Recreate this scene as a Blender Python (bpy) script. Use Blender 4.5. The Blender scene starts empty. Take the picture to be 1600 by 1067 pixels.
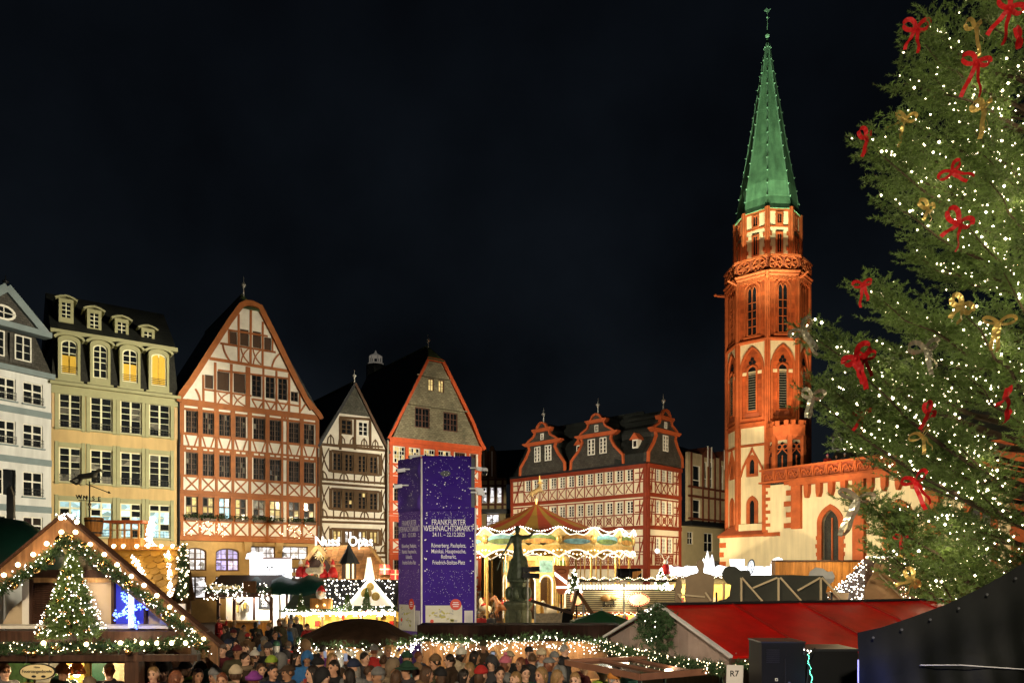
import bpy, math, random
import numpy as np
from mathutils import Vector, Matrix
from mathutils.geometry import tessellate_polygon
random.seed(7); np.random.seed(7)
SC = bpy.context.scene; COL = SC.collection
PI = math.pi

# ------------------------------------------------------------------ camera
F, CX, HY, H = 1174.0, 800.0, 890.0, 4.0      # focal length in photo pixels, principal column, horizon row, eye height
cam_d = bpy.data.cameras.new('camera'); cam = bpy.data.objects.new('camera', cam_d); COL.objects.link(cam)
cam.location = (0, 0, H); cam.rotation_euler = (PI/2, 0, 0)
cam_d.sensor_width = 36; cam_d.lens = 36*F/1600; cam_d.shift_y = (HY-533.5)/1600
cam_d.clip_start = 0.1; cam_d.clip_end = 3000
SC.camera = cam

# ------------------------------------------------------------------ night sky, moon, exposure
W = bpy.data.worlds.new('World'); SC.world = W; W.use_nodes = True
nt = W.node_tree; bg = nt.nodes['Background']
sky = nt.nodes.new('ShaderNodeTexSky'); sky.sky_type = 'NISHITA'; sky.sun_disc = False
sky.sun_elevation = math.radians(28); sky.sun_rotation = math.radians(200)
tc = nt.nodes.new('ShaderNodeTexCoord')
nz = nt.nodes.new('ShaderNodeTexNoise'); nz.inputs['Scale'].default_value = 3.2; nz.inputs['Detail'].default_value = 5
rp = nt.nodes.new('ShaderNodeMapRange'); rp.inputs[1].default_value = .35; rp.inputs[2].default_value = .75
rp.inputs[3].default_value = .55; rp.inputs[4].default_value = 1.7
mx = nt.nodes.new('ShaderNodeVectorMath'); mx.operation = 'SCALE'
nt.links.new(tc.outputs['Generated'], nz.inputs['Vector']); nt.links.new(nz.outputs['Fac'], rp.inputs[0])
nt.links.new(rp.outputs[0], mx.inputs['Scale'])
mt = nt.nodes.new('ShaderNodeVectorMath'); mt.operation = 'MULTIPLY'; mt.inputs[1].default_value = (.80, 1.03, 1.45)   # cool blue tint over the night sky
nt.links.new(sky.outputs[0], mt.inputs[0]); gmn = nt.nodes.new('ShaderNodeGamma'); gmn.inputs['Gamma'].default_value = .45; nt.links.new(mt.outputs[0], gmn.inputs['Color']); nt.links.new(gmn.outputs[0], mx.inputs[0]); nt.links.new(mx.outputs[0], bg.inputs['Color']); bg.inputs['Strength'].default_value = 0.0021
moon_d = bpy.data.lights.new('moon', 'SUN'); moon_d.energy = .012; moon_d.angle = math.radians(.5); moon_d.color = (.8, .88, 1)
moon = bpy.data.objects.new('moon', moon_d); COL.objects.link(moon)
moon.rotation_euler = (math.radians(55), 0, math.radians(-20))
SC.view_settings.view_transform = 'Standard'; SC.view_settings.look = 'None'
SC.view_settings.exposure = .3; SC.view_settings.gamma = 1; SC.view_settings.use_curve_mapping = False
cy = SC.cycles
cy.max_bounces = 5; cy.diffuse_bounces = 2; cy.glossy_bounces = 3; cy.transmission_bounces = 3; cy.transparent_max_bounces = 6
cy.sample_clamp_indirect = 2.0; cy.sample_clamp_direct = 0; cy.use_light_tree = True
cy.use_denoising = True; cy.caustics_reflective = False; cy.caustics_refractive = False
cy.use_adaptive_sampling = True; cy.adaptive_threshold = .02

# ------------------------------------------------------------------ helpers
def P(x, y, D): return Vector(((x-CX)/F*D, D, H+(HY-y)/F*D))
def pz(y, D): return H+(HY-y)/F*D
def px(x, D): return (x-CX)/F*D
def tag(o, label=None, cat=None, group=None, kind=None):
    if label: o['label'] = label
    if cat: o['category'] = cat
    if group: o['group'] = group
    if kind: o['kind'] = kind
    return o
def thing(name, label, cat, loc=(0,0,0), rz=0, group=None):
    o = bpy.data.objects.new(name, None); COL.objects.link(o); o.empty_display_size = .2
    o.location = loc; o.rotation_euler = (0, 0, rz); return tag(o, label, cat, group)
def link(name, me, parent=None, loc=None, rot=None, scale=None):
    o = bpy.data.objects.new(name, me); COL.objects.link(o)
    if parent is not None: o.parent = parent
    if loc is not None: o.location = loc
    if rot is not None: o.rotation_euler = rot
    if scale is not None: o.scale = scale
    return o

_mats = {}
def M(name, col=(.5,.5,.5), rough=.75, var=.18, scale=1.5, bump=0, bscale=25, metal=0, spec=.3, emit=None, es=0, rnd=0, kind=None, kw=None, sampling=None, coat=0):
    """procedural material with world-space noise variation"""
    if name in _mats: return _mats[name]
    m = bpy.data.materials.new(name); m.use_nodes = True; t = m.node_tree; N = t.nodes; L = t.links
    b = N['Principled BSDF']; kw = kw or {}
    b.inputs['Roughness'].default_value = rough; b.inputs['Metallic'].default_value = metal
    b.inputs['Specular IOR Level'].default_value = spec; b.inputs['Coat Weight'].default_value = coat
    g = N.new('ShaderNodeNewGeometry'); n1 = N.new('ShaderNodeTexNoise')
    n1.inputs['Scale'].default_value = scale; n1.inputs['Detail'].default_value = 6; n1.inputs['Roughness'].default_value = .65
    L.new(g.outputs['Position'], n1.inputs['Vector'])
    rm = N.new('ShaderNodeMapRange'); rm.inputs[1].default_value = .3; rm.inputs[2].default_value = .7
    rm.inputs[3].default_value = 1-var; rm.inputs[4].default_value = 1+var; L.new(n1.outputs['Fac'], rm.inputs[0])
    val = rm.outputs[0]
    if rnd:
        oi = N.new('ShaderNodeObjectInfo'); r2 = N.new('ShaderNodeMapRange')
        r2.inputs[3].default_value = 1-rnd; r2.inputs[4].default_value = 1+rnd; L.new(oi.outputs['Random'], r2.inputs[0])
        mm = N.new('ShaderNodeMath'); mm.operation = 'MULTIPLY'; L.new(val, mm.inputs[0]); L.new(r2.outputs[0], mm.inputs[1]); val = mm.outputs[0]
    sc_ = N.new('ShaderNodeVectorMath'); sc_.operation = 'SCALE'; L.new(val, sc_.inputs['Scale'])
    sc_.inputs[0].default_value = col[:3]
    csock = sc_.outputs[0]; hsock = None
    if kind == 'slate':                      # courses of slates, from object coordinates
        to = N.new('ShaderNodeTexCoord'); mp = N.new('ShaderNodeMapping'); mp.inputs['Rotation'].default_value = kw.get('rot', (PI/2,0,0))
        L.new(to.outputs['Object'], mp.inputs[0]); br = N.new('ShaderNodeTexBrick'); L.new(mp.outputs[0], br.inputs['Vector'])
        br.inputs['Scale'].default_value = 1; br.inputs['Brick Width'].default_value = kw.get('bw', .3); br.inputs['Row Height'].default_value = kw.get('rh', .18)
        br.inputs['Mortar Size'].default_value = kw.get('ms', .012); br.inputs['Color1'].default_value = (1,1,1,1); br.inputs['Color2'].default_value = (.62,.62,.62,1); br.inputs['Mortar'].default_value = kw.get('mo', (.35,.35,.35,1))
        m2 = N.new('ShaderNodeVectorMath'); m2.operation = 'MULTIPLY'; L.new(csock, m2.inputs[0]); L.new(br.outputs['Color'], m2.inputs[1]); csock = m2.outputs[0]
        hsock = br.outputs['Fac']
    if kind == 'streak':                     # vertical running stains
        mp = N.new('ShaderNodeMapping'); mp.inputs['Scale'].default_value = (1.2, 1.2, .12); L.new(g.outputs['Position'], mp.inputs[0])
        n2 = N.new('ShaderNodeTexNoise'); n2.inputs['Scale'].default_value = 2.2; n2.inputs['Detail'].default_value = 8; L.new(mp.outputs[0], n2.inputs['Vector'])
        r3 = N.new('ShaderNodeMapRange'); r3.inputs[1].default_value = .35; r3.inputs[2].default_value = .62; r3.inputs[3].default_value = 1-kw.get('amt', .25); r3.inputs[4].default_value = 1.05; L.new(n2.outputs['Fac'], r3.inputs[0])
        m2 = N.new('ShaderNodeVectorMath'); m2.operation = 'SCALE'; L.new(csock, m2.inputs[0]); L.new(r3.outputs[0], m2.inputs['Scale']); csock = m2.outputs[0]
    if kind == 'wood':
        mp = N.new('ShaderNodeMapping'); mp.inputs['Scale'].default_value = kw.get('s', (12, 12, .8)); L.new(g.outputs['Position'], mp.inputs[0])
        n2 = N.new('ShaderNodeTexNoise'); n2.inputs['Scale'].default_value = 1.5; n2.inputs['Detail'].default_value = 7; L.new(mp.outputs[0], n2.inputs['Vector'])
        r3 = N.new('ShaderNodeMapRange'); r3.inputs[1].default_value = .3; r3.inputs[2].default_value = .7; r3.inputs[3].default_value = .6; r3.inputs[4].default_value = 1.25; L.new(n2.outputs['Fac'], r3.inputs[0])
        m2 = N.new('ShaderNodeVectorMath'); m2.operation = 'SCALE'; L.new(csock, m2.inputs[0]); L.new(r3.outputs[0], m2.inputs['Scale']); csock = m2.outputs[0]
        hsock = n2.outputs['Fac']
    L.new(csock, b.inputs['Base Color'])
    if bump:
        bp = N.new('ShaderNodeBump'); bp.inputs['Strength'].default_value = bump; bp.inputs['Distance'].default_value = .03
        if hsock is None:
            n3 = N.new('ShaderNodeTexNoise'); n3.inputs['Scale'].default_value = bscale; n3.inputs['Detail'].default_value = 5
            L.new(g.outputs['Position'], n3.inputs['Vector']); hsock = n3.outputs['Fac']
        L.new(hsock, bp.inputs['Height']); L.new(bp.outputs[0], b.inputs['Normal'])
    if emit:
        b.inputs['Emission Strength'].default_value = es
        if kind == 'room':                   # a lit room behind glass: patches of lamps, curtains and furniture
            vo = N.new('ShaderNodeTexVoronoi'); vo.inputs['Scale'].default_value = kw.get('vs', 3); L.new(g.outputs['Position'], vo.inputs['Vector'])
            r4 = N.new('ShaderNodeMapRange'); r4.inputs[3].default_value = kw.get('lo', .15); r4.inputs[4].default_value = 1; 
            se = N.new('ShaderNodeSeparateColor'); L.new(vo.outputs['Color'], se.inputs[0]); L.new(se.outputs[0], r4.inputs[0])
            m3 = N.new('ShaderNodeVectorMath'); m3.operation = 'SCALE'; m3.inputs[0].default_value = emit[:3]; L.new(r4.outputs[0], m3.inputs['Scale']); L.new(m3.outputs[0], b.inputs['Emission Color'])
        else:
            b.inputs['Emission Color'].default_value = (*emit[:3], 1)
    if sampling: m.cycles.emission_sampling = sampling
    _mats[name] = m; return m

class MB:
    """collects shapes into one mesh"""
    def __init__(s): s.v = []; s.f = []
    def add(s, vs, fs):
        o = len(s.v); s.v += [tuple(v) for v in vs]; s.f += [tuple(i+o for i in f) for f in fs]; return s
    def box(s, c, d, R=None):
        x, y, z = d[0]/2, d[1]/2, d[2]/2
        vs = [Vector(p) for p in ((-x,-y,-z),(x,-y,-z),(x,y,-z),(-x,y,-z),(-x,-y,z),(x,-y,z),(x,y,z),(-x,y,z))]
        if R is not None: vs = [R @ v for v in vs]
        c = Vector(c); return s.add([v+c for v in vs], [(0,3,2,1),(4,5,6,7),(0,1,5,4),(1,2,6,5),(2,3,7,6),(3,0,4,7)])
    def cyl(s, a, b, r0, r1=None, n=8, cap=True):
        a = Vector(a); b = Vector(b); r1 = r0 if r1 is None else r1; d = (b-a)
        if d.length < 1e-6: return s
        d.normalize(); u = d.orthogonal().normalized(); w = d.cross(u); vs = []
        for p, r in ((a, r0), (b, r1)):
            for k in range(n):
                t = 2*PI*k/n; vs.append(p+u*(r*math.cos(t))+w*(r*math.sin(t)))
        fs = [(k, (k+1) % n, n+(k+1) % n, n+k) for k in range(n)]
        if cap: fs += [tuple(range(n-1, -1, -1)), tuple(range(n, 2*n))]
        return s.add(vs, fs)
    def path(s, pts, r, n=6, r1=None):
        m = len(pts)-1
        for i in range(m):
            a = r if r1 is None else r+(r1-r)*i/m; b = r if r1 is None else r+(r1-r)*(i+1)/m
            s.cyl(pts[i], pts[i+1], a, b, n)
        return s
    def lathe(s, prof, n=16, c=(0,0,0), a0=0):
        c = Vector(c); vs = []; fs = []; m = len(prof)
        for r, z in prof:
            for k in range(n): t = a0+2*PI*k/n; vs.append(c+Vector((r*math.cos(t), r*math.sin(t), z)))
        for i in range(m-1):
            for k in range(n): fs.append((i*n+k, i*n+(k+1) % n, (i+1)*n+(k+1) % n, (i+1)*n+k))
        fs += [tuple(range(n-1, -1, -1)), tuple(range((m-1)*n, m*n))]
        return s.add(vs, fs)
    def ball(s, c, r, sc=(1,1,1), n=10, m=6):
        c = Vector(c); prof = [(max(1e-4, r*math.sin(PI*i/m)), -r*math.cos(PI*i/m)) for i in range(m+1)]; vs = []; fs = []
        for q, z in prof:
            for k in range(n): t = 2*PI*k/n; vs.append(c+Vector((q*math.cos(t)*sc[0], q*math.sin(t)*sc[1], z*sc[2])))
        for i in range(m):
            for k in range(n): fs.append((i*n+k, i*n+(k+1) % n, (i+1)*n+(k+1) % n, (i+1)*n+k))
        return s.add(vs, fs)
    def prism(s, poly, y0, y1, holes=(), back=True):
        """polygon in the local x,z plane, extruded along y from y0 (front) to y1"""
        def area(p): return sum(p[i][0]*p[(i+1) % len(p)][1]-p[(i+1) % len(p)][0]*p[i][1] for i in range(len(p)))
        loops = [list(poly) if area(poly) > 0 else list(poly)[::-1]]+[list(h)[::-1] if area(h) > 0 else list(h) for h in holes]
        flat = [p for l in loops for p in l]; n = len(flat)
        tr = tessellate_polygon([[Vector((p[0], p[1], 0)) for p in l] for l in loops])
        vs = [(p[0], y0, p[1]) for p in flat]+[(p[0], y1, p[1]) for p in flat]; fs = []
        for t in tr:
            a, b, c = (flat[i] for i in t)
            ccw = (b[0]-a[0])*(c[1]-a[1])-(b[1]-a[1])*(c[0]-a[0]) > 0
            t = tuple(t) if ccw else tuple(t)[::-1]
            fs.append(t)
            if back: fs.append(tuple(i+n for i in t[::-1]))
        o = 0
        for l in loops:
            m = len(l)
            for i in range(m): j = (i+1) % m; fs.append((o+j, o+i, o+i+n, o+j+n))
            o += m
        return s.add(vs, fs)
    def strip(s, pts, w, y0, y1):
        """band of width w along a polyline in the x,z plane, from y0 to y1"""
        n = len(pts); L_, R_ = [], []
        for i in range(n):
            a = Vector(pts[max(i-1, 0)]); b = Vector(pts[min(i+1, n-1)]); d = (b-a).normalized(); q = Vector((-d.y, d.x))*w/2; p = Vector(pts[i])
            L_.append(p+q); R_.append(p-q)
        for i in range(n-1):
            q4 = [R_[i], R_[i+1], L_[i+1], L_[i]]
            vs = [(p.x, y0, p.y) for p in q4]+[(p.x, y1, p.y) for p in q4]
            s.add(vs, [(0,1,2,3),(7,6,5,4),(1,0,4,5),(3,2,6,7)]+([(0,3,7,4)] if i == 0 else [])+([(2,1,5,6)] if i == n-2 else []))
        return s
    def mesh(s, name, mat, smooth=False):
        me = bpy.data.meshes.new(name); me.from_pydata(s.v, [], s.f); me.materials.append(mat)
        if smooth: me.polygons.foreach_set('use_smooth', [True]*len(me.polygons))
        me.update(); return me
    def build(s, name, mat, parent=None, smooth=False, loc=None, rot=None):
        return link(name, s.mesh(name, mat, smooth), parent, loc, rot)

def np_mesh(name, V, Fc, mat, parent=None, k=3):
    me = bpy.data.meshes.new(name); V = np.asarray(V, dtype=np.float32); Fc = np.asarray(Fc, dtype=np.int32)
    me.vertices.add(len(V)); me.vertices.foreach_set('co', V.ravel())
    me.loops.add(Fc.size); me.loops.foreach_set('vertex_index', Fc.ravel()); me.polygons.add(len(Fc))
    me.polygons.foreach_set('loop_start', np.arange(0, Fc.size, k, dtype=np.int32))
    try: me.polygons.foreach_set('loop_total', np.full(len(Fc), k, dtype=np.int32))
    except Exception: pass
    me.materials.append(mat); me.update(calc_edges=True); return link(name, me, parent)

_cube = {}
def cube_mesh(mat):
    if mat.name not in _cube: _cube[mat.name] = MB().box((0,0,0), (1,1,1)).mesh('box_'+mat.name, mat)
    return _cube[mat.name]
def bx(name, parent, mat, c, d, rot=None):
    """box part sharing one mesh per material"""
    return link(name, cube_mesh(mat), parent, c, rot, d)
_oct = np.array([(1,0,0),(-1,0,0),(0,1,0),(0,-1,0),(0,0,1),(0,0,-1)], dtype=np.float32)
_of = np.array([(0,2,4),(2,1,4),(1,3,4),(3,0,4),(2,0,5),(1,2,5),(3,1,5),(0,3,5)], dtype=np.int32)
def bulbs(name, pts, r, mat, parent=None, rj=.35):
    """many small glowing bulbs as one mesh"""
    pts = np.asarray(pts, dtype=np.float32); n = len(pts); rr = r*(1+rj*(np.random.rand(n)*2-1))
    V = (pts[:, None, :]+_oct[None]*rr[:, None, None]).reshape(-1, 3); Fc = (_of[None]+(np.arange(n)*6)[:, None, None]).reshape(-1, 3)
    o = np_mesh(name, V, Fc, mat, parent); o['kind'] = 'stuff'; return o
def text(name, s, size, mat, parent, loc, rot, align='CENTER', ext=.004, xs=1, off=.012):
    c = bpy.data.curves.new(name, 'FONT'); c.body = s; c.size = size; c.align_x = align; c.align_y = 'CENTER'; c.extrude = ext; c.offset = off*size; c.space_line = 1.05
    t = bpy.data.objects.new(name, c); COL.objects.link(t); bpy.context.view_layer.update()
    me = bpy.data.meshes.new_from_object(t.evaluated_get(bpy.context.evaluated_depsgraph_get())); bpy.data.objects.remove(t)
    me.materials.clear(); me.materials.append(mat); return link(name, me, parent, loc, rot, (xs,1,1))
def plight(name, loc, power, col=(1,.75,.45), r=.12, parent=None):
    d = bpy.data.lights.new(name, 'POINT'); d.energy = power; d.color = col; d.shadow_soft_size = r
    o = bpy.data.objects.new(name, d); COL.objects.link(o); o.location = loc
    if parent is not None: o.parent = parent
    return o

def ground_z(Y): return max(0.0, min(1.05, 1.05-.035*Y))      # the square slopes down away from the camera
# ------------------------------------------------------------------ shared materials
m_dark = M('dark_glass', (.012,.014,.016), .09, .4, 1.2, spec=.55)
m_glow = M('bulb_glow', (1,.9,.7), emit=(1,.78,.48), es=9, sampling='NONE')
m_glow2 = M('bulb_cool', (1,1,1), emit=(1,.90,.74), es=9, sampling='NONE')
m_bigbulb = M('globe_bulb', (1,.9,.7), emit=(1,.72,.36), es=10, sampling='NONE')
m_led = M('led_white', (1,1,1), emit=(1,.97,.93), es=3)
m_gold = M('gold_ball', (.8,.5,.2), .18, .1, metal=1)
m_fir = M('fir_needles', (.115,.185,.042), .5, .45, 1.6, spec=.4)
m_fir2 = M('garland_green', (.035,.075,.025), .6, .5, 5)
m_black = M('black_fabric', (.006,.007,.008), .8, .3, 3, spec=.15, bump=.2, bscale=12)
m_metal = M('grey_metal', (.35,.36,.37), .4, .15, metal=.9)
m_dkmetal = M('dark_metal', (.03,.032,.035), .45, .2, metal=.6)
# ================================================================== SETTING: ground
gm = M('cobbles', (.11,.10,.09), .55, .3, .6, bump=.6, kind='slate', kw=dict(rot=(0,0,.6), bw=.16, rh=.11, ms=.012))
tag(MB().add([(x, y, ground_z(y)) for y in (-60, 0, 30, 900) for x in (-400, 400)], [(0,1,3,2),(2,3,5,4),(4,5,7,6)]).build('ground', gm), kind='structure')

# ================================================================== HOUSES
class Fac:
    """facade plane through photo column x0 at depth D0, running along (dx,dy)"""
    def __init__(s, x0, D0, dx, dy):
        l = math.hypot(dx, dy); s.o = (px(x0, D0), D0); s.d = (dx/l, dy/l); s.rz = math.atan2(dy, dx)
    def sz(s, x, y):
        u = (x-CX)/F; t = (u*s.o[1]-s.o[0])/(s.d[0]-u*s.d[1]); D = s.o[1]+s.d[1]*t; return (t, H+(HY-y)/F*D)
    def s(s, x): return s.sz(x, 0)[0]
    def z(s, x, y): return s.sz(x, y)[1]
    def at(s, t): return (s.o[0]+s.d[0]*t, s.o[1]+s.d[1]*t, 0)

def rect(s0, s1, z0, z1): return [(s0,z0),(s1,z0),(s1,z1),(s0,z1)]
def arched(s0, s1, z0, z1, rise, n=8, pointed=False):
    c = (s0+s1)/2; w = (s1-s0)/2; pts = [(s0,z0),(s1,z0)]
    for k in range(n+1):
        t = k/n
        if pointed:
            if t <= .5: a = t*2; x = s1-(1-math.cos(a*PI/3))*2*w*1.0; q = math.sin(a*PI/3)/math.sin(PI/3)
            else: a = (1-t)*2; x = s0+(1-math.cos(a*PI/3))*2*w; q = math.sin(a*PI/3)/math.sin(PI/3)
            pts.append((x, z1-rise+rise*q))
        else:
            a = PI*t; pts.append((c+w*math.cos(a), z1-rise+rise*math.sin(a)))
    return pts
def inset(poly, d):
    c = Vector((sum(p[0] for p in poly)/len(poly), sum(p[1] for p in poly)/len(poly)))
    xs = [p[0] for p in poly]; zs = [p[1] for p in poly]; fx = 1-2*d/(max(xs)-min(xs)); fz = 1-2*d/(max(zs)-min(zs))
    cx, cz = (max(xs)+min(xs))/2, (max(zs)+min(zs))/2
    return [(cx+(p[0]-cx)*fx, cz+(p[1]-cz)*fz) for p in poly]

def wall(parent, outer, holes, mat, t=.4, y=0, name='wall'):
    return MB().prism(outer, y, y+t, holes).build(name, mat, parent)

_wm = {}
def window(parent, s0, s1, z0, z1, cols, rows, fm, gm, y=.12, bar=.035, out=.08, mull=None, panes=True, gmix=None, label=None):
    """casement window: the frame with mullion and bars, and each pane of glass as a sub-part"""
    w, h = round(s1-s0, 2), round(z1-z0, 2)
    if isinstance(rows, int): rows = [1.0/rows]*rows
    tot = sum(rows); rows = [r/tot for r in rows]; key = (w, h, cols, tuple(round(r, 3) for r in rows), fm.name, bar, out, mull)
    iw, ih = w-2*out, h-2*out; xs = [-iw/2+iw*k/cols for k in range(cols+1)]; zs = [out]
    for r in rows: zs.append(zs[-1]+ih*r)
    if key not in _wm:
        m = MB(); d = .07
        m.box((-w/2+out/2, 0, h/2), (out, d, h)); m.box((w/2-out/2, 0, h/2), (out, d, h))
        m.box((0, 0, out/2), (w-2*out, d, out)); m.box((0, 0, h-out/2), (w-2*out, d, out))
        for k in range(1, cols):
            b = mull if (mull and cols % 2 == 0 and k == cols//2) else bar; m.box((xs[k], -.006 if b != bar else .004, h/2), (b, d-.02, ih))
        for i, z in enumerate(zs[1:-1]):
            b = mull if (mull and len(rows) > 2 and abs(rows[i+1]-rows[i]) > .02) else bar; m.box((0, -.002 if b != bar else .007, z), (iw, d-.02, b))
        _wm[key] = m.mesh('window', fm)
    o = link('window', _wm[key], parent, ((s0+s1)/2, y, z0))
    if label: o['label'] = label
    if panes:
        for k in range(cols):
            for i in range(len(rows)):
                g = gm if gmix is None or random.random() > gmix[1] else gmix[0]
                bx('pane', o, g, ((xs[k]+xs[k+1])/2, .02, (zs[i]+zs[i+1])/2), (xs[k+1]-xs[k], .012, zs[i+1]-zs[i]), (random.gauss(0,.02), 0, random.gauss(0,.02)))
    else: bx('pane', o, gm, (0, .02, h/2), (w-.02, .012, h-.02))
    return o

def beam(parent, a, b, w, mat, proud=.045, y=0, name='beam'):
    a = Vector(a); b = Vector(b); d = b-a
    return bx(name, parent, mat, ((a.x+b.x)/2, y-proud/2+random.uniform(-.008, .008)+.02, (a.y+b.y)/2), (d.length, proud+.04, w), (0, -math.atan2(d.y, d.x)+random.gauss(0, .003), 0))
def cbeam(parent, pts, w, mat, proud=.05, y=0, name='beam'):
    return MB().strip(pts, w, y-proud-random.uniform(0, .006), y+.03).build(name, mat, parent)
def arc(a, b, bulge, n=6):
    a = Vector(a); b = Vector(b); d = b-a; q = Vector((-d.y, d.x)); return [tuple(a+d*(k/n)+q*(bulge*4*(k/n)*(1-k/n))) for k in range(n+1)]
def xbrace(parent, s0, s1, z0, z1, w, mat, curved=0):
    for a, b, c in (((s0,z0),(s1,z1),curved), ((s0,z1),(s1,z0),-curved)):
        if curved: cbeam(parent, arc(a, b, c), w, mat)
        else: beam(parent, a, b, w, mat)
def finial(parent, p, h, mat):
    x, y, z = p; m = MB().lathe([(.09,0),(.06,h*.28),(.05,h*.42),(.17,h*.52),(.2,h*.6),(.08,h*.68),(.035,h*.74),(.03,h)], 10, (x,y,z))
    return m.build('finial', mat, parent, True)
def gable_roof(parent, s0, s1, ze0, ze1, sa, za, depth, mat, over=.35, hip=None, th=.16, front=-.3, name='roof'):
    """two slabs meeting at a ridge that runs back from the gable; hip=(half width, z, setback) clips the top"""
    m = MB()
    for (se, ze, sg) in ((s0, ze0, -1), (s1, ze1, 1)):
        d = Vector((sa-se, za-ze)).normalized(); e = Vector((se, ze))-d*over; n = Vector((-d.y, d.x)) if sg < 0 else Vector((d.y, -d.x))
        pts = [(e.x, e.y), (sa, za), (sa+n.x*th*0, za+th*1.2), (e.x+n.x*th, e.y+n.y*th)]
        if hip:
            hw, hz, hb = hip; t = (hz-za)/(ze-za); hs = sa+(se-sa)*t
            # slab face with its front top corner cut back to the hip
            ring = [(e.x, front, e.y), (hs, front, hz), (sa, front+hb, za), (sa, depth, za), (e.x, depth, e.y)]
            up = [(p[0]+n.x*th, p[1], p[2]+n.y*th) for p in ring]
            k = len(ring); m.add(ring+up, [tuple(range(k)), tuple(range(2*k-1, k-1, -1))]+[(i, (i+1) % k, k+(i+1) % k, k+i) for i in range(k)])
        else: m.prism(pts, front, depth)
    if hip:
        hw, hz, hb = hip; t0 = (hz-za)/(ze0-za); t1 = (hz-za)/(ze1-za); a = sa+(s0-sa)*t0; b = sa+(s1-sa)*t1
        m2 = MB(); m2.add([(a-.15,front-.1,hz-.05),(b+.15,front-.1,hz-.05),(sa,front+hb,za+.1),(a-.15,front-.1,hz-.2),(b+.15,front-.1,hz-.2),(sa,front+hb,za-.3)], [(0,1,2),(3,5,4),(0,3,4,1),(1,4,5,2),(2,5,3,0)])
    o = m.build(name, mat, parent)
    if hip: m2.build('hip_roof', M('green_lit_slate', (.10,.14,.05), .7, .4, 2.0, bump=.5, kind='slate', kw=dict(rot=(0,PI/2,0), bw=.3, rh=.2)), parent)  # green light on the hip is put into the slate colour
    return o

m_slate = M('roof_slate', (.022,.025,.022), .55, .35, 1.0, bump=.5, kind='slate', kw=dict(rot=(0,PI/2,0), bw=.3, rh=.2))
m_slatef = M('front_slate', (.075,.07,.058), .6, .3, .9, bump=.7, kind='slate', kw=dict(rot=(PI/2,0,0), bw=.26, rh=.17))
m_slatel = M('pale_slate', (.30,.27,.17), .65, .3, .8, bump=.8, kind='slate', kw=dict(rot=(PI/2,0,0), bw=.3, rh=.16))
m_finial = M('zinc_finial', (.55,.55,.5), .4, .2, metal=.4)
m_white = M('white_paint', (.78,.75,.66), .5, .08)
m_cream = M('cream_plaster', (.70,.63,.48), .85, .1, .7, bump=.12, bscale=40, kind='streak', kw=dict(amt=.14))
g_cyan = M('lit_cyan', (.2,.3,.3), .1, emit=(.55,.9,1), es=1.1, kind='room', kw=dict(vs=2.5, lo=.08))
g_warm = M('lit_warm', (.3,.25,.1), .1, emit=(1,.72,.28), es=.8, kind='room', kw=dict(vs=3, lo=.1))
g_white = M('lit_white', (.3,.3,.3), .1, emit=(1,.95,.95), es=1.3, kind='room', kw=dict(vs=3.5, lo=.05))
g_violet = M('lit_violet', (.2,.2,.3), .1, emit=(.6,.5,1), es=1.1, kind='room', kw=dict(vs=3.5, lo=.15))
g_dim = M('lit_dim', (.05,.05,.04), .1, emit=(.9,.75,.45), es=.22, kind='room', kw=dict(vs=3, lo=0))
g_blind = M('yellow_blind', (.75,.47,.06), .8, .08)
m_iron = M('wrought_iron', (.012,.012,.012), .5, .2)
def balcony_bar(parent, s0, s1, z, mat=m_iron, h=.45, y=-.1):
    m = MB()
    for k in (0, .5, 1): m.box(((s0+s1)/2, y, z+h*k), (s1-s0, .025, .025))
    n = max(2, int((s1-s0)/.22))
    for k in range(n+1): m.box((s0+(s1-s0)*k/n, y, z+h/2), (.018, .018, h))
    m.build('window_rail', mat, parent)

# ---------------------------------------------------------------- white house at the left edge
fw = Fac(80, 51.2, 650, 1174)
hw_ = thing('plaster_house', 'white plastered house with blue-grey floor bands and slate gable at the left edge', 'house', fw.at(-10), fw.rz)
m_whitewall = M('white_plaster', (.66,.66,.64), .85, .08, .7, bump=.1, bscale=40, kind='streak', kw=dict(amt=.12))
m_bluegrey = M('blue_grey_trim', (.20,.25,.26), .7, .12)
Wd = 10.0; ZE = fw.z(78, 592)
def S(x): return fw.s(x)+Wd
rows = [(598,632),(663,699),(737,776),(807,842)]; cols = [(S(36), S(67)), (S(-4.5), S(24.5))]
pw = cols[0][0]-cols[1][0]; cols += [(cols[1][0]-pw*k, cols[1][1]-pw*k) for k in (1, 2)]
cols = [c for c in cols if c[0] > .3]
holes = []
for (ya, yb) in rows:
    za, zb = fw.z(50, yb), fw.z(50, ya)
    for c in cols: holes.append((c[0], c[1], za, zb))
wall(hw_, rect(0, Wd, 0, ZE), [rect(*h) for h in holes], m_whitewall)
for i, h in enumerate(holes):
    if abs(h[0]-cols[1][0]) < .01 and i//len(cols) == 2: window(hw_, h[0], h[0]+(h[1]-h[0])*.35, h[2], h[3], 1, [.62,.38], m_white, m_dark, mull=.09); bx('open_casement', hw_, m_dark, ((h[0]+h[1])/2+.2, .3, (h[2]+h[3])/2), (h[1]-h[0]-.4, .02, h[3]-h[2])); continue
    window(hw_, *h, 2, [.31,.31,.38], m_white, m_dark, mull=.1)
    bx('sill', hw_, m_bluegrey, ((h[0]+h[1])/2, -.06, h[2]-.05), (h[1]-h[0]+.2, .2, .09))
    balcony_bar(hw_, h[0], h[1], h[2]+.08)
for (ya) in (650, 724, 797): z = fw.z(78, ya); bx('floor_band', hw_, m_bluegrey, (Wd/2, -.02, z), (Wd, .12, .42))
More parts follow.
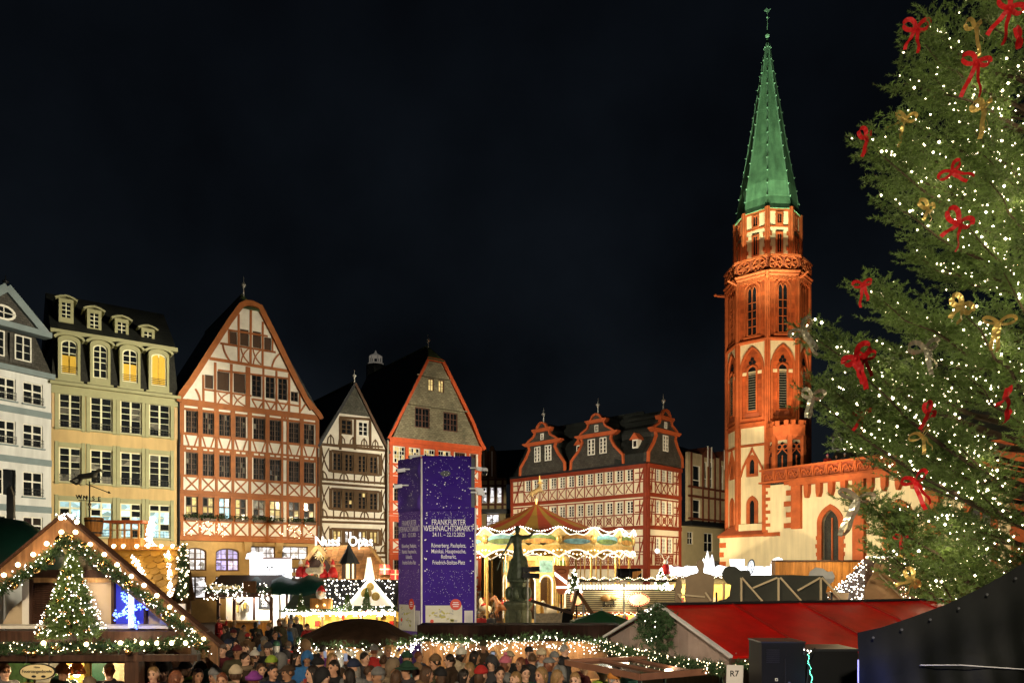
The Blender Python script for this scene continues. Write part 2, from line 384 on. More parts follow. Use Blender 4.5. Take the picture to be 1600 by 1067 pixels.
MB().prism([(0,ZE-.05),(Wd+.12,ZE-.05),(Wd+.12,ZE+.3),(0,ZE+.3)], -.3, .4).build('cornice', m_bluegrey, hw_)
zm = fw.z(50, 520)
MB().add([(0,-.05,ZE+.3),(Wd,-.05,ZE+.3),(Wd-.75,.6,zm),(0,.6,zm),(0,8,ZE+.3),(Wd,8,ZE+.3),(Wd-.75,8,zm),(0,8,zm)], [(0,1,2,3),(1,5,6,2),(3,2,6,7),(4,0,3,7)]).build('mansard', m_slatef, hw_)
for c in (cols[0], cols[1]):
    w0 = (c[0]+c[1])/2-.2; bx('dormer_front', hw_, m_slatef, (w0-.5, .25, (ZE+.5+zm-.3)/2), (1.5, .5, zm-ZE-.9)); window(hw_, w0-1.0, w0+.05, fw.z(30,563), fw.z(30,524), 2, 3, m_white, m_dark, y=-.06, mull=.09)
sa, za = fw.sz(10, 452); sa += Wd; sr, zr = fw.sz(68, 520); sr += Wd; sl = sa-(sr-sa)
MB().prism([(sl,zm),(sr,zm),(sa,za)], .1, .5).build('gable_wall', m_slatef, hw_)
for a, b in (((sl-.2,zr-.1),(sa,za+.15)), ((sr+.2,zr-.1),(sa,za+.15))): cbeam(hw_, [a, b], .5, m_bluegrey, .25, .1, 'gable_trim')
bx('gable_cornice', hw_, m_bluegrey, ((sl+sr)/2, 0, zr-.15), (sr-sl+.7, .8, .38))
s8, z8 = fw.sz(6, 488); s8 += Wd
MB().prism([(s8+.75*math.cos(k*PI/8), z8+.5*math.sin(k*PI/8)) for k in range(16)], 0, .12, [[(s8+.58*math.cos(k*PI/8), z8+.36*math.sin(k*PI/8)) for k in range(16)]]).build('oval_window', m_white, hw_)
MB().prism([(s8+.6*math.cos(k*PI/8), z8+.38*math.sin(k*PI/8)) for k in range(16)], .05, .09).build('pane', m_dark, hw_)
bx('window_bar', hw_, m_white, (s8, .02, z8), (.06,.06,.9)); bx('window_bar', hw_, m_white, (s8, .03, z8), (1.3,.06,.06))
MB().prism([(sl,zm),(sr,zm),(sa,za+.1)], .5, 9).build('roof', m_slate, hw_)
finial(hw_, (sa, .1, za), .9, m_dkmetal)

# ---------------------------------------------------------------- yellow house
D1 = (1640, 1174)
fy = Fac(80, 51.25, *D1); WY = fy.s(278); ZC = fy.z(80, 600)
hy_ = thing('mansard_house', 'tall pale yellow house with slate mansard and two rows of dormers', 'house', fy.at(0), fy.rz)
m_yel = M('yellow_plaster', (.58,.41,.185), .85, .08, .6, bump=.1, bscale=40, kind='streak', kw=dict(amt=.12))
m_sage = M('sage_trim', (.36,.35,.19), .7, .1)
m_sand = M('sand_panel', (.58,.40,.20), .8, .08)
m_ywin = M('ivory_paint', (.78,.76,.52), .5, .06)
cx4 = [(92,127),(141,175.5),(188,221),(233,266)]; rowY = [(615,669,[.2,.2,.2,.2,.2]),(699,753,[.2]*5),(782,838,[.2]*5)]
holes = []
for ri, (ya, yb, rr) in enumerate(rowY):
    for (a, b) in cx4: holes.append((fy.s(a), fy.s(b), fy.z(109, yb), fy.z(109, ya), ri, rr))
wall(hy_, rect(0, WY, 0, ZC), [rect(*h[:4]) for h in holes], m_yel)
for (a, b, z0, z1, ri, rr) in holes:
    if ri == 2: o = window(hy_, a, b, z0, z1, 2, [.22,.2,.2,.2,.18], m_ywin, m_dark, bar=.04, mull=.12, gmix=(g_cyan, .8))
    else: window(hy_, a, b, z0, z1, 2, [.2,.2,.2,.2,.2], m_ywin, m_dark, bar=.04, mull=.12, gmix=(g_dim, .15))
    for q in (a-.13, b+.13): bx('window_surround', hy_, m_sage, (q, -.02, (z0+z1)/2+.1), (.22, .1, z1-z0+.55))
    bx('window_surround', hy_, m_sage, ((a+b)/2, -.024, z1+.17), (b-a, .1, .3)); bx('sill', hy_, m_sage, ((a+b)/2, -.08, z0-.06), (b-a+.5, .25, .1))
    balcony_bar(hy_, a+.02, b-.02, z0+.06)
for a, b in zip([None]+[c[1] for c in cx4], [c[0] for c in cx4]+[None]):
    s0 = 0 if a is None else fy.s(a)+.25; s1 = WY if b is None else fy.s(b)-.25
    if s1-s0 > .15: bx('pilaster_panel', hy_, m_sand, ((s0+s1)/2, -.03, (fy.z(109,672)+ZC-.75)/2+.1), (s1-s0-.04, .07, ZC-.75-fy.z(109,672)))
bx('frieze', hy_, m_sage, (WY/2, -.03, ZC-.3), (WY, .14, .55))
MB().prism([(-.1,ZC),(WY+.15,ZC),(WY+.15,ZC+.22),(-.1,ZC+.22)], -.35, .4).build('cornice', m_sage, hy_)
zt = fy.z(170, 531)+.15; zb = ZC+.22
MB().add([(0,-.02,zb),(WY,-.02,zb),(WY-.15,.75,zt),(.25,.75,zt),(0,9,zb),(WY,9,zb),(WY-.15,9,zt),(.25,9,zt)], [(0,1,2,3),(1,5,6,2),(3,2,6,7),(4,0,3,7)]).build('mansard', M('mansard_slate', (.030,.030,.024), .6, .3, .9, bump=.7, kind='slate', kw=dict(rot=(PI/2,0,0), bw=.26, rh=.17)), hy_)
bx('upper_cornice', hy_, m_sage, (WY/2+.05, .75, zt+.06), (WY+.1, .5, .3))
MB().add([(0,.6,zt+.2),(WY,.6,zt+.2),(WY,5.2,zt+4.0),(0,5.2,zt+4.0),(0,9.8,zt+.2),(WY,9.8,zt+.2)], [(0,1,2,3),(3,2,5,4),(1,5,2),(4,0,3)]).build('roof', m_slate, hy_)
dz0 = zb+.15; dz1 = zt-.3
for k, (a, b) in enumerate(((95,121),(145,168),(191,215),(236,260))):
    s0, s1 = fy.s(a), fy.s(b); w = s1-s0
    fo = arched(s0-.17, s1+.17, dz0, dz1, .35)
    ho = arched(s0, s1, dz0+.45, dz1-.3, .3)
    d = MB().prism(fo, -.1, .7, [ho]).build('dormer', m_sage, hy_)
    hood = arched(s0-.25, s1+.25, dz0, dz1, .35)[2:]; MB().strip([(p[0]*1.0+(p[0]-(s0+s1)/2)*.18, p[1]+.08) for p in hood], .16, -.25, .9).build('dormer_hood', m_sage, hy_)
    za_, zb_ = dz0+.45, dz1-.3
    MB().prism(ho, .02, .12, [inset(ho, .08)]).build('frame', m_ywin, d)
    MB().prism(ho, .08, .1).build('pane', m_dark if k == 1 else (g_blind if k == 3 else m_dark), d)
    bx('mullion', d, m_ywin, ((s0+s1)/2, .06, (za_+zb_)/2), (.08, .06, zb_-za_-.1))
    for q in (.25, .48, .62, .8): bx('glazing_bar', d, m_ywin, ((s0+s1)/2, .065, za_+(zb_-za_)*q), (w-.1, .05, .05))
    if k != 1:
        hgt = (.52 if k in (0, 2) else .86)*(zb_-za_)
        bx('blind', d, g_blind, ((s0+s1)/2, .045, za_+hgt/2+.06), (w-.14, .03, hgt))
        for q in range(4): bx('rail_bar', d, m_iron, ((s0+s1)/2, -.04, za_+.12+.13*q), (w+.05, .03, .035))
    bx('sill', hy_, m_sage, ((s0+s1)/2, -.15, dz0-.04), (w+.7, .3, .12))
for (x, y) in ((100,488),(145,497),(189,504),(231,512)):
    s_ = fy.s(x)+.25; z_ = H+(HY-y)/F*53.6
    d = MB().prism(rect(s_-.45, s_+.45, z_-.95, z_+.72), 1.35, 2.7, [rect(s_-.26, s_+.26, z_-.6, z_+.45)]).build('small_dormer', m_sage, hy_)
    MB().strip([(s_-.68, z_+.66), (s_-.4, z_+.82), (s_, z_+.92), (s_+.4, z_+.82), (s_+.68, z_+.66)], .13, 1.2, 3.2).build('roof_hood', m_sage, d)
    bx('pane', d, m_dark, (s_, 1.45, z_-.07), (.54, .02, 1.06)); bx('mullion', d, m_ywin, (s_, 1.42, z_-.07), (.06, .04, 1.04))
    for q in (-.3, 0, .3): bx('glazing_bar', d, m_ywin, (s_, 1.415, z_-.07+q), (.52, .04, .05))
MB().path([(WY+.05,-.12,ZC),(WY+.05,-.12,1)], .07, 8).build('drainpipe', m_dkmetal, hy_)

# ---------------------------------------------------------------- orange timber house
fo = Fac(280.5, 55.95, *D1); q = fo.sz; WO = fo.s(498.5)
ho_ = thing('timber_house', 'broad half-timbered house with orange beams and a tall white-panelled gable', 'house', fo.at(0), fo.rz)
m_orange = M('orange_timber', (.32,.10,.022), .6, .22, 2.0, rnd=.12, bump=.15, bscale=18)
m_wdk = M('dark_casement', (.085,.042,.018), .5, .2)
m_panel = M('white_infill', (.76,.72,.62), .85, .13, 1.2, bump=.1, bscale=30)
xw = [(290.2,309),(316.4,334.3),(342,360),(367.6,384.6),(395.7,414),(421,439),(451,468),(474.6,491.4)]
sw = [(fo.s(a), fo.s(b)) for a, b in xw]
RA = (fo.z(299,676.5), fo.z(299,641)); RB = (fo.z(299,742.5), fo.z(299,706)); RC = (fo.z(296,811), fo.z(296,775)); ZJ = fo.z(290,842); ZEv = fo.z(282,627)
# gable outline, photo columns and rows turned into metres on the facade
gab = [q(281,627), q(281.5,618), q(296.5,598), q(326,552), q(357.5,503), q(376,478), q(384,474.5), q(393,475), q(405,480), q(428,525), q(455,581), q(476,622), q(487,640), q(500,652)]
zA = (gab[0][1]+gab[-1][1])/2; gab[0] = (gab[0][0], zA); gab[-1] = (WO+.1, zA)
outl = [(0.02, ZJ), (WO, ZJ), (WO, zA)]+gab[::-1][1:-1]+[(0.02, zA)]
zo = lambda x, y: (260+x/4.104, 420+y/4.104)
gl = [(247,300,680,768),(325,403,660,780),(430,505,672,795),(548,610,675,820),(636,695,690,830),(716,776,698,840),(798,845,787,850)]
gu = [(405,452,403,483),(472,528,388,494),(553,607,402,507),(627,672,440,520)]
gh = []
for (a, b, y0, y1) in gl+gu:
    xm, _ = zo((a+b)/2, 0); s0 = fo.s(zo(a,0)[0]); s1 = fo.s(zo(b,0)[0]); gh.append((s0, s1, fo.z(xm, zo(0,y1)[1]), fo.z(xm, zo(0,y0)[1])))
holes = [(a, b, r[0], r[1]) for r in (RA, RB, RC) for (a, b) in sw]
wall(ho_, outl, [rect(*h) for h in holes+gh], m_panel)
for i, h in enumerate(holes):
    r = i//8
    window(ho_, *h, 4 if r < 2 else 2, [.25]*4 if r < 2 else [.3,.3,.4], m_wdk, m_dark, bar=.035, mull=.1, out=.07, gmix=(g_dim, .06) if r < 2 else ([g_warm, g_warm, g_cyan, g_warm, g_dim, g_warm, g_warm, g_warm][i % 8], .6), panes=True if r == 2 else True)
m_shut = M('brown_shutter', (.06,.03,.015), .7, .2)
for i, h in enumerate(gh):
    if i in (3, 4, 5, 6): window(ho_, *h, 2 if i < 6 else 2, 4 if i < 6 else 2, m_wdk, m_dark, bar=.035, mull=.08, out=.06)
    else:
        bx('shutter', ho_, m_shut, ((h[0]+h[1])/2, .1, (h[2]+h[3])/2), (h[1]-h[0], .04, h[3]-h[2]))
O = m_orange
def ob(a, b, w, **k): return beam(ho_, a, b, w, O, **k)
mids = [0.16]+[(sw[i][1]+sw[i+1][0])/2 for i in range(7)]+[WO-.16]
for (r, zlow, style) in ((RA, RB[1]+.45, 'v'), (RB, RC[1]+.45, 'x'), (RC, ZJ+.35, 'x')):
    top = r[1]+.08
    ob((0,top),(WO,top),.18); ob((0,r[0]-.06),(WO,r[0]-.06),.2); ob((0,zlow-.05),(WO,zlow-.05),.16); ob((0,zlow-.36),(WO,zlow-.36),.16)
    for k, mcol in enumerate(mids):
        wp = .34 if 0 < k < 8 else .32
        lw = (sw[k][0]-(sw[k-1][1] if k else 0)) if k < 8 else WO-sw[7][1]
        if k == 6:   # double post with a white slit
            for e in (sw[5][1]+.09, sw[6][0]-.09): ob((e, zlow-.05), (e, r[1]+.5), .17, proud=.06)
            continue
        ob((mcol, r[0]-.1), (mcol, r[1]+.45), min(wp, lw-.02) if 0 < k < 8 else wp, proud=.06)
        ob((mcol, zlow-.4), (mcol, r[0]-.1), .2, proud=.055)
    for k in range(8):
        a, b = sw[k][0]-.02, sw[k][1]+.02; z0, z1 = zlow+.03, r[0]-.16
        if style == 'x': xbrace(ho_, a, b, z0, z1, .11, O)
        else:
            ob((a, z1), (a+(b-a)*.28, z0), .1); ob((b, z1), (b-(b-a)*.28, z0), .1)
        for t in (0, .5, 1): ob((a+(b-a)*t, zlow-.36), (a+(b-a)*t, zlow-.05), .14)
for z in (RA[1]+.45, zA+.06): ob((0,z),(WO,z),.24, proud=.09)
for k in range(9):
    a = mids[k]; ob((a, RA[1]+.1), (a, RA[1]+.45), .2)
ob((0,RB[1]+.1),(WO,RB[1]+.1),.16); ob((0,ZJ+.05),(WO,ZJ+.05),.32, proud=.16); ob((0,RC[1]+.3),(WO,RC[1]+.3),.3, proud=.14)
# gable timbers
zq = lambda x, y: q(*zo(x, y))
for a, b, w in (((90,850),(985,958),.3),((235,772),(545,815),.14),((545,835),(860,880),.14),((275,575),(810,660),.24),((345,478),(700,535),.16),((395,392),(650,432),.14),((330,650),(790,705),.14),((130,838),(935,945),.1)):
    ob(zq(*a), zq(*b), w)
for a, b, w in (((237,680),(237,855),.16),((313,600),(313,875),.18),((416,610),(416,890),.2),((522,628),(522,900),.36),((622,640),(622,910),.16),((705,655),(705,925),.16),((786,670),(786,930),.18),((855,790),(855,930),.14),
                ((463,290),(463,610),.16),((540,265),(540,625),.18),((617,340),(617,640),.16),((400,400),(400,490),.12),((680,440),(680,530),.12)): ob(zq(*a), zq(*b), w)
for a, b, bl in (((215,850),(185,770),-.08),((410,595),(360,480),.08),((675,635),(725,545),.08),((855,920),(890,870),0)): cbeam(ho_, arc(zq(*a), zq(*b), bl), .13, O)
for (a, b, y0, y1) in ((478,530,510,605),(556,608,520,615),(330,405,795,865),(432,508,808,880)):
    p0, p1, p2, p3 = zq(a,y1), zq(b,y0), zq(a,y0), zq(b,y1); cbeam(ho_, arc(p0, p1, .1), .09, O); cbeam(ho_, arc(p2, p3, -.1), .09, O)
for c in (585, 668, 745): 
    cbeam(ho_, [zq(c-35, 840), zq(c, 905)], .1, O); cbeam(ho_, [zq(c+38, 848), zq(c, 905)], .1, O)
cbeam(ho_, gab[1:-1], .42, O, .28, 0, 'verge_board')
for e, sg in ((0, -1), (len(gab)-1, 1)):
    pass
cbeam(ho_, [(-.05, zA-.12), (.0, zA+.25), gab[2]], .4, O, .24, 0, 'verge_board'); cbeam(ho_, [gab[-3], (WO-.05, zA+.25), (WO+.15, zA-.1)], .4, O, .24, 0, 'verge_board')
sap, zap = q(388, 456)
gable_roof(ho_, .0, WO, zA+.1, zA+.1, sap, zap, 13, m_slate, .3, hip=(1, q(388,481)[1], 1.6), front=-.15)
finial(ho_, (sap, 1.3, zap+.05), 1.55, m_finial)
m_greenlit = M('green_lit_slate', (.10,.14,.05), .7, .4, 2.0, bump=.5, kind='slate', kw=dict(rot=(0,PI/2,0), bw=.3, rh=.2))  # greenish light along the ridges, put into the slate colour
bx('ridge_tiles', ho_, m_greenlit, (sap, 7.2, zap+.12), (.34, 11.6, .2), (0,.78,0))
# sandstone ground floor
m_stone = M('warm_sandstone', (.46,.30,.12), .8, .2, 1.1, bump=.35, bscale=14)
gw = [('a',289,324,855,891),('a',338,375.5,856,892),('r',392.5,432,853,874),('r',442,483,853,874),('r',289,324,900,935),('r',338,375.5,900,935),('a',392,432,888,935),('a',444,480,886,935)]
hs = []
for k, a, b, y0, y1 in gw:
    s0, s1 = fo.s(a), fo.s(b); z0, z1 = fo.z((a+b)/2, y1), fo.z((a+b)/2, y0); hs.append((k, s0, s1, z0, z1))
wall(ho_, rect(0, WO, 0, ZJ), [arched(a, b, c, d, .35) if k == 'a' else rect(a, b, c, d) for k, a, b, c, d in hs], m_stone, t=.5, y=.18, name='stone_wall')
for i, (k, a, b, c, d) in enumerate(hs):
    g1 = [g_white, g_violet, g_white, g_white, g_white, g_white, g_warm, g_white][i]
    if k == 'a':
        po = arched(a, b, c, d, .35); wn = MB().prism(po, .36, .44, [inset(po, .1)]).build('window', m_wdk, ho_); MB().prism(po, .45, .46).build('pane', g1, wn)
        bx('mullion', wn, m_wdk, ((a+b)/2, .39, (c+d)/2), (.14, .07, d-c-.1)); bx('mullion', wn, m_wdk, ((a+b)/2, .4, c+(d-c)*.5), (b-a-.1, .07, .14))
        for t in (.25, .75): bx('glazing_bar', wn, m_wdk, (a+(b-a)*t, .41, (c+d)/2), (.04, .05, d-c-.12))
        for t in (.25, .75): bx('glazing_bar', wn, m_wdk, ((a+b)/2, .415, c+(d-c)*t), (b-a-.14, .05, .035))
    else: window(ho_, a, b, c, d, 3 if i in (2, 3) else 2, 2, m_wdk, g1, y=.4, bar=.05, mull=.12, out=.1)
for x in (387, 436.5): 
    s_ = fo.s(x); MB().prism([(s_-.3,ZJ-.02),(s_+.3,ZJ-.02),(s_+.2,ZJ-.9),(s_-.2,ZJ-.9)], -.12, .2).build('corbel', m_stone, ho_)
for k in range(len(hs)): pass
bx('stone_band', ho_, m_stone, (WO/2, .15, fo.z(330,897)), (WO, .12, .3))
# window boxes with plants and a light string along the first floor
m_plant = M('box_plants', (.03,.05,.02), .8, .5, 6)
def leafclump(name, boxes, n, size, mat, parent):
    V = []; Fc = []
    for (c, d) in boxes:
        for _ in range(n):
            p = np.array(c)+(np.random.rand(3)-.5)*np.array(d); a = np.random.randn(3); a /= np.linalg.norm(a); b = np.cross(a, np.random.randn(3)); b /= np.linalg.norm(b)
            k = len(V); V += [p-b*size*.25, p+b*size*.25, p+a*size]; Fc.append((k, k+1, k+2))
    o = np_mesh(name, V, Fc, mat, parent); o['kind'] = 'stuff'; return o
for (a, b) in sw:
    bxo = bx('flower_box', ho_, m_wdk, ((a+b)/2, -.16, RC[0]+.02), (b-a+.1, .2, .2)); 
leafclump('box_foliage', [(((a+b)/2, -.18, RC[0]+.22), (b-a+.25, .3, .35)) for a, b in sw], 160, .16, m_plant, ho_)
pts = []
for k in range(70):
    s_ = random.uniform(fo.s(286), fo.s(355)) if k < 45 else random.uniform(fo.s(430), fo.s(485)); pts.append((s_, -.3, ZJ+.25+random.random()*1.1))
bulbs('string_light', pts, .028, m_glow, ho_)

# ---------------------------------------------------------------- narrow brown timber house
fb = Fac(498, 62.4, *D1); q = fb.sz; WB = fb.s(606)
hb_ = thing('timber_house', 'narrow half-timbered house with dark brown beams and pointed slate-topped gable', 'house', fb.at(0), fb.rz)
m_brown = M('brown_timber', (.10,.055,.022), .7, .2, 2.0, rnd=.12, bump=.15, bscale=18)
zo = lambda x, y: (480+x/3.557, 500+y/3.557); zq = lambda x, y: q(*zo(x, y))
sa, za = zq(262, 362); ze = (zq(85,695)[1]+zq(452,722)[1])/2
wb = [(143,192),(208,256),(283,330),(347,393)]; swb = [(fb.s(zo(a,0)[0]), fb.s(zo(b,0)[0])) for a, b in wb]
RA = (fb.z(528,735.5), fb.z(528,707)); RB = (fb.z(528,794), fb.z(528,766)); RC = (fb.z(528,848), fb.z(528,828))
g2 = [(fb.s(zo(a,0)[0]), fb.s(zo(b,0)[0]), zq(220,636)[1], zq(220,550)[1]) for a, b in ((188,252),(283,342))]
holes = [(a, b, *r) for r in (RA, RB, RC) for a, b in swb]
wall(hb_, [(0.02,0),(WB,0),(WB,ze),(sa,za),(0.02,ze)], [rect(*h) for h in holes+g2], m_panel)
for i, h in enumerate(holes): window(hb_, *h, 2, 4 if i < 8 else 2, m_brown, m_dark if i < 8 else g_white, bar=.045, mull=.14, out=.1, gmix=(g_warm, [.0,.12,.2][i//4]) if i < 8 else (g_warm, .5))
for i, h in enumerate(g2): window(hb_, *h, 2, 3, m_brown if i == 0 else m_white, m_dark, bar=.05, mull=.1, out=.12)
def bb(a, b, w, **k): return beam(hb_, a, b, w, m_brown, **k)
for s_ in (.13, WB-.13): bb((s_,0),(s_,ze),.26, proud=.07)
for r in (RA, RB, RC):
    s0, s1 = swb[0][0]-.14, swb[3][1]+.14
    for z in (r[1]+.1, r[0]-.08): bb((s0,z),(s1,z),.22)
    bb((s0-.05,r[0]-.15),(s0-.05,r[1]+.15),.3); bb((s1+.05,r[0]-.15),(s1+.05,r[1]+.15),.3)
    for k in (0, 1, 2):
        mcol = (swb[k][1]+swb[k+1][0])/2; bb((mcol,r[0]-.1),(mcol,r[1]+.15), max(.2, swb[k+1][0]-swb[k][1]-.01), proud=.055)
    for z in (r[0]-1.15, r[0]-.98+.2): bb((0,z),(WB,z),.2, proud=.07)
    z0, z1 = r[0]-.9, r[0]-.15
    for k in range(7):
        c = .35+k*(WB-.7)/6
        if k in (0, 2, 4, 6) : cbeam(hb_, [(c-.38+.38*(1-math.cos(t*PI/2)), z0+(z1-z0)*math.sin(t*PI/2)) for t in (0,.25,.5,.75,1)], .1, m_brown); cbeam(hb_, [(c+.38-.38*(1-math.cos(t*PI/2)), z0+(z1-z0)*math.sin(t*PI/2)) for t in (0,.25,.5,.75,1)], .1, m_brown)
        bb((c,z0),(c,z1+.1),.1)
    for (a, b) in ((.25, s0-.2), (s1+.2, WB-.25)): xbrace(hb_, a, b, r[0]-.1, r[1]+.3, .1, m_brown, .06)
bb((0,ze),(WB,ze),.22, proud=.08); zt = zq(280,530)[1]
bb(zq(190,690), zq(420,705), .16); bb(zq(178,540), zq(350,552), .22)
for x in (183, 265, 350): bb(zq(x,545), zq(x,720), .22)
for k in range(5):
    c = zq(130+k*62, 0)[0]; z0 = ze+.1; 
    cbeam(hb_, [(c-.3,z0),(c-.22,z0+.5),(c,z0+.75)], .09, m_brown); cbeam(hb_, [(c+.3,z0),(c+.22,z0+.5),(c,z0+.75)], .09, m_brown); bb((c, z0), (c, z0+.8), .09)
tz = lambda z: (za-z)/(za-ze)
MB().prism([(sa-sa*tz(zt),zt),(sa+(WB-sa)*tz(zt),zt),(sa,za)], -.09, -.01).build('slate_cladding', M('grey_slate', (.10,.10,.075), .6, .3, .9, bump=.8, kind='slate', kw=dict(rot=(PI/2,0,0), bw=.28, rh=.17)), hb_)
cbeam(hb_, [(-.1,ze-.25),(sa,za+.12)], .22, m_dkmetal, .25, 0, 'verge_board'); cbeam(hb_, [(WB+.1,ze-.25),(sa,za+.12)], .22, M('brown_verge', (.09,.05,.03), .7), .25, 0, 'verge_board')
gable_roof(hb_, 0, WB, ze, ze, sa, za+.05, 13, m_slate, .35, front=-.2); finial(hb_, (sa, 0, za+.1), 1.2, m_finial); bx('ridge_tiles', hb_, m_greenlit, (sa, 6.4, za+.2), (.3, 12.4, .18), (0,.78,0))
MB().path([(-.15,-.2,ze-.4),(-.15,-.2,1)], .07, 8).build('drainpipe', m_dkmetal, hb_)

# ---------------------------------------------------------------- red house with slate gable
fr = Fac(607.5, 65.95, *D1); q = fr.sz; WR = fr.s(752)
hr_ = thing('slate_gabled_house', 'red-framed house with a steep pale slate gable, behind the purple pillar', 'house', fr.at(0), fr.rz)
m_red = M('red_timber', (.58,.09,.02), .6, .15, 2.0, rnd=.1, bump=.12, bscale=18)
zq = lambda x, y: q(*zo(x, y))
sa, za = zq(705, 142); zE = (zq(470,655)[1]+zq(975,712)[1])/2; zH = zq(715,226)[1]
gs = [(595,678,488,600),(753,833,515,620),(668,700,327,395),(725,757,335,405)]
gh = [(fr.s(zo(a,0)[0]), fr.s(zo(b,0)[0]), zq((a+b)/2,y1)[1], zq((a+b)/2,y0)[1]) for a, b, y0, y1 in gs]
rw = [(483,545),(563,625),(650,710),(727,790),(820,880),(905,940)]; swr = [(fr.s(zo(a,0)[0]), fr.s(zo(b,0)[0])) for a, b in rw]
RA = (zq(514,795)[1], zq(514,700)[1]); pit = 3.35
tH = (za-zH)/(za-zE); 
MB().prism([(.3,zE),(WR-.2,zE),(sa+(WR-sa)*tH*.97,zH),(sa-sa*tH*.97,zH)], -.12, .3, [rect(*h) for h in gh]).build('slate_gable', m_slatel, hr_)
for i, h in enumerate(gh):
    if i < 2: window(hr_, *h, 4, 3, M('red_brown_window', (.12,.05,.03), .5), m_dark, y=-.02, bar=.05, mull=.12, out=.1)
    else: window(hr_, *h, 2, 2, M('red_brown_window'), g_warm, y=-.02, bar=.04, out=.08)
zz = zq(640,315)[1]; MB().prism([(sa-1.9,zz),(sa+1.9,zz),(sa+1.9,zz+.12),(sa-1.9,zz+.12)], -.3, -.1).build('slate_ledge', m_slatel, hr_)
zz = zq(560,470)[1]; MB().prism([(1.8,zz),(WR-1.7,zz),(WR-1.7,zz+.12),(1.8,zz+.12)], -.32, -.1).build('slate_ledge', m_slatel, hr_)
holes = [(a, b, RA[0]-pit*k, RA[1]-pit*k) for k in range(4) for a, b in swr]
wall(hr_, rect(.02, WR, 0, zE), [rect(*h) for h in holes], m_panel)
for i, h in enumerate(holes): window(hr_, *h, 4, 4, m_white if i < 4 else M('red_brown_window'), m_dark, bar=.04, mull=.09, out=.08, gmix=(g_warm, .5) if i < 4 else (g_dim, .1))
for k in range(4):
    z0, z1 = RA[0]-pit*k, RA[1]-pit*k
    for z, w in ((z1+.25,.5),(z0-.1,.2),(z0-1.0,.2),(z0-1.25,.16)): beam(hr_, (0,z),(WR,z), w, m_red, .07)
    ms = [.2]+[(swr[i][1]+swr[i+1][0])/2 for i in range(5)]+[WR-.2]
    for i, mc in enumerate(ms): beam(hr_, (mc,z0-1.3),(mc,z1+.2), .34, m_red, .06)
    for i in range(6): xbrace(hr_, swr[i][0]-.05, swr[i][1]+.05, z0-.95, z0-.18, .12, m_red)
beam(hr_, (0,zE-.1),(WR,zE-.1), .4, m_red, .2)
cbeam(hr_, [(WR+.25,zE-.15),(WR-.25,zE+.55),(WR-1.1,zE+2.3),(sa+(WR-sa)*tH,zH)], .34, m_red, .3, 0, 'verge_board'); cbeam(hr_, [(-.15,zE-.1),(.35,zE+.75),(sa-sa*tH,zH)], .24, m_red, .3, 0, 'verge_board')
cbeam(hr_, [(sa-sa*tH-.1,zH-.02),(sa+(WR-sa)*tH+.1,zH-.02)], .3, m_red, .32, 0, 'verge_board')
gable_roof(hr_, 0, WR, zE+.1, zE+.1, sa, za, 14, m_slate, .3, hip=(1, zH+.1, 1.3), front=-.25); finial(hr_, (sa, 1.1, za), 1.3, m_finial); bx('ridge_tiles', hr_, m_greenlit, (sa, 7.6, za+.12), (.34, 12.6, .2), (0,.78,0))
for (a, y0) in ((-.18, 0),): MB().path([(a,-.2,zE-.3),(a,-.2,1)], .07, 8).build('drainpipe', M('pale_pipe', (.5,.48,.4), .5), hr_)
# little lit turret of a tower far behind the roofs
lt = thing('roof_lantern', 'small white lit lantern turret peeping over the dark roofs', 'turret', tuple(P(587, 563, 95))[:2]+(0,))
zl = pz(566, 95)-.4; mlt = M('turret_lit_paint', (.75,.72,.65), .6, emit=(1,.9,.75), es=.06)  # faint glow in the material stands in for light on the turret
MB().lathe([(1.2,0),(1.2,zl)], 8).build('shaft', m_slate, lt)
for k in range(6): a = k*PI/3; MB().cyl((.75*math.cos(a), .75*math.sin(a), zl), (.75*math.cos(a), .75*math.sin(a), zl+1.1), .09).build('post', mlt, lt)
MB().lathe([(.85,zl+1.1),(.75,zl+1.2),(.2,zl+1.5),(.03,zl+1.9)], 10).build('cap', mlt, lt); MB().lathe([(1,zl),(1,zl+.25)], 8).build('ledge', mlt, lt)
# ================================================================== house on the corner, three curved gables
def frame(loc, rz): o = bpy.data.objects.new('tmp', None); COL.objects.link(o); o.location = loc; o.rotation_euler = (0,0,rz); return o
def mat4(o): return Matrix.Translation(o.location) @ o.rotation_euler.to_matrix().to_4x4()
def merge(tmp, root):
    T = mat4(root).inverted() @ mat4(tmp)
    for ch in list(tmp.children):
        mb = T @ Matrix.LocRotScale(ch.location, ch.rotation_euler, ch.scale); ch.parent = root; ch.matrix_basis = mb
    bpy.data.objects.remove(tmp)

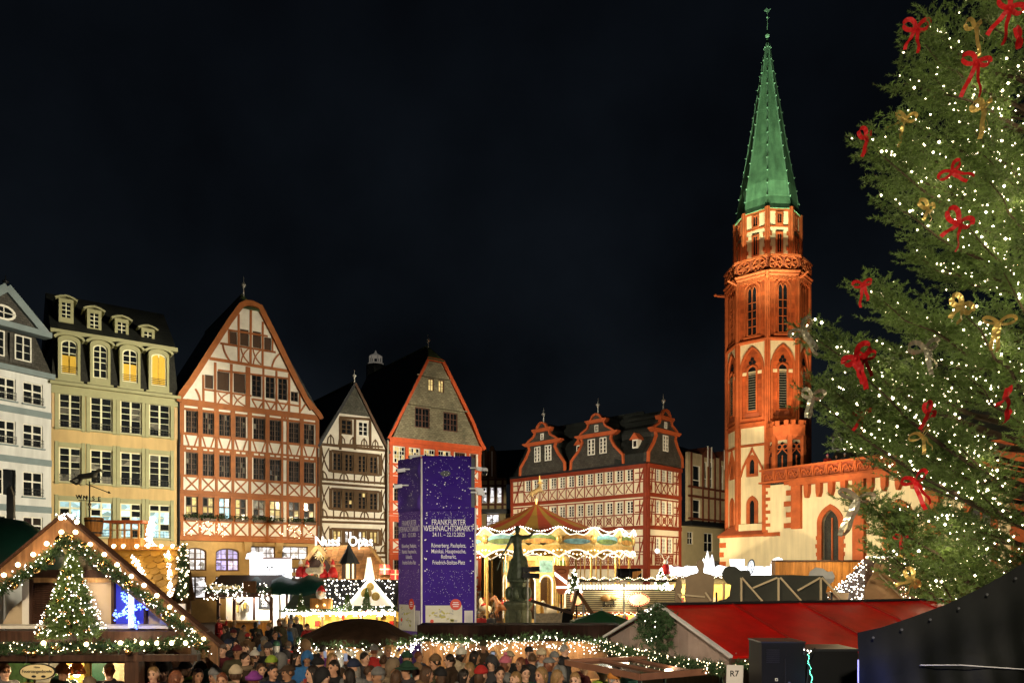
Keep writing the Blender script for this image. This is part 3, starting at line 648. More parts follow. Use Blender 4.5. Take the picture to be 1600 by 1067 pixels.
m_oxred = M('oxblood_timber', (.24,.035,.012), .6, .15, 2, rnd=.1)
m_warmpl = M('warm_infill', (.78,.69,.50), .85, .08, 1.2)
fk = Fac(799, 75.4, 1193, -1174); WK = fk.s(1011.6); cD = fk.o[1]+fk.d[1]*WK; fk2 = Fac(1011.6, cD, 1126, 1174); WK2 = fk2.s(1063.5)
hk = thing('corner_timber_house', 'corner half-timbered house with red beams and three curved slate gables', 'house', fk.at(0), fk.rz)
zE = fk.z(1011, 724); zk = lambda x, y: (740+x/3.81, 620+y/3.81)
def oxface(par, fc, Wf, wins, zrows, three):
    hl = [(a, b, z0, z1) for (z0, z1) in zrows for a, b in wins]
    wall(par, rect(.02, Wf-.02, 0, zE), [rect(*h) for h in hl], m_warmpl)
    for h in hl: window(par, *h, 2, 4, m_white, m_dark, bar=.045, mull=.12, out=.10, gmix=(g_dim, .12))
    s0, s1 = wins[0][0]-.12, wins[-1][1]+.12
    for z0, z1 in zrows:
        for z, w in ((z1+.12,.10),(z0-.06,.09)): beam(par, (.1,z),(Wf-.1,z), w, m_oxred, .06)
        bays = [(a, b) for a, b in wins]
        for i, (a, b) in enumerate(bays):
            e = b+.05 if i == len(bays)-1 else (b+bays[i+1][0])/2
            beam(par, (e, z0-1.05), (e, z1+.1), .09, m_oxred, .05)
            if i == 0: beam(par, (a-.08, z0-1.05), (a-.08, z1+.1), .09, m_oxred, .05)
            xa, xb, za_, zb_ = a-.0, b+.0, z0-1.0, z0-.13
            if three == 'lattice' and z0 == zrows[2][0]:
                for t in (-.33, 0, .33, .66): beam(par, (xa+(xb-xa)*max(t,0), za_ if t >= 0 else za_-(zb_-za_)*t), (min(xb, xa+(xb-xa)*(t+.66)), zb_ if t+.66 <= 1 else zb_-(zb_-za_)*(t-.34)), .05, m_oxred); beam(par, (xb-(xb-xa)*max(t,0), za_ if t >= 0 else za_-(zb_-za_)*t), (max(xa, xb-(xb-xa)*(t+.66)), zb_ if t+.66 <= 1 else zb_-(zb_-za_)*(t-.34)), .06, m_oxred)
            elif z0 == zrows[1][0]:
                c = ((xa+xb)/2, (za_+zb_)/2); r = min(xb-xa, zb_-za_)/2*.62
                cbeam(par, [(c[0]+r*math.cos(k*PI/6), c[1]+r*math.sin(k*PI/6)) for k in range(13)], .08, m_oxred); xbrace(par, xa, xb, za_, zb_, .07, m_oxred)
            else: xbrace(par, xa, xb, za_, zb_, .06, m_oxred, .07)
        for (u, v) in ((.25, s0-.1), (s1+.1, Wf-.3)):
            if v-u > .5:
                for z in (z0+.1, z1-.45, z1+.1): beam(par, (u,z),(v,z), .1, m_oxred)
                beam(par, (u+.15, z0-1.0), (v-.1, z1+.1) if u < Wf/2 else (v, z1+.1), .12, m_oxred); beam(par, ((u+v)/2, z0-1), ((u+v)/2, z1), .1, m_oxred)
        beam(par, (0, z0-1.22), (Wf, z0-1.22), .34, m_oxred, .14)
    beam(par, (0, zE-.15), (Wf, zE-.15), .36, m_oxred, .2)
    for s_ in (.14, Wf-.2): beam(par, (s_, 0), (s_, zE), .3 if s_ < 1 else .36, m_oxred, .1)
zr = [(fk.z(975, 753), fk.z(975, 734)+.05), (fk.z(975, 803), fk.z(975, 783)), (fk.z(975, 864), fk.z(975, 840))]
zr[0] = (zr[0][1]-1.15*1.0, zr[0][1]) if zr[0][1]-zr[0][0] < .9 else zr[0]
xk = [fk.s(zk(305,0)[0]), fk.s(zk(950,0)[0])]; n = 12; wdt = (xk[1]-xk[0])/(n-1+.68); wins = [(xk[0]+wdt*k, xk[0]+wdt*(k+.68)) for k in range(n)]
oxface(hk, fk, WK, wins, zr, 'lattice')
t2 = frame(fk2.at(0), fk2.rz)
w2 = [(fk2.s(zk(a,0)[0]), fk2.s(zk(b,0)[0])) for a, b in ((1083,1110),(1120,1147),(1156,1184))]
zr2 = zr
oxface(t2, fk2, WK2, w2, zr2, 'lattice')
def dutch(par, fc, pts, wz, tiny):
    """curved gable: base, shoulders, upper step and round cap; pts are zoom-4 pixels"""
    (bl, br, yb_), (sl, sr, ys), (ul, ur, yu), (tl, tr, yt) = pts
    cc = (fc.s(zk(ul,0)[0])+fc.s(zk(ur,0)[0]))/2
    f = lambda x, y: fc.sz(*zk(x, y)); B0 = f(bl, yb_); B1 = f(br, yb_); S0 = f(sl, ys); S1 = f(sr, ys); U0 = f(ul, yu); U1 = f(ur, yu); T0 = f(tl, yt); T1 = f(tr, yt)
    hb, hs_, hu, ht = (B1[0]-B0[0])/2, (S1[0]-S0[0])/2, (U1[0]-U0[0])/2, (T1[0]-T0[0])/2
    zb, zs, zu, zt = zE+.12, (S0[1]+S1[1])/2, (U0[1]+U1[1])/2, (T0[1]+T1[1])/2
    right = [(hb, zb), (hb*.98, zb+(zs-zb)*.3), (hs_*.82, zb+(zs-zb)*.62), (hs_*.66, zb+(zs-zb)*.85), (hs_*.72, zs), (hs_*.8, zs+.2), (hu*1.45, zs+(zu-zs)*.3), (hu*.85, zs+(zu-zs)*.62), (hu*.7, zu), (ht*1.1, zu+.15), (ht, zu+(zt-zu)*.5), (ht*.6, zt-.1), (0, zt)]
    poly = [(cc+x, z) for x, z in right]+[(cc-x, z) for x, z in right[::-1][1:]]
    zw0, zw1 = zb+(zs-zb)*.42, zb+(zs-zb)*.97
    MB().prism(poly, -.1, .35).build('gable_wall', m_slatef, par)
    for sg in (1, -1):
        cbeam(par, [(cc+sg*x, z) for x, z in right[:5]], .2, m_oxr2, .2, -.05, 'gable_trim'); cbeam(par, [(cc+sg*x, z) for x, z in right[5:9]], .17, m_oxr2, .2, -.05, 'gable_trim'); cbeam(par, [(cc+sg*x, z) for x, z in right[9:]], .2, m_oxr2, .22, -.05, 'gable_trim')
    for z, h2, th in ((zs, hs_, .3), (zu, hu, .26)):
        MB().prism([(cc-h2,z+.1),(cc-h2*.85,z-.12),(cc+h2*.85,z-.12),(cc+h2,z+.1),(cc+h2,z+.22),(cc-h2,z+.22)], -.32, .2).build('gable_cornice', m_oxr2, par)
    for (a, b) in wz:
        s0, s1 = fc.s(zk(a,0)[0]), fc.s(zk(b,0)[0]); window(par, s0, s1, zw0, zw1-.15, 2, 4, m_white, m_dark, y=-.13, bar=.07, mull=.2, out=.09)
    window(par, cc-.2, cc+.2, zs+.35, zs+.35+(zu-zs)*.5, 2, 2, m_white, m_dark, y=-.13, out=.08)
    MB().prism(poly, .35, 3.4).build('gable_roof', m_slate, par); finial(par, (cc, .1, zt), 1.5, m_finial)
m_oxr2 = M('bright_red_trim', (.48,.10,.03), .6, .12)
dutch(hk, fk, ((287,555,455),(303,532,278),(357,470,202),(385,437,155)), ((367,402),(430,467)), 0)
dutch(hk, fk, ((590,905,425),(612,866,232),(675,800,150),(705,763,105)), ((685,727),(755,797)), 0)
dutch(t2, fk2, ((1032,1235,410),(1050,1221,215),(1090,1180,135),(1112,1158,80)), ((1120,1150),), 0)
merge(t2, hk)
# main roof: steep slopes behind the gables
RD = 5.6
Ma = mat4(hk).inverted(); A = Vector((0,0,zE)); B = Vector((WK,0,zE)); Cc = Ma @ Vector((*fk2.at(WK2)[:2], zE)); Dd = A+(Cc-B); zR = zE+5.2
r0 = (A+Dd)/2+Vector((.8,0,zR-zE)); r1 = (B+Cc)/2+Vector((-2.2,0,zR-zE))
MB().add([A,B,Cc,Dd,r0,r1], [(0,1,5,4),(1,2,5),(2,3,4,5),(3,0,4)]).build('roof', m_slate, hk)
bx('gutter', hk, m_dkmetal, (WK/2, -.15, zE+.1), (WK, .25, .2))
for x, y in ((652,205),(607,315),(948,285)):
    s_, z_ = fk.sz(*zk(x, y)); z_ *= 1.01; dp = (z_-zE)*.5
    d = bx('roof_dormer', hk, m_white, (s_, dp-.2, z_), (.55, .9, .8)); MB().prism([(s_-.5,z_+.35),(s_+.5,z_+.35),(s_,z_+.95)], dp-.8, dp+.6).build('dormer_roof', m_oxr2, hk); bx('pane', hk, m_dark, (s_, dp-.66, z_-.02), (.3, .02, .5))

# ---------------------------------------------------------------- plain modern houses in the gaps
fm1 = Fac(745, 84, 1, -.05); W1 = fm1.s(800)
h1 = thing('bay_windowed_house', 'beige infill house with brown bay windows, between red house and corner house', 'house', fm1.at(0), fm1.rz)
m_beige = M('beige_plaster', (.60,.50,.28), .85, .1, .8); m_bayred = M('bay_timber', (.14,.04,.02), .6, .15)
qq = fm1.sz; zt = qq(770, 748)[1]; zl = qq(770, 798)[1]
hl = [rect(qq(760,0)[0], qq(780,0)[0], qq(770,828)[1], qq(770,803)[1])]
wall(h1, rect(0, W1, 0, zl), hl, m_beige); window(h1, qq(760,0)[0], qq(780,0)[0], qq(770,828)[1], qq(770,803)[1], 2, 2, m_bayred, g_white, bar=.08)
bay = [(753.5,762),(766,773.5),(777,785)]
wall(h1, rect(.3, W1-.6, zl, zt), [rect(qq(a,0)[0], qq(b,0)[0], qq(770,787)[1], qq(770,762)[1]) for a, b in bay], m_beige, y=-.8, t=.3, name='bay_wall')
for a, b in bay: window(h1, qq(a,0)[0], qq(b,0)[0], qq(770,787)[1], qq(770,762)[1], 1, [.35,.65], m_white, g_white, y=-.7, bar=.08)
for x in (752, 764, 775, 786): s_ = qq(x,0)[0]; beam(h1, (s_, zl), (s_, zt), .25, m_bayred, .08, -.8)
for y in (789, 760, 750): z = qq(770,y)[1]; beam(h1, (.3, z), (W1-.6, z), .2, m_bayred, .1, -.8)
bx('ledge', h1, m_dkmetal, (W1/2-.1, -.7, zl-.1), (W1-.3, 1.1, .45))
for a, b in ((751,762.5),(763,776)):
    s0, s1 = qq(a,0)[0], qq(b,0)[0]; z0 = zt; z1 = qq(760,698)[1]; c = (s0+s1)/2
    MB().prism([(s0,z0),(s1,z0),(s1,z1-.9),(c+.15,z1),(c-.15,z1),(s0,z1-.9)], -.6, 1).build('attic_bay', M('attic_brown', (.20,.10,.035), .7), h1)
    bx('mullion', h1, m_white, (c, -.64, (z0+z1)/2-.2), (.14, .08, z1-z0-.8)); bx('mullion', h1, m_bayred, (s0, -.62, (z0+z1)/2-.4), (.3, .1, z1-z0-1))
MB().add([(-1,1,zt-.5),(W1+4.5,1,zt-.5),(W1+4.5,8,qq(800,682)[1]),(-1,8,qq(770,688)[1])], [(0,1,2,3)]).build('roof', m_slate, h1)
fm2 = Fac(1064.5, 73.5, 1126, 1174); W2 = fm2.s(1142); qq = fm2.sz
h2 = thing('bay_windowed_house', 'yellow infill house with red-timbered bays left of the church tower', 'house', fm2.at(0), fm2.rz)
zt = qq(1090,712)[1]; zl = qq(1090,818)[1]; zm = qq(1090,772)[1]
lw = [(1074,1083,830,850),(1100,1114,832,862)]
wall(h2, rect(0, W2, 0, zl), [rect(qq(a,0)[0], qq(b,0)[0], qq(a,d)[1], qq(a,c)[1]) for a, b, c, d in lw], m_beige)
for a, b, c, d in lw: window(h2, qq(a,0)[0], qq(b,0)[0], qq(a,d)[1], qq(a,c)[1], 2, 2, m_white, m_dark, bar=.08)
bw = [(1073,1084.5,727,763),(1073,1084.5,780,811),(1091,1095,722,763),(1100,1104,722,763),(1118,1121,728,768),(1126,1129,730,768)]
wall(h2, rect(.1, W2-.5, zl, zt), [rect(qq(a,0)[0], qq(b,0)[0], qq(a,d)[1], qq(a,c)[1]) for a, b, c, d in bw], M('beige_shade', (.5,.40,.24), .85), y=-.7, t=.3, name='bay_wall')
for a, b, c, d in bw: window(h2, qq(a,0)[0], qq(b,0)[0], qq(a,d)[1], qq(a,c)[1], 1, [.35,.65], m_white, m_dark, y=-.6, bar=.09)
for x in (1070, 1088, 1097, 1107, 1115, 1124, 1132): s_ = qq(x,0)[0]; beam(h2, (s_, zl), (s_, zt), .22, m_bayred, .1, -.7)
for y in (764, 778, 812): z = qq(1090,y)[1]; beam(h2, (.1, z), (W2-.5, z), .18, m_bayred, .12, -.7)
for a, b, yt in ((1088,1108,698),(1114,1134,704)):
    s0, s1 = qq(a,0)[0], qq(b,0)[0]; z1 = qq(a,yt)[1]; c = (s0+s1)/2
    MB().prism([(s0,zt-.2),(s1,zt-.2),(s1,z1-.8),(c+.4,z1),(c-.4,z1),(s0,z1-.8)], -.75, 2).build('attic_bay', m_bayred, h2)
    for e in (c-.4, c+.35): bx('mullion', h2, m_white, (e, -.8, (zt+z1)/2-.5), (.12, .08, z1-zt+1.2))
bx('ledge', h2, m_dkmetal, (W2/2-.2, -.6, zl-.12), (W2-.2, 1.2, .4))
MB().add([(0,-.3,zt-.1),(W2,-.3,zt-.1),(W2,6,zt+2.4),(0,6,zt+2.4)], [(0,1,2,3)]).build('roof', m_slate, h2)

# ================================================================== CHURCH
TC = Vector((px(1199,65), 65, 0)); A0 = math.radians(-108.8)   # a corner of the octagon looks at the square
ch = thing('church', 'gothic church with red sandstone tower, green copper spire and cream nave', 'church', TC)
m_sst = M('red_sandstone', (.46,.092,.020), .8, .38, .7, bump=.3, kind='slate', kw=dict(rot=(PI/2,0,0), bw=.7, rh=.36, ms=.012, mo=(.62,.62,.62,1)))
m_sst2 = M('sandstone_trim', (.43,.098,.025), .75, .3, 1.2, bump=.2, bscale=12)
m_chcream = M('church_plaster', (.76,.64,.38), .85, .07, .5, bump=.08, bscale=30, kind='streak', kw=dict(amt=.1))
m_copper = M('green_copper', (.15,.36,.18), .6, .32, .8, bump=.3, bscale=5, kind='streak', kw=dict(amt=.3))
zT = lambda y: H+(HY-y)*61.6/F
R = 63/F*65; R2 = 47.5/F*65; zs0 = H+(HY-322)*62.4/F; zb1 = zT(397); zb0 = zT(424); zl1 = zT(527); zl2 = zT(657); zl3 = zT(692); zl4 = 6.6
def octa(name, r0, z0, r1, z1, mat, cap=True): return MB().lathe([(r0,z0),(r1,z1)], 8, (0,0,0), A0).build(name, mat, ch)
octa('tower_base', R*.97, 0, R*.97, zl4, m_chcream); octa('tower_lower_stage', R*.955, zl4, R*.955, zl2, m_chcream)
octa('tower_bell_stage', R*.955, zl2, R*.955, zl1, m_sst); octa('tower_upper_stage', R*.955, zl1, R*.955, zb0, m_sst)
for z, h, k in ((zl2,.2,1.0),(zl1,.25,1.02),(zl3,.16,1.0),(zb0-.1,.3,1.03),(zb0+.12,.2,1.06),(zl4,.3,1.03)):
    MB().lathe([(R*k*.96,z-h*.7),(R*k,z-h*.2),(R*k,z+h*.2),(R*.96,z+h*.7)], 8, (0,0,0), A0).build('string_course', m_sst2, ch)
octa('gallery_floor', R*1.0, zb0-.5, R*1.0, zb0+.1, m_sst2)
octa('tower_drum', R2, zb0, R2, zs0, m_chcream)
for k in range(8):
    a = A0+k*PI/4; c, s = math.cos(a), math.sin(a); Rm = Matrix.Rotation(a, 3, 'Z')
    for z0, z1, rr, w in ((zl4, zl2, R*.955, .5),(zl2, zl1, R*.955, .46),(zl1, zb0-.3, R*.955, .42),(zb0, zs0, R2, .42)):
        m = MB().box((c*(rr-.05), s*(rr-.05), (z0+z1)/2), (.34, w, z1-z0), Rm); m.cyl((c*(rr+.1), s*(rr+.1), z0), (c*(rr+.1), s*(rr+.1), z1), .12, n=6); m.build('corner_pier', m_sst2, ch)
    fa = a+PI/8   # face centre direction
    if math.cos(fa-A0) < -.3: continue
    def face(rr): ap = rr*math.cos(PI/8); return frame((TC.x+ap*math.cos(fa), TC.y+ap*math.sin(fa), 0), fa+PI/2)
    L2 = R*.955*math.sin(PI/8)
    f = face(R*.955)
    # upper stage: recessed panel with twin lancets
    z0, z1 = zT(518)+.05, zT(441)
    for sg in (-1, 1):
        po = arched(sg*.2-.16, sg*.2+.16, z0, z1, .5, pointed=True); MB().prism(po, -.02, .1).build('lancet_pane', m_dark, f)
        MB().prism(inset(po, -.07), -.1, .02, [po]).build('lancet_frame', m_sst2, f)
        for q_ in range(1, 5): bx('lancet_bar', f, m_sst2, (sg*.2, -.04, z0+(z1-z0)*q_/6), (.32, .05, .05))
    beam(f, (-.75, z0-.2), (.75, z0-.2), .14, m_sst2, .14, name='window_sill')
    po = arched(-.62, .62, z0-.1, z1+.35, .6, pointed=True); MB().prism(inset(po,-.1), -.07, .02, [po]).build('window_moulding', m_sst2, f)
    # bell stage: pointed recess, cream spandrels, louvres and trefoils
    z0, zs_ = zT(637), zT(553)
    MB().prism([(-L2+.2, zT(575)), (L2-.2, zT(575)), (L2-.2, zl1-.15), (-L2+.2, zl1-.15)], -.035, .02, [arched(-L2+.32, L2-.32, zT(580), zl1-.55, 1.75, 12, True)]).build('cream_spandrel', m_chcream, f)
    po = arched(-L2+.3, L2-.3, zl2+.3, zl1-.5, 1.8, 12, True); MB().prism(inset(po,-.06), -.14, .0, [inset(po, .12)]).build('arch_moulding', m_sst2, f)
    po = arched(-.33, .33, z0, zs_-.75, .3, pointed=True); MB().prism(po, -.015, .05).build('louvre_back', m_dark, f); MB().prism(inset(po,-.13), -.12, 0, [po]).build('louvre_frame', m_sst2, f)
    n = 16; hh = (zs_-1.05-z0)/n
    for q_ in range(n): bx('louvre', f, M('louvre_slate', (.10,.11,.08), .6), (0, -.06, z0+hh*(q_+.5)), (.64, .12, .05), (.5,0,0))
    for (x_, zz) in ((-.16, zs_-.42), (.16, zs_-.42), (0, zs_-.15)): MB().prism([(x_+.15*math.cos(t*PI/5), zz+.15*math.sin(t*PI/5)) for t in range(10)], -.05, .0).build('trefoil', m_dark, f)
    bx('apron', f, M('dark_sandstone', (.30,.07,.025), .8), (0, -.01, zl2+.62), (1.2, .06, .5))
    # cream panel stage and lower stage with small windows under ogee mouldings
    bx('panel_top', f, m_sst2, (0, 0, zl2-.2), (2*L2-.3, .1, .3))
    pts = [(-L2+.25, zl3-2.6), (-L2+.45, zl3-1.9), (-.45, zl3-1.15), (-.1, zl3-.55), (0, zl3-.2), (.1, zl3-.55), (.45, zl3-1.15), (L2-.45, zl3-1.9), (L2-.25, zl3-2.6)]
    cbeam(f, pts, .13, m_sst2, .14, 0, 'ogee_moulding')
    for z0_, z1_ in ((zT(742), zT(707)), (zT(822), zT(772))):
        po = arched(-.2, .2, z0_+.25, z1_-.4, .35, pointed=True); MB().prism(arched(-.5,.5,z0_,z1_,.7,8,True), -.1, .05, [po]).build('window_frame', m_sst2, f); MB().prism(po, -.02, .02).build('pane', m_dark, f)
    merge(f, ch)
    # drum face
    f = face(R2); L3 = R2*math.sin(PI/8)
    for za_, zb_, w in ((zb1+.55, zb1+2.1, .34), (zs0-1.35, zs0-.55, .34)):
        MB().prism(rect(-w/2-.15, w/2+.15, za_-.15, zb_+.15), -.1, .02, [rect(-w/2, w/2, za_, zb_)]).build('window_frame', m_sst2, f); bx('pane', f, m_dark, (0, 0, (za_+zb_)/2), (w, .02, zb_-za_)); bx('mullion', f, m_sst2, (0, -.03, (za_+zb_)/2), (.05, .05, zb_-za_))
    for q_ in range(5): 
        for sg in (-1, 1): bx('quoin', f, m_sst2, (sg*(L3-.2-(.07 if q_ % 2 else 0)), -.015, zb1+.25+q_*.62), (.2 if q_ % 2 else .12, .08, .3))
    bx('drum_band', f, m_sst2, (0, -.01, zs0-1.6), (2*L3-.3, .08, .14)); bx('drum_band', f, m_sst2, (0, -.01, zs0-.15), (2*L3-.2, .1, .4)); merge(f, ch)
    # gallery balustrade with tracery, corbel frieze
    rg = R*1.04; f = face(rg); Lg = rg*math.sin(PI/8)
    bx('balustrade_rail', f, m_sst2, (0, .08, zb1-.04), (2*Lg, .2, .16))
    for sg in (-1, 1):
        c_ = (sg*Lg*.48, (zb0+zb1)/2+.05); r_ = (zb1-zb0)/2-.18
        cbeam(f, [(c_[0]+r_*math.cos(t*PI/8), c_[1]+r_*math.sin(t*PI/8)) for t in range(17)], .1, m_sst2, .06, .06, 'tracery'); 
        for t in range(3): aa = t*PI/3+.3; cbeam(f, [(c_[0]-r_*math.cos(aa), c_[1]-r_*math.sin(aa)), (c_[0]+r_*math.cos(aa), c_[1]+r_*math.sin(aa))], .08, m_sst2, .05, .06, 'tracery')
    bx('balustrade_back', f, M('dark_sandstone'), (0, .14, (zb0+zb1)/2), (2*Lg, .06, zb1-zb0))
    for t in range(7): bx('frieze_block', f, m_sst2, (-Lg+.25+t*(2*Lg-.5)/6, .15, zb0-.45), (.12, .14, .35))
    merge(f, ch)
    if k % 2 == 0 or True:
        g = frame((TC.x+R*1.02*c, TC.y+R*1.02*s, 0), a); m = MB().path([(0,0,zb0-.4),(.45,0,zb0-.35),(.75,0,zb0-.25)], .13, 6, .08); m.ball((.8,0,zb0-.22), .13); m.build('gargoyle', m_sst2, g); merge(g, ch)
zt_ = H+(HY-58)*65/F
spire = MB().lathe([(R2*1.07,zs0-.15),(R2*1.0,zs0+.3),(R2*.94,zs0+1.0),(R2*.88,zs0+2.4),(R2*.62,zs0+(zt_-zs0)*.37),(R2*.2,zs0+(zt_-zs0)*.80),(.09,zt_-.6),(.05,zt_)], 8, (0,0,0), A0).build('spire', m_copper, ch)
for k in range(8):
    a = A0+k*PI/4; prof = [(R2*.94,zs0+1.0),(R2*.62,zs0+(zt_-zs0)*.37),(R2*.2,zs0+(zt_-zs0)*.80),(.12,zt_-.6)]
    m = MB(); m.path([(r_*math.cos(a), r_*math.sin(a), z_) for r_, z_ in prof], .07, 5)
    for t in range(13):
        z_ = zs0+1.0+(zt_-zs0-2.0)*t/12; r_ = np.interp(z_, [p[1] for p in prof], [p[0] for p in prof])+.1; m.ball((r_*math.cos(a), r_*math.sin(a), z_), .075, n=6, m=4)
    m.build('spire_rib', M('pale_copper', (.16,.34,.20), .55, .2), ch)
zf = H+(HY-15)*65/F
m = MB().cyl((0,0,zt_-.3), (0,0,zf), .05, .025, 6); m.ball((0,0,zt_+.1), .2); m.ball((0,0,zf-.7), .1); m.prism([(-.28,zf-.1),(-.06,zf-.22),(.16,zf-.19),(.32,zf+.06),(.1,zf-.03),(-.06,zf+.1)], -.03, .03); m.build('weathercock', M('pale_copper'), ch)

for da in (-.75, 0, .75): plight('gallery_fill', (3.25*math.cos(A0+da), 3.25*math.sin(A0+da), zb0+.8), 70, (1,.76,.48), .12, ch)  # unseen lights added to brighten the dark foot of the drum
# nave
fn = Fac(1192, 61, 840, -1174); LN = 34; q = fn.sz
nv = frame(fn.at(0), fn.rz); zB0 = fn.z(1192, 756); zB1 = fn.z(1192, 736)
wq = [(1284.5,1310)]; s0 = fn.s(1284.5); s1 = fn.s(1311); wz0, wz1 = fn.z(1297, 889), fn.z(1297, 796)
pitch = fn.s(1404)-fn.s(1297); wn = [(s0+pitch*k, s1+pitch*k) for k in range(5)]
wn = [w for w in wn if w[1] < LN-1]
wall(nv, [(-4.35,0),(LN,0),(LN,zB0),(0,zB0),(0,6.9),(-4.35,6.9)], [arched(a, b, 2.5, wz1, 1.1, 10, True) for a, b in wn], m_chcream, t=.6, name='nave_wall')
m_lead = M('leaded_glass', (.03,.03,.025), .12, .5, 8, spec=.6)
for a, b in wn:
    po = arched(a, b, 2.5, wz1, 1.1, 10, True); MB().prism(po, .28, .32).build('nave_window_pane', m_lead, nv)
    ou = arched(a-.38, b+.38, 2.3, wz1+.42, 1.35, 10, True); MB().prism(ou, -.09, .2, [po]).build('nave_window_surround', m_sst2, nv)
    for t in range(7): 
        for sg, e in ((-1, a-.42), (1, b+.42)): bx('surround_stone', nv, m_sst2, (e, -.02, 2.7+t*.62), (.2 if t % 2 else .1, .11, .3))
    bx('window_mullion', nv, m_sst2, ((a+b)/2, .24, (2.5+wz1)/2-.4), (.1, .1, wz1-2.5-.4))
bt = fn.s(1345)
for k in range(4):
    c = bt+pitch*k
    if c > LN-1: break
    bx('buttress', nv, m_sst2, (c, -.16, zB0/2+1.3), (.85, .5, zB0-2.6)); bx('buttress_foot', nv, m_sst2, (c, -.25, 1.4), (1.05, .7, 2.8))
    for t in range(9): bx('quoin', nv, m_sst2, (c+(.5 if t % 2 else -.5)*1.0, -.02, 2.9+t*.85), (.25, .1, .4))
c0, c1 = fn.s(1238), fn.s(1252)
for t in range(8): bx('quoin', nv, m_sst2, ((.35 if t % 2 else .25), -.02, 6.9+t*.52+.2), (.7 if t % 2 else .45, .1, .27 if t % 2 else .25))
bx('corner_strip', nv, m_sst2, (.12, -.03, (6.9+zB0)/2), (.3, .12, zB0-6.9))
bx('pier', nv, m_sst2, ((c0+c1)/2+.1, -.14, (zB0+fn.z(1245,826))/2), (c1-c0, .4, zB0-fn.z(1245,826)))
for t in range(5): bx('quoin', nv, m_sst2, (c0-.25, -.03, fn.z(1245,824)+.2+t*.85), (.9 if t % 2 == 0 else .5, .14, .4))
bx('cornice', nv, m_sst2, (c0+(LN-c0)/2, -.2, zB0-.22), (LN-c0, .6, .42))
xx = c1+.65
while xx < LN-.5:
    if min(abs(xx-(bt+pitch*k)) for k in range(4)) > .75:
        MB().prism([(xx-.2,zB0-.4),(xx+.2,zB0-.4),(xx+.18,zB0-1.1),(xx+.05,zB0-1.45),(xx-.1,zB0-1.45),(xx-.18,zB0-1.1)], -.42, .02).build('corbel', m_sst2, nv)
    xx += 1.0
# balustrade with flowing tracery
bx('balustrade_rail', nv, m_sst2, (LN/2, -.2, zB1), (LN+.2, .34, .16)); bx('balustrade_plinth', nv, m_sst2, (LN/2, -.22, zB0+.04), (LN+.25, .4, .14))
bx('balustrade_back', nv, M('dark_sandstone'), (LN/2, -.1, (zB0+zB1)/2), (LN, .06, zB1-zB0-.1))
for k in range(30):
    a = .1+k*1.13
    if a > LN: break
    bx('baluster', nv, m_sst2, (a, -.2, (zB0+zB1)/2), (.1, .2, zB1-zB0-.1))
    if a < LN-1.2:
        zc = (zB0+zB1)/2; m = MB()
        m.strip([(a+.1,zB0+.12),(a+.2,zc+.15),(a+.42,zc+.28),(a+.55,zc+.05),(a+.42,zc-.12),(a+.33,zc)], .08, -.28, -.14); m.strip([(a+1.05,zB1-.12),(a+.95,zc-.15),(a+.72,zc-.28),(a+.6,zc-.05),(a+.72,zc+.12),(a+.82,zc)], .08, -.28, -.14); m.build('tracery', m_sst2, nv)
bx('deck', nv, m_dkmetal, (LN/2, 1.6, zB0-.1), (LN, 3.2, .16))
MB().add([(3,2.6,zB0-.1),(LN,2.6,zB0-.1),(LN,8,zB0+9),(6,8,zB0+9)], [(0,1,2,3)]).build('nave_roof', m_slate, nv)
MB().add([(-4.5,-.3,6.85),(.3,-.3,6.85),(.3,1.1,8.1),(-3.2,1.1,8.1),(-4.5,3,6.85),(-3.2,3,8.1)], [(0,1,2,3),(4,0,3,5)]).build('porch_roof', M('dark_sandstone'), nv)
bx('ledge', nv, m_sst2, (-2.0, -.1, 6.82), (4.7, .35, .18)); bx('ledge', nv, m_chcream, (-1.2, .3, 7.35), (2.6, .3, .9)); bx('ledge', nv, m_sst2, (.9, -.08, 6.85), (1.4, .3, .3))
for t in range(8): bx('quoin', nv, m_sst2, (-4.12+(.1 if t % 2 else 0), -.03, .5+t*.8), (.65 if t % 2 else .42, .1, .42))
merge(nv, ch)
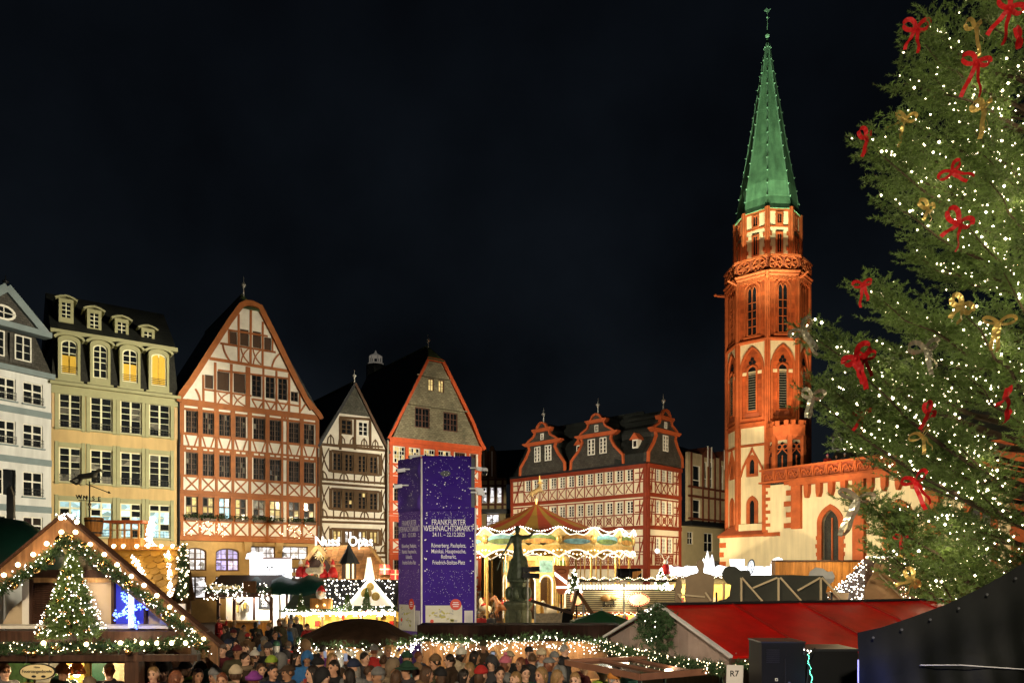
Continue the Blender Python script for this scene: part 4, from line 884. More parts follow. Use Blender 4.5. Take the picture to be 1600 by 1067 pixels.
# crenellated stair turret on the deck
tx, ty = px(1230,61.5), 61.5
st = frame((tx, ty, 0), 0); r = 1.62; zc1 = H+(HY-657)*60/F; zc0 = H+(HY-679)*60/F; zd = 10.9
MB().lathe([(r*.88,zd),(r*.88,zc0)], 8, (0,0,0), A0+.1).build('turret_core', M('turret_inner', (.5,.42,.25), .85), st)
MB().lathe([(r*.9,zc0-.35),(r*1.06,zc0),(r*1.06,zc1-.3),(r*.9,zc1-.3),(r*.9,zc0+.1)], 8, (0,0,0), A0+.1).build('turret_parapet', m_sst2, st)
for k in range(8):
    a = A0+.1+k*PI/4; c, s = math.cos(a), math.sin(a); MB().box((c*r*.93, s*r*.93, (zd+zc0)/2), (.34, .34, zc0-zd), Matrix.Rotation(a, 3, 'Z')).build('turret_post', m_sst2, st)
    fa = a+PI/8; ap = r*1.06*math.cos(PI/8); wl = r*1.06*math.sin(PI/8)
    for t in (-.5, .5): MB().box((ap*math.cos(fa)-math.sin(fa)*wl*t*1.05-.1*math.cos(fa), ap*math.sin(fa)+math.cos(fa)*wl*t*1.05-.1*math.sin(fa), zc1-.15), (.2, .34, .42), Matrix.Rotation(fa, 3, 'Z')).build('merlon', m_sst2, st)
    if math.cos(fa-A0) > -.2:
        f = frame((tx+r*.9*math.cos(PI/8)*math.cos(fa), ty+r*.9*math.cos(PI/8)*math.sin(fa), 0), fa+PI/2); w = r*.9*math.sin(PI/8)-.15
        po = arched(-w, w, zd+.9, zc0-.5, .6, 8, True); MB().prism(po, -.03, .02).build('turret_opening', m_dark, f)
        zc = zc0-1.2
        for e in (-.22, .22): cbeam(f, [(e+.2*math.cos(t*PI/5), zc+.3+.2*math.sin(t*PI/5)) for t in range(11)], .08, m_sst2, .1, 0, 'turret_tracery')
        cbeam(f, [(-w, zc-.3), (0, zc+.15), (w, zc-.3)], .09, m_sst2, .1, 0, 'turret_tracery'); bx('turret_tracery', f, m_sst2, (0, -.03, zd+1.5), (.08, .1, 1.6)); bx('turret_rail', f, m_sst2, (0, -.03, zd+.7), (2*w, .12, .9))
        merge(f, st)
merge(st, ch)
dl = frame((px(1297,57), 57, 0), fn.rz)
for s_ in (0, 3.0, 6.0):
    bx('roof_dormer', dl, M('dormer_grey', (.12,.13,.12), .7), (s_, 1.6, 13.6), (.8, 1.4, 1.0)); MB().prism([(s_-.55,14.1),(s_+.55,14.1),(s_,14.8)], .8, 2.6).build('dormer_roof', m_slate, dl); bx('pane', dl, m_dark, (s_, .88, 13.6), (.5,.02,.7))
merge(dl, ch)
# ================================================================== helpers for grown shapes
def capsule(m, a, b, r0, r1, n=10):
    a = Vector(a); b = Vector(b); m.cyl(a, b, r0, r1, n); m.ball(a, r0, n=n, m=6); m.ball(b, r1, n=n, m=6)
def grown(name, caps, balls, voxel, mat, extra=None, dec=None, smooth=3):
    """one continuous skin around tapered limbs and ellipsoids"""
    m = MB()
    for a, b, r0, r1 in caps: capsule(m, a, b, r0, r1)
    for c, r, sc in balls: m.ball(c, r, sc, 12, 8)
    o = m.build('tmp', mat); md = o.modifiers.new('r', 'REMESH'); md.mode = 'VOXEL'; md.voxel_size = voxel; md.use_smooth_shade = True
    s = o.modifiers.new('s', 'SMOOTH'); s.iterations = smooth; s.factor = .5
    if dec: d = o.modifiers.new('d', 'DECIMATE'); d.ratio = dec
    bpy.context.view_layer.update(); dg = bpy.context.evaluated_depsgraph_get(); me = bpy.data.meshes.new_from_object(o.evaluated_get(dg)); bpy.data.objects.remove(o); me.name = name
    if extra:
        n0 = len(me.vertices); vs = [tuple(v.co) for v in me.vertices]+extra.v; fs = [tuple(p.vertices) for p in me.polygons]+[tuple(i+n0 for i in f) for f in extra.f]
        m2 = bpy.data.meshes.new(name); m2.from_pydata(vs, [], fs); m2.materials.append(mat); me = m2
    me.polygons.foreach_set('use_smooth', [True]*len(me.polygons)); me.update(); return me
def fir(pts_dirs, n_per, length, spread, seed=0, w=.18):
    """needle triangles around twig segments: list of (p, q)"""
    rs = np.random.RandomState(seed); Ps = np.array([p for p, q in pts_dirs], dtype=np.float32); Qs = np.array([q for p, q in pts_dirs], dtype=np.float32); n = len(Ps)
    t = rs.rand(n, n_per, 1); base = Ps[:, None]+(Qs-Ps)[:, None]*t; d = (Qs-Ps); d /= np.linalg.norm(d, axis=1, keepdims=True)+1e-6
    r = rs.randn(n, n_per, 3); r -= (r*d[:, None]).sum(-1, keepdims=True)*d[:, None]; r /= np.linalg.norm(r, axis=-1, keepdims=True)+1e-6
    nd = r*spread+d[:, None]*.7; nd /= np.linalg.norm(nd, axis=-1, keepdims=True); side = np.cross(nd, rs.randn(n, n_per, 3)); side /= np.linalg.norm(side, axis=-1, keepdims=True)+1e-6
    L = length*(.7+.6*rs.rand(n, n_per, 1)); tip = base+nd*L; a = base-side*L*w*.5; b = base+side*L*w*.5
    V = np.stack([a, b, tip], axis=2).reshape(-1, 3); return V, np.arange(len(V)).reshape(-1, 3)
def lerp_path(pts, n):
    P_ = np.array([tuple(p) for p in pts], dtype=float); L = np.r_[0, np.cumsum(np.linalg.norm(np.diff(P_, axis=0), axis=1))]; t = np.linspace(0, L[-1], n)
    return np.stack([np.interp(t, L, P_[:, k]) for k in range(3)], 1)
def garland(parent, pts, r, dens, nb, name='garland', bm=None, br=.012, seed=1, needle=None):
    """fir garland: needle sprays along a path, bulbs sprinkled on it"""
    n = max(4, int(dens)); C = lerp_path(pts, n); rs = np.random.RandomState(seed); d = rs.randn(n*3, 3); d /= np.linalg.norm(d, axis=1, keepdims=True); C3 = np.repeat(C, 3, 0)
    V, Fc = fir([(c, c+e*r) for c, e in zip(C3, d)], 12, needle or r*.55, 1.0, seed)
    o = np_mesh(name, V, Fc, m_fir2, parent); o['kind'] = 'stuff'
    if nb:
        C = lerp_path(pts, nb); d = rs.randn(nb, 3); d /= np.linalg.norm(d, axis=1, keepdims=True); bulbs('string_light', C+d*r*(.6+.5*rs.rand(nb, 1)), br, bm or m_glow, parent)
    return o

m_wood = M('stall_wood', (.20,.10,.045), .65, .2, 2, kind='wood', bump=.3, rnd=.15)
m_wdark = M('dark_stall_wood', (.055,.026,.016), .55, .25, 2, kind='wood', bump=.3, rnd=.15)
m_wpale = M('pale_stall_wood', (.42,.25,.10), .65, .2, 2, kind='wood', bump=.2, rnd=.15)
m_wplank = M('orange_planks', (.46,.20,.045), .6, .2, 1.5, kind='wood', bump=.2, rnd=.15)

def planks(parent, x0, x1, z0, z1, y, n, mat, vertical=True, name='plank', th=.03):
    for k in range(n):
        if vertical: w = (x1-x0)/n; bx(name, parent, mat, (x0+w*(k+.5), y+random.uniform(-.004,.004), (z0+z1)/2), (w-.008, th, z1-z0))
        else: w = (z1-z0)/n; bx(name, parent, mat, ((x0+x1)/2, y+random.uniform(-.004,.004), z0+w*(k+.5)), (x1-x0, th, w-.008))

# ================================================================== punch hut in the left foreground
D = 12.0; ax, az = px(106, D), pz(806, D)
hut = thing('market_hut', 'gabled mulled punch hut with garlands and gold baubles in the left foreground', 'market hut', (ax, D, 0))
def L(x, y, DD=D): v = P(x, y, DD); return (v.x-ax, v.y-D, v.z)
xr, zr_ = L(345, 1006)[0], L(345, 1006)[2]; xl = -xr; z0a = az
sl = (zr_-az)/xr
for sg in (-1, 1):
    ang = math.atan2(zr_-az, sg*xr); ln = math.hypot(xr, zr_-az)
    MB().prism([(0, az), (sg*xr, zr_), (sg*xr, zr_-.34), (0, az-.40)], -.1, -.05).build('fascia_board', m_wood, hut)
    MB().prism([(0, az+.045), (sg*(xr+.06), zr_-.0), (sg*(xr+.06), zr_-.05), (0, az+.005)], -.16, .06).build('roof_slope', m_wdark, hut)
bx('tie_beam', hut, m_wdark, (0, -.02, L(0,993)[2]), (2*xr-.35, .16, .17)); bx('tie_beam', hut, m_wdark, (0, 0, L(0,1027)[2]), (2*xr-.7, .14, .10))
# upper room
wz0, wz1 = L(0,985)[2], az-.6
m_ubeige = M('hut_plaster', (.5,.40,.27), .8, .1)
MB().prism([(-1.45, wz0), (1.75, wz0), (1.75, wz0+.12), (0, az-.45), (-1.3, az-.45-1.3*.837)], .55, .62).build('upper_wall', m_ubeige, hut)
bx('rail', hut, m_wdark, (-.25, .48, L(0,896)[2]), (1.7, .1, .13)); bx('rail', hut, m_wpale, (-.2, .5, L(0,906)[2]), (1.8, .06, .09)); bx('white_sill', hut, m_white, (0, .3, wz0+.05), (3.1, .4, .05))
bx('jamb', hut, m_white, (L(13,0)[0], .47, wz0+.42), (.11, .1, .8))
sh = bx('shutter_panel', hut, m_wdark, (L(43,0)[0], .52, wz0+.42), (.5, .04, .78))
for k in range(20): bx('louvre', hut, m_wdark, (L(43,0)[0], .47, wz0+.07+k*.036), (.42, .05, .012), (.5,0,0))
for e in (-.23, .23): bx('shutter_stile', hut, m_wdark, (L(43,0)[0]+e, .46, wz0+.42), (.05, .06, .8))
m_blue = M('blue_lit_door', (.03,.04,.35), .4, .2, emit=(.05,.06,.7), es=.35)  # blue light on the door put into its colour and glow
bx('blue_lit_panel', hut, m_blue, (L(181,0)[0], .52, wz0+.42), (.52, .04, .78)); bx('mullion', hut, m_wdark, (L(153,0)[0], .48, wz0+.42), (.05, .08, .8)); bx('white_panel', hut, m_white, (L(250,0)[0]-.02, .5, wz0+.2), (.42, .04, .42))
bx('mullion', hut, m_wdark, (L(205,0)[0], .48, wz0+.42), (.04, .08, .8))
# lower room: counter, posts, back wall
for x in (208, -60): 
    p = bx('post', hut, m_wdark, (L(x,0)[0], .05, 1.35), (.22, .2, 2.7))
bx('counter', hut, m_wood, (-.3, .1, 1.05), (2.6, .5, .1)); planks(hut, -1.6, .95, .1, 1.0, .02, 10, m_wood, name='counter_plank')
m_inner = M('hut_interior', (.55,.38,.17), .7, .25, 4)
bx('back_wall', hut, m_inner, (-1.75, 2.9, 1.4), (2.8, .06, 2.3))
MB().add([(-2.2,.1,.4),(.95,.1,.4),(-.36,2.9,.4),(-3.1,2.9,.4),(-2.2,.1,0),(.95,.1,0),(-.36,2.9,0),(-3.1,2.9,0),(-2.2,.1,2.5),(.95,.1,2.5),(-.36,2.9,2.5),(-3.1,2.9,2.5),(-2.2,.1,2.55),(.95,.1,2.55),(-.36,2.9,2.55),(-3.1,2.9,2.55)], [(0,1,2,3),(0,4,5,1),(8,11,10,9),(12,13,14,15),(9,10,14,13)]).build('floor', m_wood, hut)
MB().add([(1.0,.15,0),(-.33,2.95,0),(-.33,2.95,2.52),(1.0,.15,2.52),(1.05,.17,0),(-.28,2.97,0),(-.28,2.97,2.52),(1.05,.17,2.52)], [(0,1,2,3),(5,4,7,6),(0,3,7,4),(3,2,6,7)]).build('side_wall', m_wdark, hut)
for x, c, w, h in ((30,'green',.3,.5),(75,'grey',.35,.6),(120,'gold',.4,.6),(160,'dark_green',.3,.5),(190,'cream',.22,.7)):
    bx('shelf_item', hut, M('item_'+c, {'green':(.1,.2,.08),'grey':(.3,.3,.28),'gold':(.6,.42,.12),'dark_green':(.02,.08,.05),'cream':(.7,.6,.4)}[c], .5, .3, 12), (min(L(x,0,14.6)[0], -.5), 2.6, 2.08), (w, .2, min(h,.5)))
bx('shelf', hut, m_wpale, (-1.7, 2.6, 1.8), (2.6, .35, .05)); bx('shelf', hut, m_wpale, (-1.7, 2.6, 2.35), (2.6, .35, .05))
for k in range(9): MB().lathe([(.045,0),(.045,.14),(.02,.2),(.02,.27)], 8, (L(12+k*20,0,14.6)[0], 2.55, 1.83)).build('bottle', M('bottle_glass', (.05,.12,.04), .1, .3), hut, True)
garland(hut, [L(107,842,11.8), L(80,866,11.8), L(50,888,11.8), L(20,908,11.8), L(-15,930,11.8)], .12, 90, 48, br=.010, seed=2, bm=m_glow2)
garland(hut, [L(107,842,11.8), L(140,866,11.8), L(180,895,11.8), L(225,930,11.8), L(265,962,11.8), L(298,990,11.8), L(322,1012,11.8)], .125, 120, 85, br=.010, seed=3, bm=m_glow2)
garland(hut, [L(-10,1013,11.85), L(60,1012,11.85), L(130,1010,11.85), L(200,1008,11.85), L(250,1005,11.85), L(300,1000,11.85)], .11, 150, 80, br=.010, seed=4)
for i, (x, y) in enumerate(((118,831),(141,850),(163,866),(183,882),(205,900),(225,914),(245,930),(265,948),(285,965),(303,987),(318,998),(96,831),(73,849),(52,866),(28,882),(6,898),(95,809),(120,815),(68,1004),(135,1006),(188,1004),(222,1004),(245,1004),(268,1004),(290,1004))):
    MB().ball((0,0,0), .036, n=8, m=6).build('globe_bulb', m_bigbulb, hut, True, loc=L(x, y, 11.82))
for (x, y) in ((106,806),): bulbs('ridge_light', [L(x+random.gauss(0,7), y+random.gauss(0,3), 11.85) for _ in range(14)], .022, m_glow2, hut)
for i, (x, y, r) in enumerate(((94,843,.075),(109,841,.075),(107,852,.07),(131,854,.08),(78,875,.075),(20,913,.085),(160,884,.085),(200,914,.08),(232,938,.08),(260,961,.085),(57,890,.06),(310,1008,.075),(40,1018,.05),(84,1012,.045),(92,1012,.045),(52,1020,.05),(200,1018,.045),(122,1016,.045))):
    tag(MB().ball((0,0,0), r, n=14, m=10).build('bauble', m_gold, None, True, loc=P(x, y, 11.84)), 'gold bauble hanging in the %s' % ['garland left under the hut ridge, upper one of the cluster','garland right under the hut ridge, topmost of the cluster','garland under the hut ridge, lowest of the ridge cluster','right gable garland, first down from the ridge cluster','left gable garland, first down from the ridge cluster','left gable garland, nearest the left picture edge','right gable garland, second down from the ridge','right gable garland, third down from the ridge','right gable garland, fourth down, above the white panel','right gable garland, beside the white panel edge','left gable garland, small one halfway down','right gable garland, at the foot of the gable','tie beam garland near the oval sign','tie beam garland, left of a close pair','tie beam garland, right of a close pair','tie beam garland, above the oval sign','tie beam garland near the dark post','tie beam garland under the small fir'][i], 'bauble', 'gold baubles on the punch hut')
plight('fascia_glow', L(60, 858, 11.55), 9, (1,.66,.34), .05, hut); plight('fascia_glow', L(160, 850, 11.5), 9, (1,.66,.34), .05, hut); plight('fascia_glow', L(262, 925, 11.5), 10, (1,.66,.34), .05, hut)
plight('beam_glow', L(70, 1003, 11.6), 5, (1,.78,.5), .05, hut); plight('beam_glow', L(190, 1003, 11.6), 6, (1,.78,.5), .05, hut)
plight('room_lamp', L(120, 925, 12.15), 6, (1,.75,.5), .05, hut)
# copper hanging lamp and the light it gives, plus an unseen fill added behind
lp = thing('hanging_lamp', 'copper bell lamp hanging lit inside the punch hut', 'lamp', (ax+L(120,0,13)[0], 13.0, pz(1052, 13)))
MB().lathe([(.02,.22),(.05,.2),(.1,.14),(.15,0),(.14,0),(.09,.12),(.03,.17)], 16).build('shade', M('copper_shade', (.7,.33,.14), .25, .1, metal=1), lp, True)
MB().ball((0,0,.0), .06).build('bulb', M('lamp_bulb', emit=(1,.85,.6), es=12), lp, True); MB().cyl((0,0,.2), (0,0,.75), .008).build('cord', m_dkmetal, lp)
plight('light', (0,0,-.12), 70, (1,.74,.40), .06, lp); plight('back_fill', (-.75,.75,.1), 60, (1,.78,.42), .08, lp)
# oval sign
sg = thing('oval_sign', 'oval cream board lettered Feuerzangenbowle hanging in the punch hut', 'sign', P(59, 1049, 11.8))
ov = [(.285*math.cos(k*PI/16), .13*math.sin(k*PI/16)) for k in range(32)]
MB().prism(ov, -.012, .012).build('rim', m_iron, sg); MB().prism([(p[0]*.93, p[1]*.9) for p in ov], -.02, -.012).build('face', M('sign_cream', (.72,.60,.33), .6, .08), sg)
text('lettering', 'Feuerzangenbowle', .066, m_iron, sg, (0,-.023,.01), (PI/2,0,0), ext=.002, xs=.95); text('lettering', 'Hütte', .04, m_iron, sg, (0,-.023,.075), (PI/2,0,0), ext=.002)
for e in (-.05, .1): MB().ball((e,-.02,-.07), .025, (1.5,.3,.8)).build('emblem', m_iron, sg)
for e in (-.18, .18): MB().cyl((e,0,.09), (e,0,.5), .006).build('chain', m_dkmetal, sg)
# small lit fir on the balcony
def small_fir(name, label, base, h, r, nb, seed, gold=True, cat='christmas tree', bm=None, br=.013):
    t = thing(name, label, cat, base); MB().cyl((0,0,0), (0,0,h*.9), r*.08, .01).build('trunk', m_wdark, t); rs = np.random.RandomState(seed); seg = []
    for k in range(int(420*h)):
        z = h*(rs.rand()**1.3)*.97; rr = r*(1-z/h)*(.8+.3*rs.rand()); a = rs.rand()*2*PI; p0 = np.array([math.cos(a)*rr*.45, math.sin(a)*rr*.45, z]); p1 = np.array([math.cos(a)*rr, math.sin(a)*rr, z-rr*.15]); seg.append((p0, p1))
    V, Fc = fir(seg, 26, .06*max(1, h), .9, seed); o = np_mesh('crown', V, Fc, m_fir, t); o['kind'] = 'stuff'
    pts = []
    for k in range(nb): z = h*(rs.rand()**1.4)*.97; rr = r*(1-z/h)*(.92+.2*rs.rand())+.01; a = rs.rand()*2*PI; pts.append((math.cos(a)*rr, math.sin(a)*rr, z))
    bulbs('string_light', pts, br, bm or m_glow2, t)
    if gold:
        for k in range(26): z = h*(rs.rand()**1.4)*.9; rr = r*(1-z/h)*1.02; a = PI+rs.rand()*PI; MB().ball((math.cos(a)*rr, math.sin(a)*rr, z), .028, n=8, m=6).build('gold_ball', m_gold, t, True)
    return t
small_fir('decorated_fir', 'small fir covered in warm lights and gold balls on the hut balcony', P(112, 989, 11.75), 1.32, .46, 300, 11, br=.0085)
# blue-white light figure
wm = thing('light_windmill', 'blue and white glowing windmill light figure beside the hut fir', 'light figure', P(205, 978, 12.0))
m_bl = M('blue_led', (.3,.4,1), emit=(.06,.13,1), es=6, sampling='NONE'); m_wl = M('white_tube', emit=(.75,.86,1), es=1.0)
MB().box((0,0,.26), (.07,.05,.55)).build('tower', m_wl, wm)
pts = []
for k in range(4):
    a = k*PI/2+.35
    for j in range(40): r = random.uniform(.05, .27); pts.append((r*math.cos(a)+random.gauss(0,.03), -.05+random.gauss(0,.02), .26+r*math.sin(a)+random.gauss(0,.03)))
bulbs('sail_lights', pts, .016, m_bl, wm); plight('glow', (0,-.15,.3), 4, (.25,.32,1), .05, wm)

# ================================================================== hut with the golden scale roof
D = 20.0; kx = px(215, D)
kh = thing('scale_roofed_hut', 'hut with golden fish-scale roof behind the punch hut', 'market hut', (kx, D, 0))
def L2_(x, y, DD=D): v = P(x, y, DD); return (v.x-kx, v.y-D, v.z)
x0, x1 = L2_(120,0)[0], L2_(287,0)[0]; zt, zb = pz(858, 20), pz(942, 19)
m_scale = M('golden_scale', (.30,.16,.025), .5, .2, 3, rnd=.3)
sm = MB().prism([(-.135,.0),(-.135,.12),(.135,.12),(.135,0),(.12,-.06),(.08,-.11),(0,-.14),(-.08,-.11),(-.12,-.06)], -.012, .012).mesh('roof_scale', m_scale)
nrow = 9; ncol = int((x1-x0)/.27)
for r in range(nrow):
    t = (r+.7)/nrow; z = zt+(zb-zt)*t; y = -1.0*t
    for c in range(ncol+1):
        xx = x0+(c+(.5 if r % 2 else 0))*.27
        if xx > x1: continue
        link('roof_scale', sm, kh, (xx, y-.03, z+random.uniform(-.008,.008)), (-.75+random.gauss(0,.02), random.gauss(0,.03), 0))
MB().add([(x0,0,zt),(x1+.1,0,zt),(x1+.1,-1.0,zb),(x0,-1.0,zb),(x0,.5,zb),(x1+.1,.5,zb)], [(0,3,2,1),(0,1,5,4)]).build('roof_deck', m_wood, kh)
bx('ridge_board', kh, m_wplank, ((x0+x1)/2, -.05, zt+.03), (x1-x0+.15, .14, .1)); planks(kh, x0+.1, x1-.05, 0, zb+.2, -.8, 16, m_wood)
bx('back_wall', kh, m_wood, ((x0+x1)/2, .45, zb/2), (x1-x0, .06, zb))
for x in (178,193,214,232,252,270): MB().ball((0,0,0), .055, n=8, m=6).build('globe_bulb', m_bigbulb, kh, True, loc=L2_(x, 853, 19.9))
plight('ridge_glow', L2_(215, 840, 19.2), 16, (1,.7,.36), .08, kh); plight('ridge_glow', L2_(268, 846, 19.5), 14, (1,.7,.36), .08, kh)
for (xa, ya, xb, yb) in ((262,860,266,935),(210,868,228,912)):
    bulbs('light_strand', [L2_(xa+(xb-xa)*t+random.gauss(0,2), ya+(yb-ya)*t, 19.9-1.05*t*.9-.06) for t in np.random.rand(60)], .025, m_glow2, kh)
garland(kh, [L2_(284,852,19.5), L2_(286,890,19.2), L2_(285,932,18.9)], .16, 70, 55, br=.022, seed=9)
pb = thing('wooden_tub', 'round wooden tub on the ridge of the scale-roofed hut', 'tub', P(147, 838, 20.4))
MB().lathe([(.17,0),(.22,.25),(.24,.5),(.21,.52),(.2,.3)], 14).build('staves', m_wplank, pb); 
for z in (.1, .42): MB().lathe([(.19+z*.1,z-.02),(.2+z*.1,z-.02),(.2+z*.1,z+.02),(.19+z*.1,z+.02)], 14).build('hoop', m_dkmetal, pb)
gd = thing('wooden_gondola', 'small roofed wooden gondola box standing on the scale-roofed hut', 'gondola', P(200, 857, 20.3))
planks(gd, -.42, .42, 0, .28, -.2, 3, m_wplank, False); planks(gd, -.42, .42, 0, .28, .2, 3, m_wplank, False)
for sx in (-1, 1): bx('end_board', gd, m_wplank, (sx*.42, 0, .14), (.03, .4, .28))
for sx in (-.38, 0, .38):
    for sy in (-.18, .18): bx('post', gd, m_wplank, (sx, sy, .48), (.04, .04, .42))
bx('roof', gd, M('rust_roof', (.35,.09,.03), .6), (0,0,.72), (1.05,.55,.07)); bx('rail', gd, m_wpale, (0,-.2,.5), (.8,.03,.03))
wv = thing('weather_vane', 'weather vane with running horse and compass letters above the punch hut', 'weather vane', P(140, 812, 20.4))
MB().cyl((0,0,0), (0,0,1.05), .018).build('pole', m_dkmetal, wv); MB().ball((0,0,.42), .05).build('knob', M('brass', (.6,.45,.25), .35, metal=1), wv, True); MB().ball((0,0,.3), .04).build('knob', M('brass'), wv, True)
MB().cyl((-.1,0,.98), (.5,0,.75), .012).build('arrow', m_dkmetal, wv); MB().prism([(.5,.72),(.58,.72),(.52,.79)], -.01, .01).build('arrow_head', m_dkmetal, wv)
hs = [((-.25,0,1.17),(.12,0,1.22),.075,.085),((.1,0,1.24),(.27,0,1.36),.06,.04),((.27,0,1.36),(.37,0,1.3),.04,.025),((-.25,0,1.17),(-.4,0,1.12),.04,.02),((-.4,0,1.12),(-.52,0,1.05),.025,.03),((-.52,0,1.05),(-.35,0,.98),.03,.04),((.12,.03,1.17),(.25,.03,1.08),.035,.02),((.25,.03,1.08),(.35,.03,1.16),.02,.016),((.1,-.03,1.17),(.22,-.03,1.03),.035,.02),((.22,-.03,1.03),(.1,-.03,.98),.02,.016),((-.24,.03,1.14),(-.33,.03,1.02),.04,.02),((-.33,.03,1.02),(-.25,.03,.93),.02,.016),((-.2,-.03,1.14),(-.24,-.03,1.0),.04,.02),((-.24,-.03,1.0),(-.36,-.03,.95),.02,.016),((-.38,0,1.14),(-.42,0,1.32),.02,.01)]
link('horse', grown('horse', hs, [], .018, M('zinc_horse', (.32,.32,.28), .4, .3, metal=.7), dec=.5), wv)
for ch_, x in (('W',-.27),('N',-.1),('S',.12),('E',.28)): text('letter', ch_, .16, m_iron, wv, (x, -.03, .62-.1*(x+.3)), (PI/2,0,0), ext=.012)
MB().cyl((-.3,0,.54), (.3,0,.5), .01).build('cross_arm', m_dkmetal, wv)
hn = thing('light_horn', 'white lit swirl figure standing on the ridge of the scale-roofed hut', 'light figure', P(232, 857, 20.2))
bulbs('lights', [(random.gauss(0,.08)*(1-.6*t)+.12*t*t, random.gauss(0,.05), t*.85) for t in np.random.rand(120)], .028, m_glow2, hn); MB().path([(0,0,0),(-.02,0,.3),(.04,0,.6),(.13,0,.85)], .05, 6, .02).build('frame', m_metal, hn)

# green tarp tent at the far left
D = 17; gt = thing('tarp_tent', 'dark green tarpaulin tent roof behind the punch hut at the left edge', 'tent', (px(-12, D), D, 0))
m_green = M('green_tarp', (.008,.05,.035), .42, .3, 1.5, bump=.5, bscale=4)
zt, zb = pz(806, D), pz(880, D); m = MB(); N_ = 14; rings = []
for (rr, z) in ((.05,zt),(.55,zt-.1),(.95,zt-.42),(1.35,zb),(1.35,zb-.25)):
    for k in range(N_): a = 2*PI*k/N_; w = 1+.05*math.sin(3*a); rings.append((rr*1.15*w*math.cos(a), rr*w*math.sin(a), z))
m.add(rings, [(i*N_+k, i*N_+(k+1) % N_, (i+1)*N_+(k+1) % N_, (i+1)*N_+k) for i in range(4) for k in range(N_)]); m.build('tarp', m_green, gt, True)
for k in range(4): a = PI/4+k*PI/2; MB().cyl((1.2*math.cos(a), 1.2*math.sin(a), 0), (1.2*math.cos(a), 1.2*math.sin(a), zb), .03).build('pole', m_metal, gt)
MB().prism([(.34,zt-.05),(.5,zt-.05),(.5,zt+.45),(.42,zt+.68),(.34,zt+.62)], -.03, .03).build('fin', M('grey_fin', (.35,.35,.3), .6), gt)

# ================================================================== far stalls: billboard stall, lit stall, chalet
def stall_frame(name, label, x, D, cat='market stall'):
    X = px(x, D); r = thing(name, label, cat, (X, D, 0)); return r, (lambda a, b, DD=D: (px(a, DD)-X, DD-D, pz(b, DD)))
S4, l4 = stall_frame('food_stall', 'dark green roofed food stall with white lit counter and chalkboard', 382, 40)
x0, x1 = l4(340,0)[0], l4(425,0)[0]; zc = pz(970, 40); ze = pz(932, 40)
planks(S4, x0, x1, 0, zc, 0, 14, m_wplank); bx('counter', S4, m_wpale, ((x0+x1)/2, -.1, zc), (x1-x0, .5, .1)); bx('back_wall', S4, M('white_board', (.75,.74,.7), .6, .05), ((x0+x1)/2, 1.2, 1.7), (x1-x0, .05, 3))
for x in (341, 366, 424): bx('post', S4, m_wdark, (l4(x,0)[0], 0, ze/2), (.14, .14, ze))
cb = bx('chalkboard', S4, m_iron, (l4(403,0)[0], 1.1, pz(942,40)), (.65, .04, .7)); 
text('chalk_text', 'Menü\n4.50\n6.00', .17, m_white, S4, (l4(403,0)[0], 1.06, pz(942,40)), (PI/2,0,0))
for k in range(7): bx('shelf_goods', S4, [M('item_cream'), M('item_gold'), M('item_grey')][k % 3], (l4(358+k*4,0)[0], .9, pz(945+random.random()*14,40)), (.1,.15,.35))
MB().add([(x0-.4,-.7,ze),(x1+.1,-.7,ze),(x1+.1,1.4,ze+1.0),(x0-.4,1.4,ze+1.0),(x0-.4,-.7,ze+.3),(x1+.1,-.7,ze+.3),(x1+.1,1.4,ze+1.15),(x0-.4,1.4,ze+1.15)], [(0,1,2,3),(4,7,6,5),(0,4,5,1),(0,3,7,4),(1,5,6,2)]).build('roof', m_wdark, S4)
bulbs('eave_lights', [(random.uniform(x0-.4,x1+.1), -.75-.2*random.random(), ze+random.uniform(-.15,.75)) for _ in range(110)], .03, m_glow2, S4)
garland(S4, [(x0-.4,-.75,ze+.4),(x1+.1,-.75,ze+.4)], .25, 70, 0, seed=14)
MB().prism([(-.34,ze+.25),(.34,ze+.25),(.34,ze+.85),(-.34,ze+.85)], -.95, -.9).build('round_sign', m_wood, S4, loc=(.6,0,0)); text('eave_lettering', 'Glühwein', .42, M('pale_gold', (.8,.62,.3), .5, emit=(1,.75,.35), es=.35), S4, (l4(362,0)[0], -.97, ze+.55), (PI/2,0,0), ext=.02)
for k in range(3): bx('brace', S4, m_wdark, (l4(418-k*39,0)[0], 0, ze-.25), (.5,.08,.09), (0,(-1)**k*.8,0))
plight('stall_light', (l4(405,0)[0], .3, ze-.1), 260, (1,.95,.85), .1, S4); plight('stall_light', (l4(355,0)[0], .3, ze-.1), 90, (1,.8,.5), .1, S4)
T4, l = stall_frame('tarp_roof', 'dark green tarpaulin roof sagging between the food stall and lit stall', 450, 40.5, 'canopy')
xs = np.linspace(l(396,0)[0], l(508,0)[0], 13); V = []; Fc = []
for j, (yy, zz) in enumerate(((-.9, pz(926,40.5)), (-.85, pz(917,40.5)), (.2, pz(903,40.5)), (1.5, pz(899,40.5)))):
    for i, x in enumerate(xs): V.append((x, yy, zz+.07*math.sin(i*1.3+j)-.12*abs(math.sin(i*.8))))
n = len(xs)
for j in range(3):
    for i in range(n-1): Fc.append((j*n+i, j*n+i+1, (j+1)*n+i+1, (j+1)*n+i))
MB().add(V, Fc).build('tarp', m_green, T4, True)
for x in (397, 448, 505): bx('post', T4, m_wdark, (l(x,0)[0], 0, 1.4), (.1,.1,2.9))
bx('white_booth_panel', T4, M('white_board'), (l(439,0)[0], .8, pz(945,40.5)), (1.0,.05,1.5)); bx('white_booth_panel', T4, M('white_board'), (l(463,0)[0], .8, pz(945,40.5)), (.5,.05,1.5)); bx('mullion', T4, m_dkmetal, (l(448,0)[0], .75, pz(945,40.5)), (.12,.06,1.6))
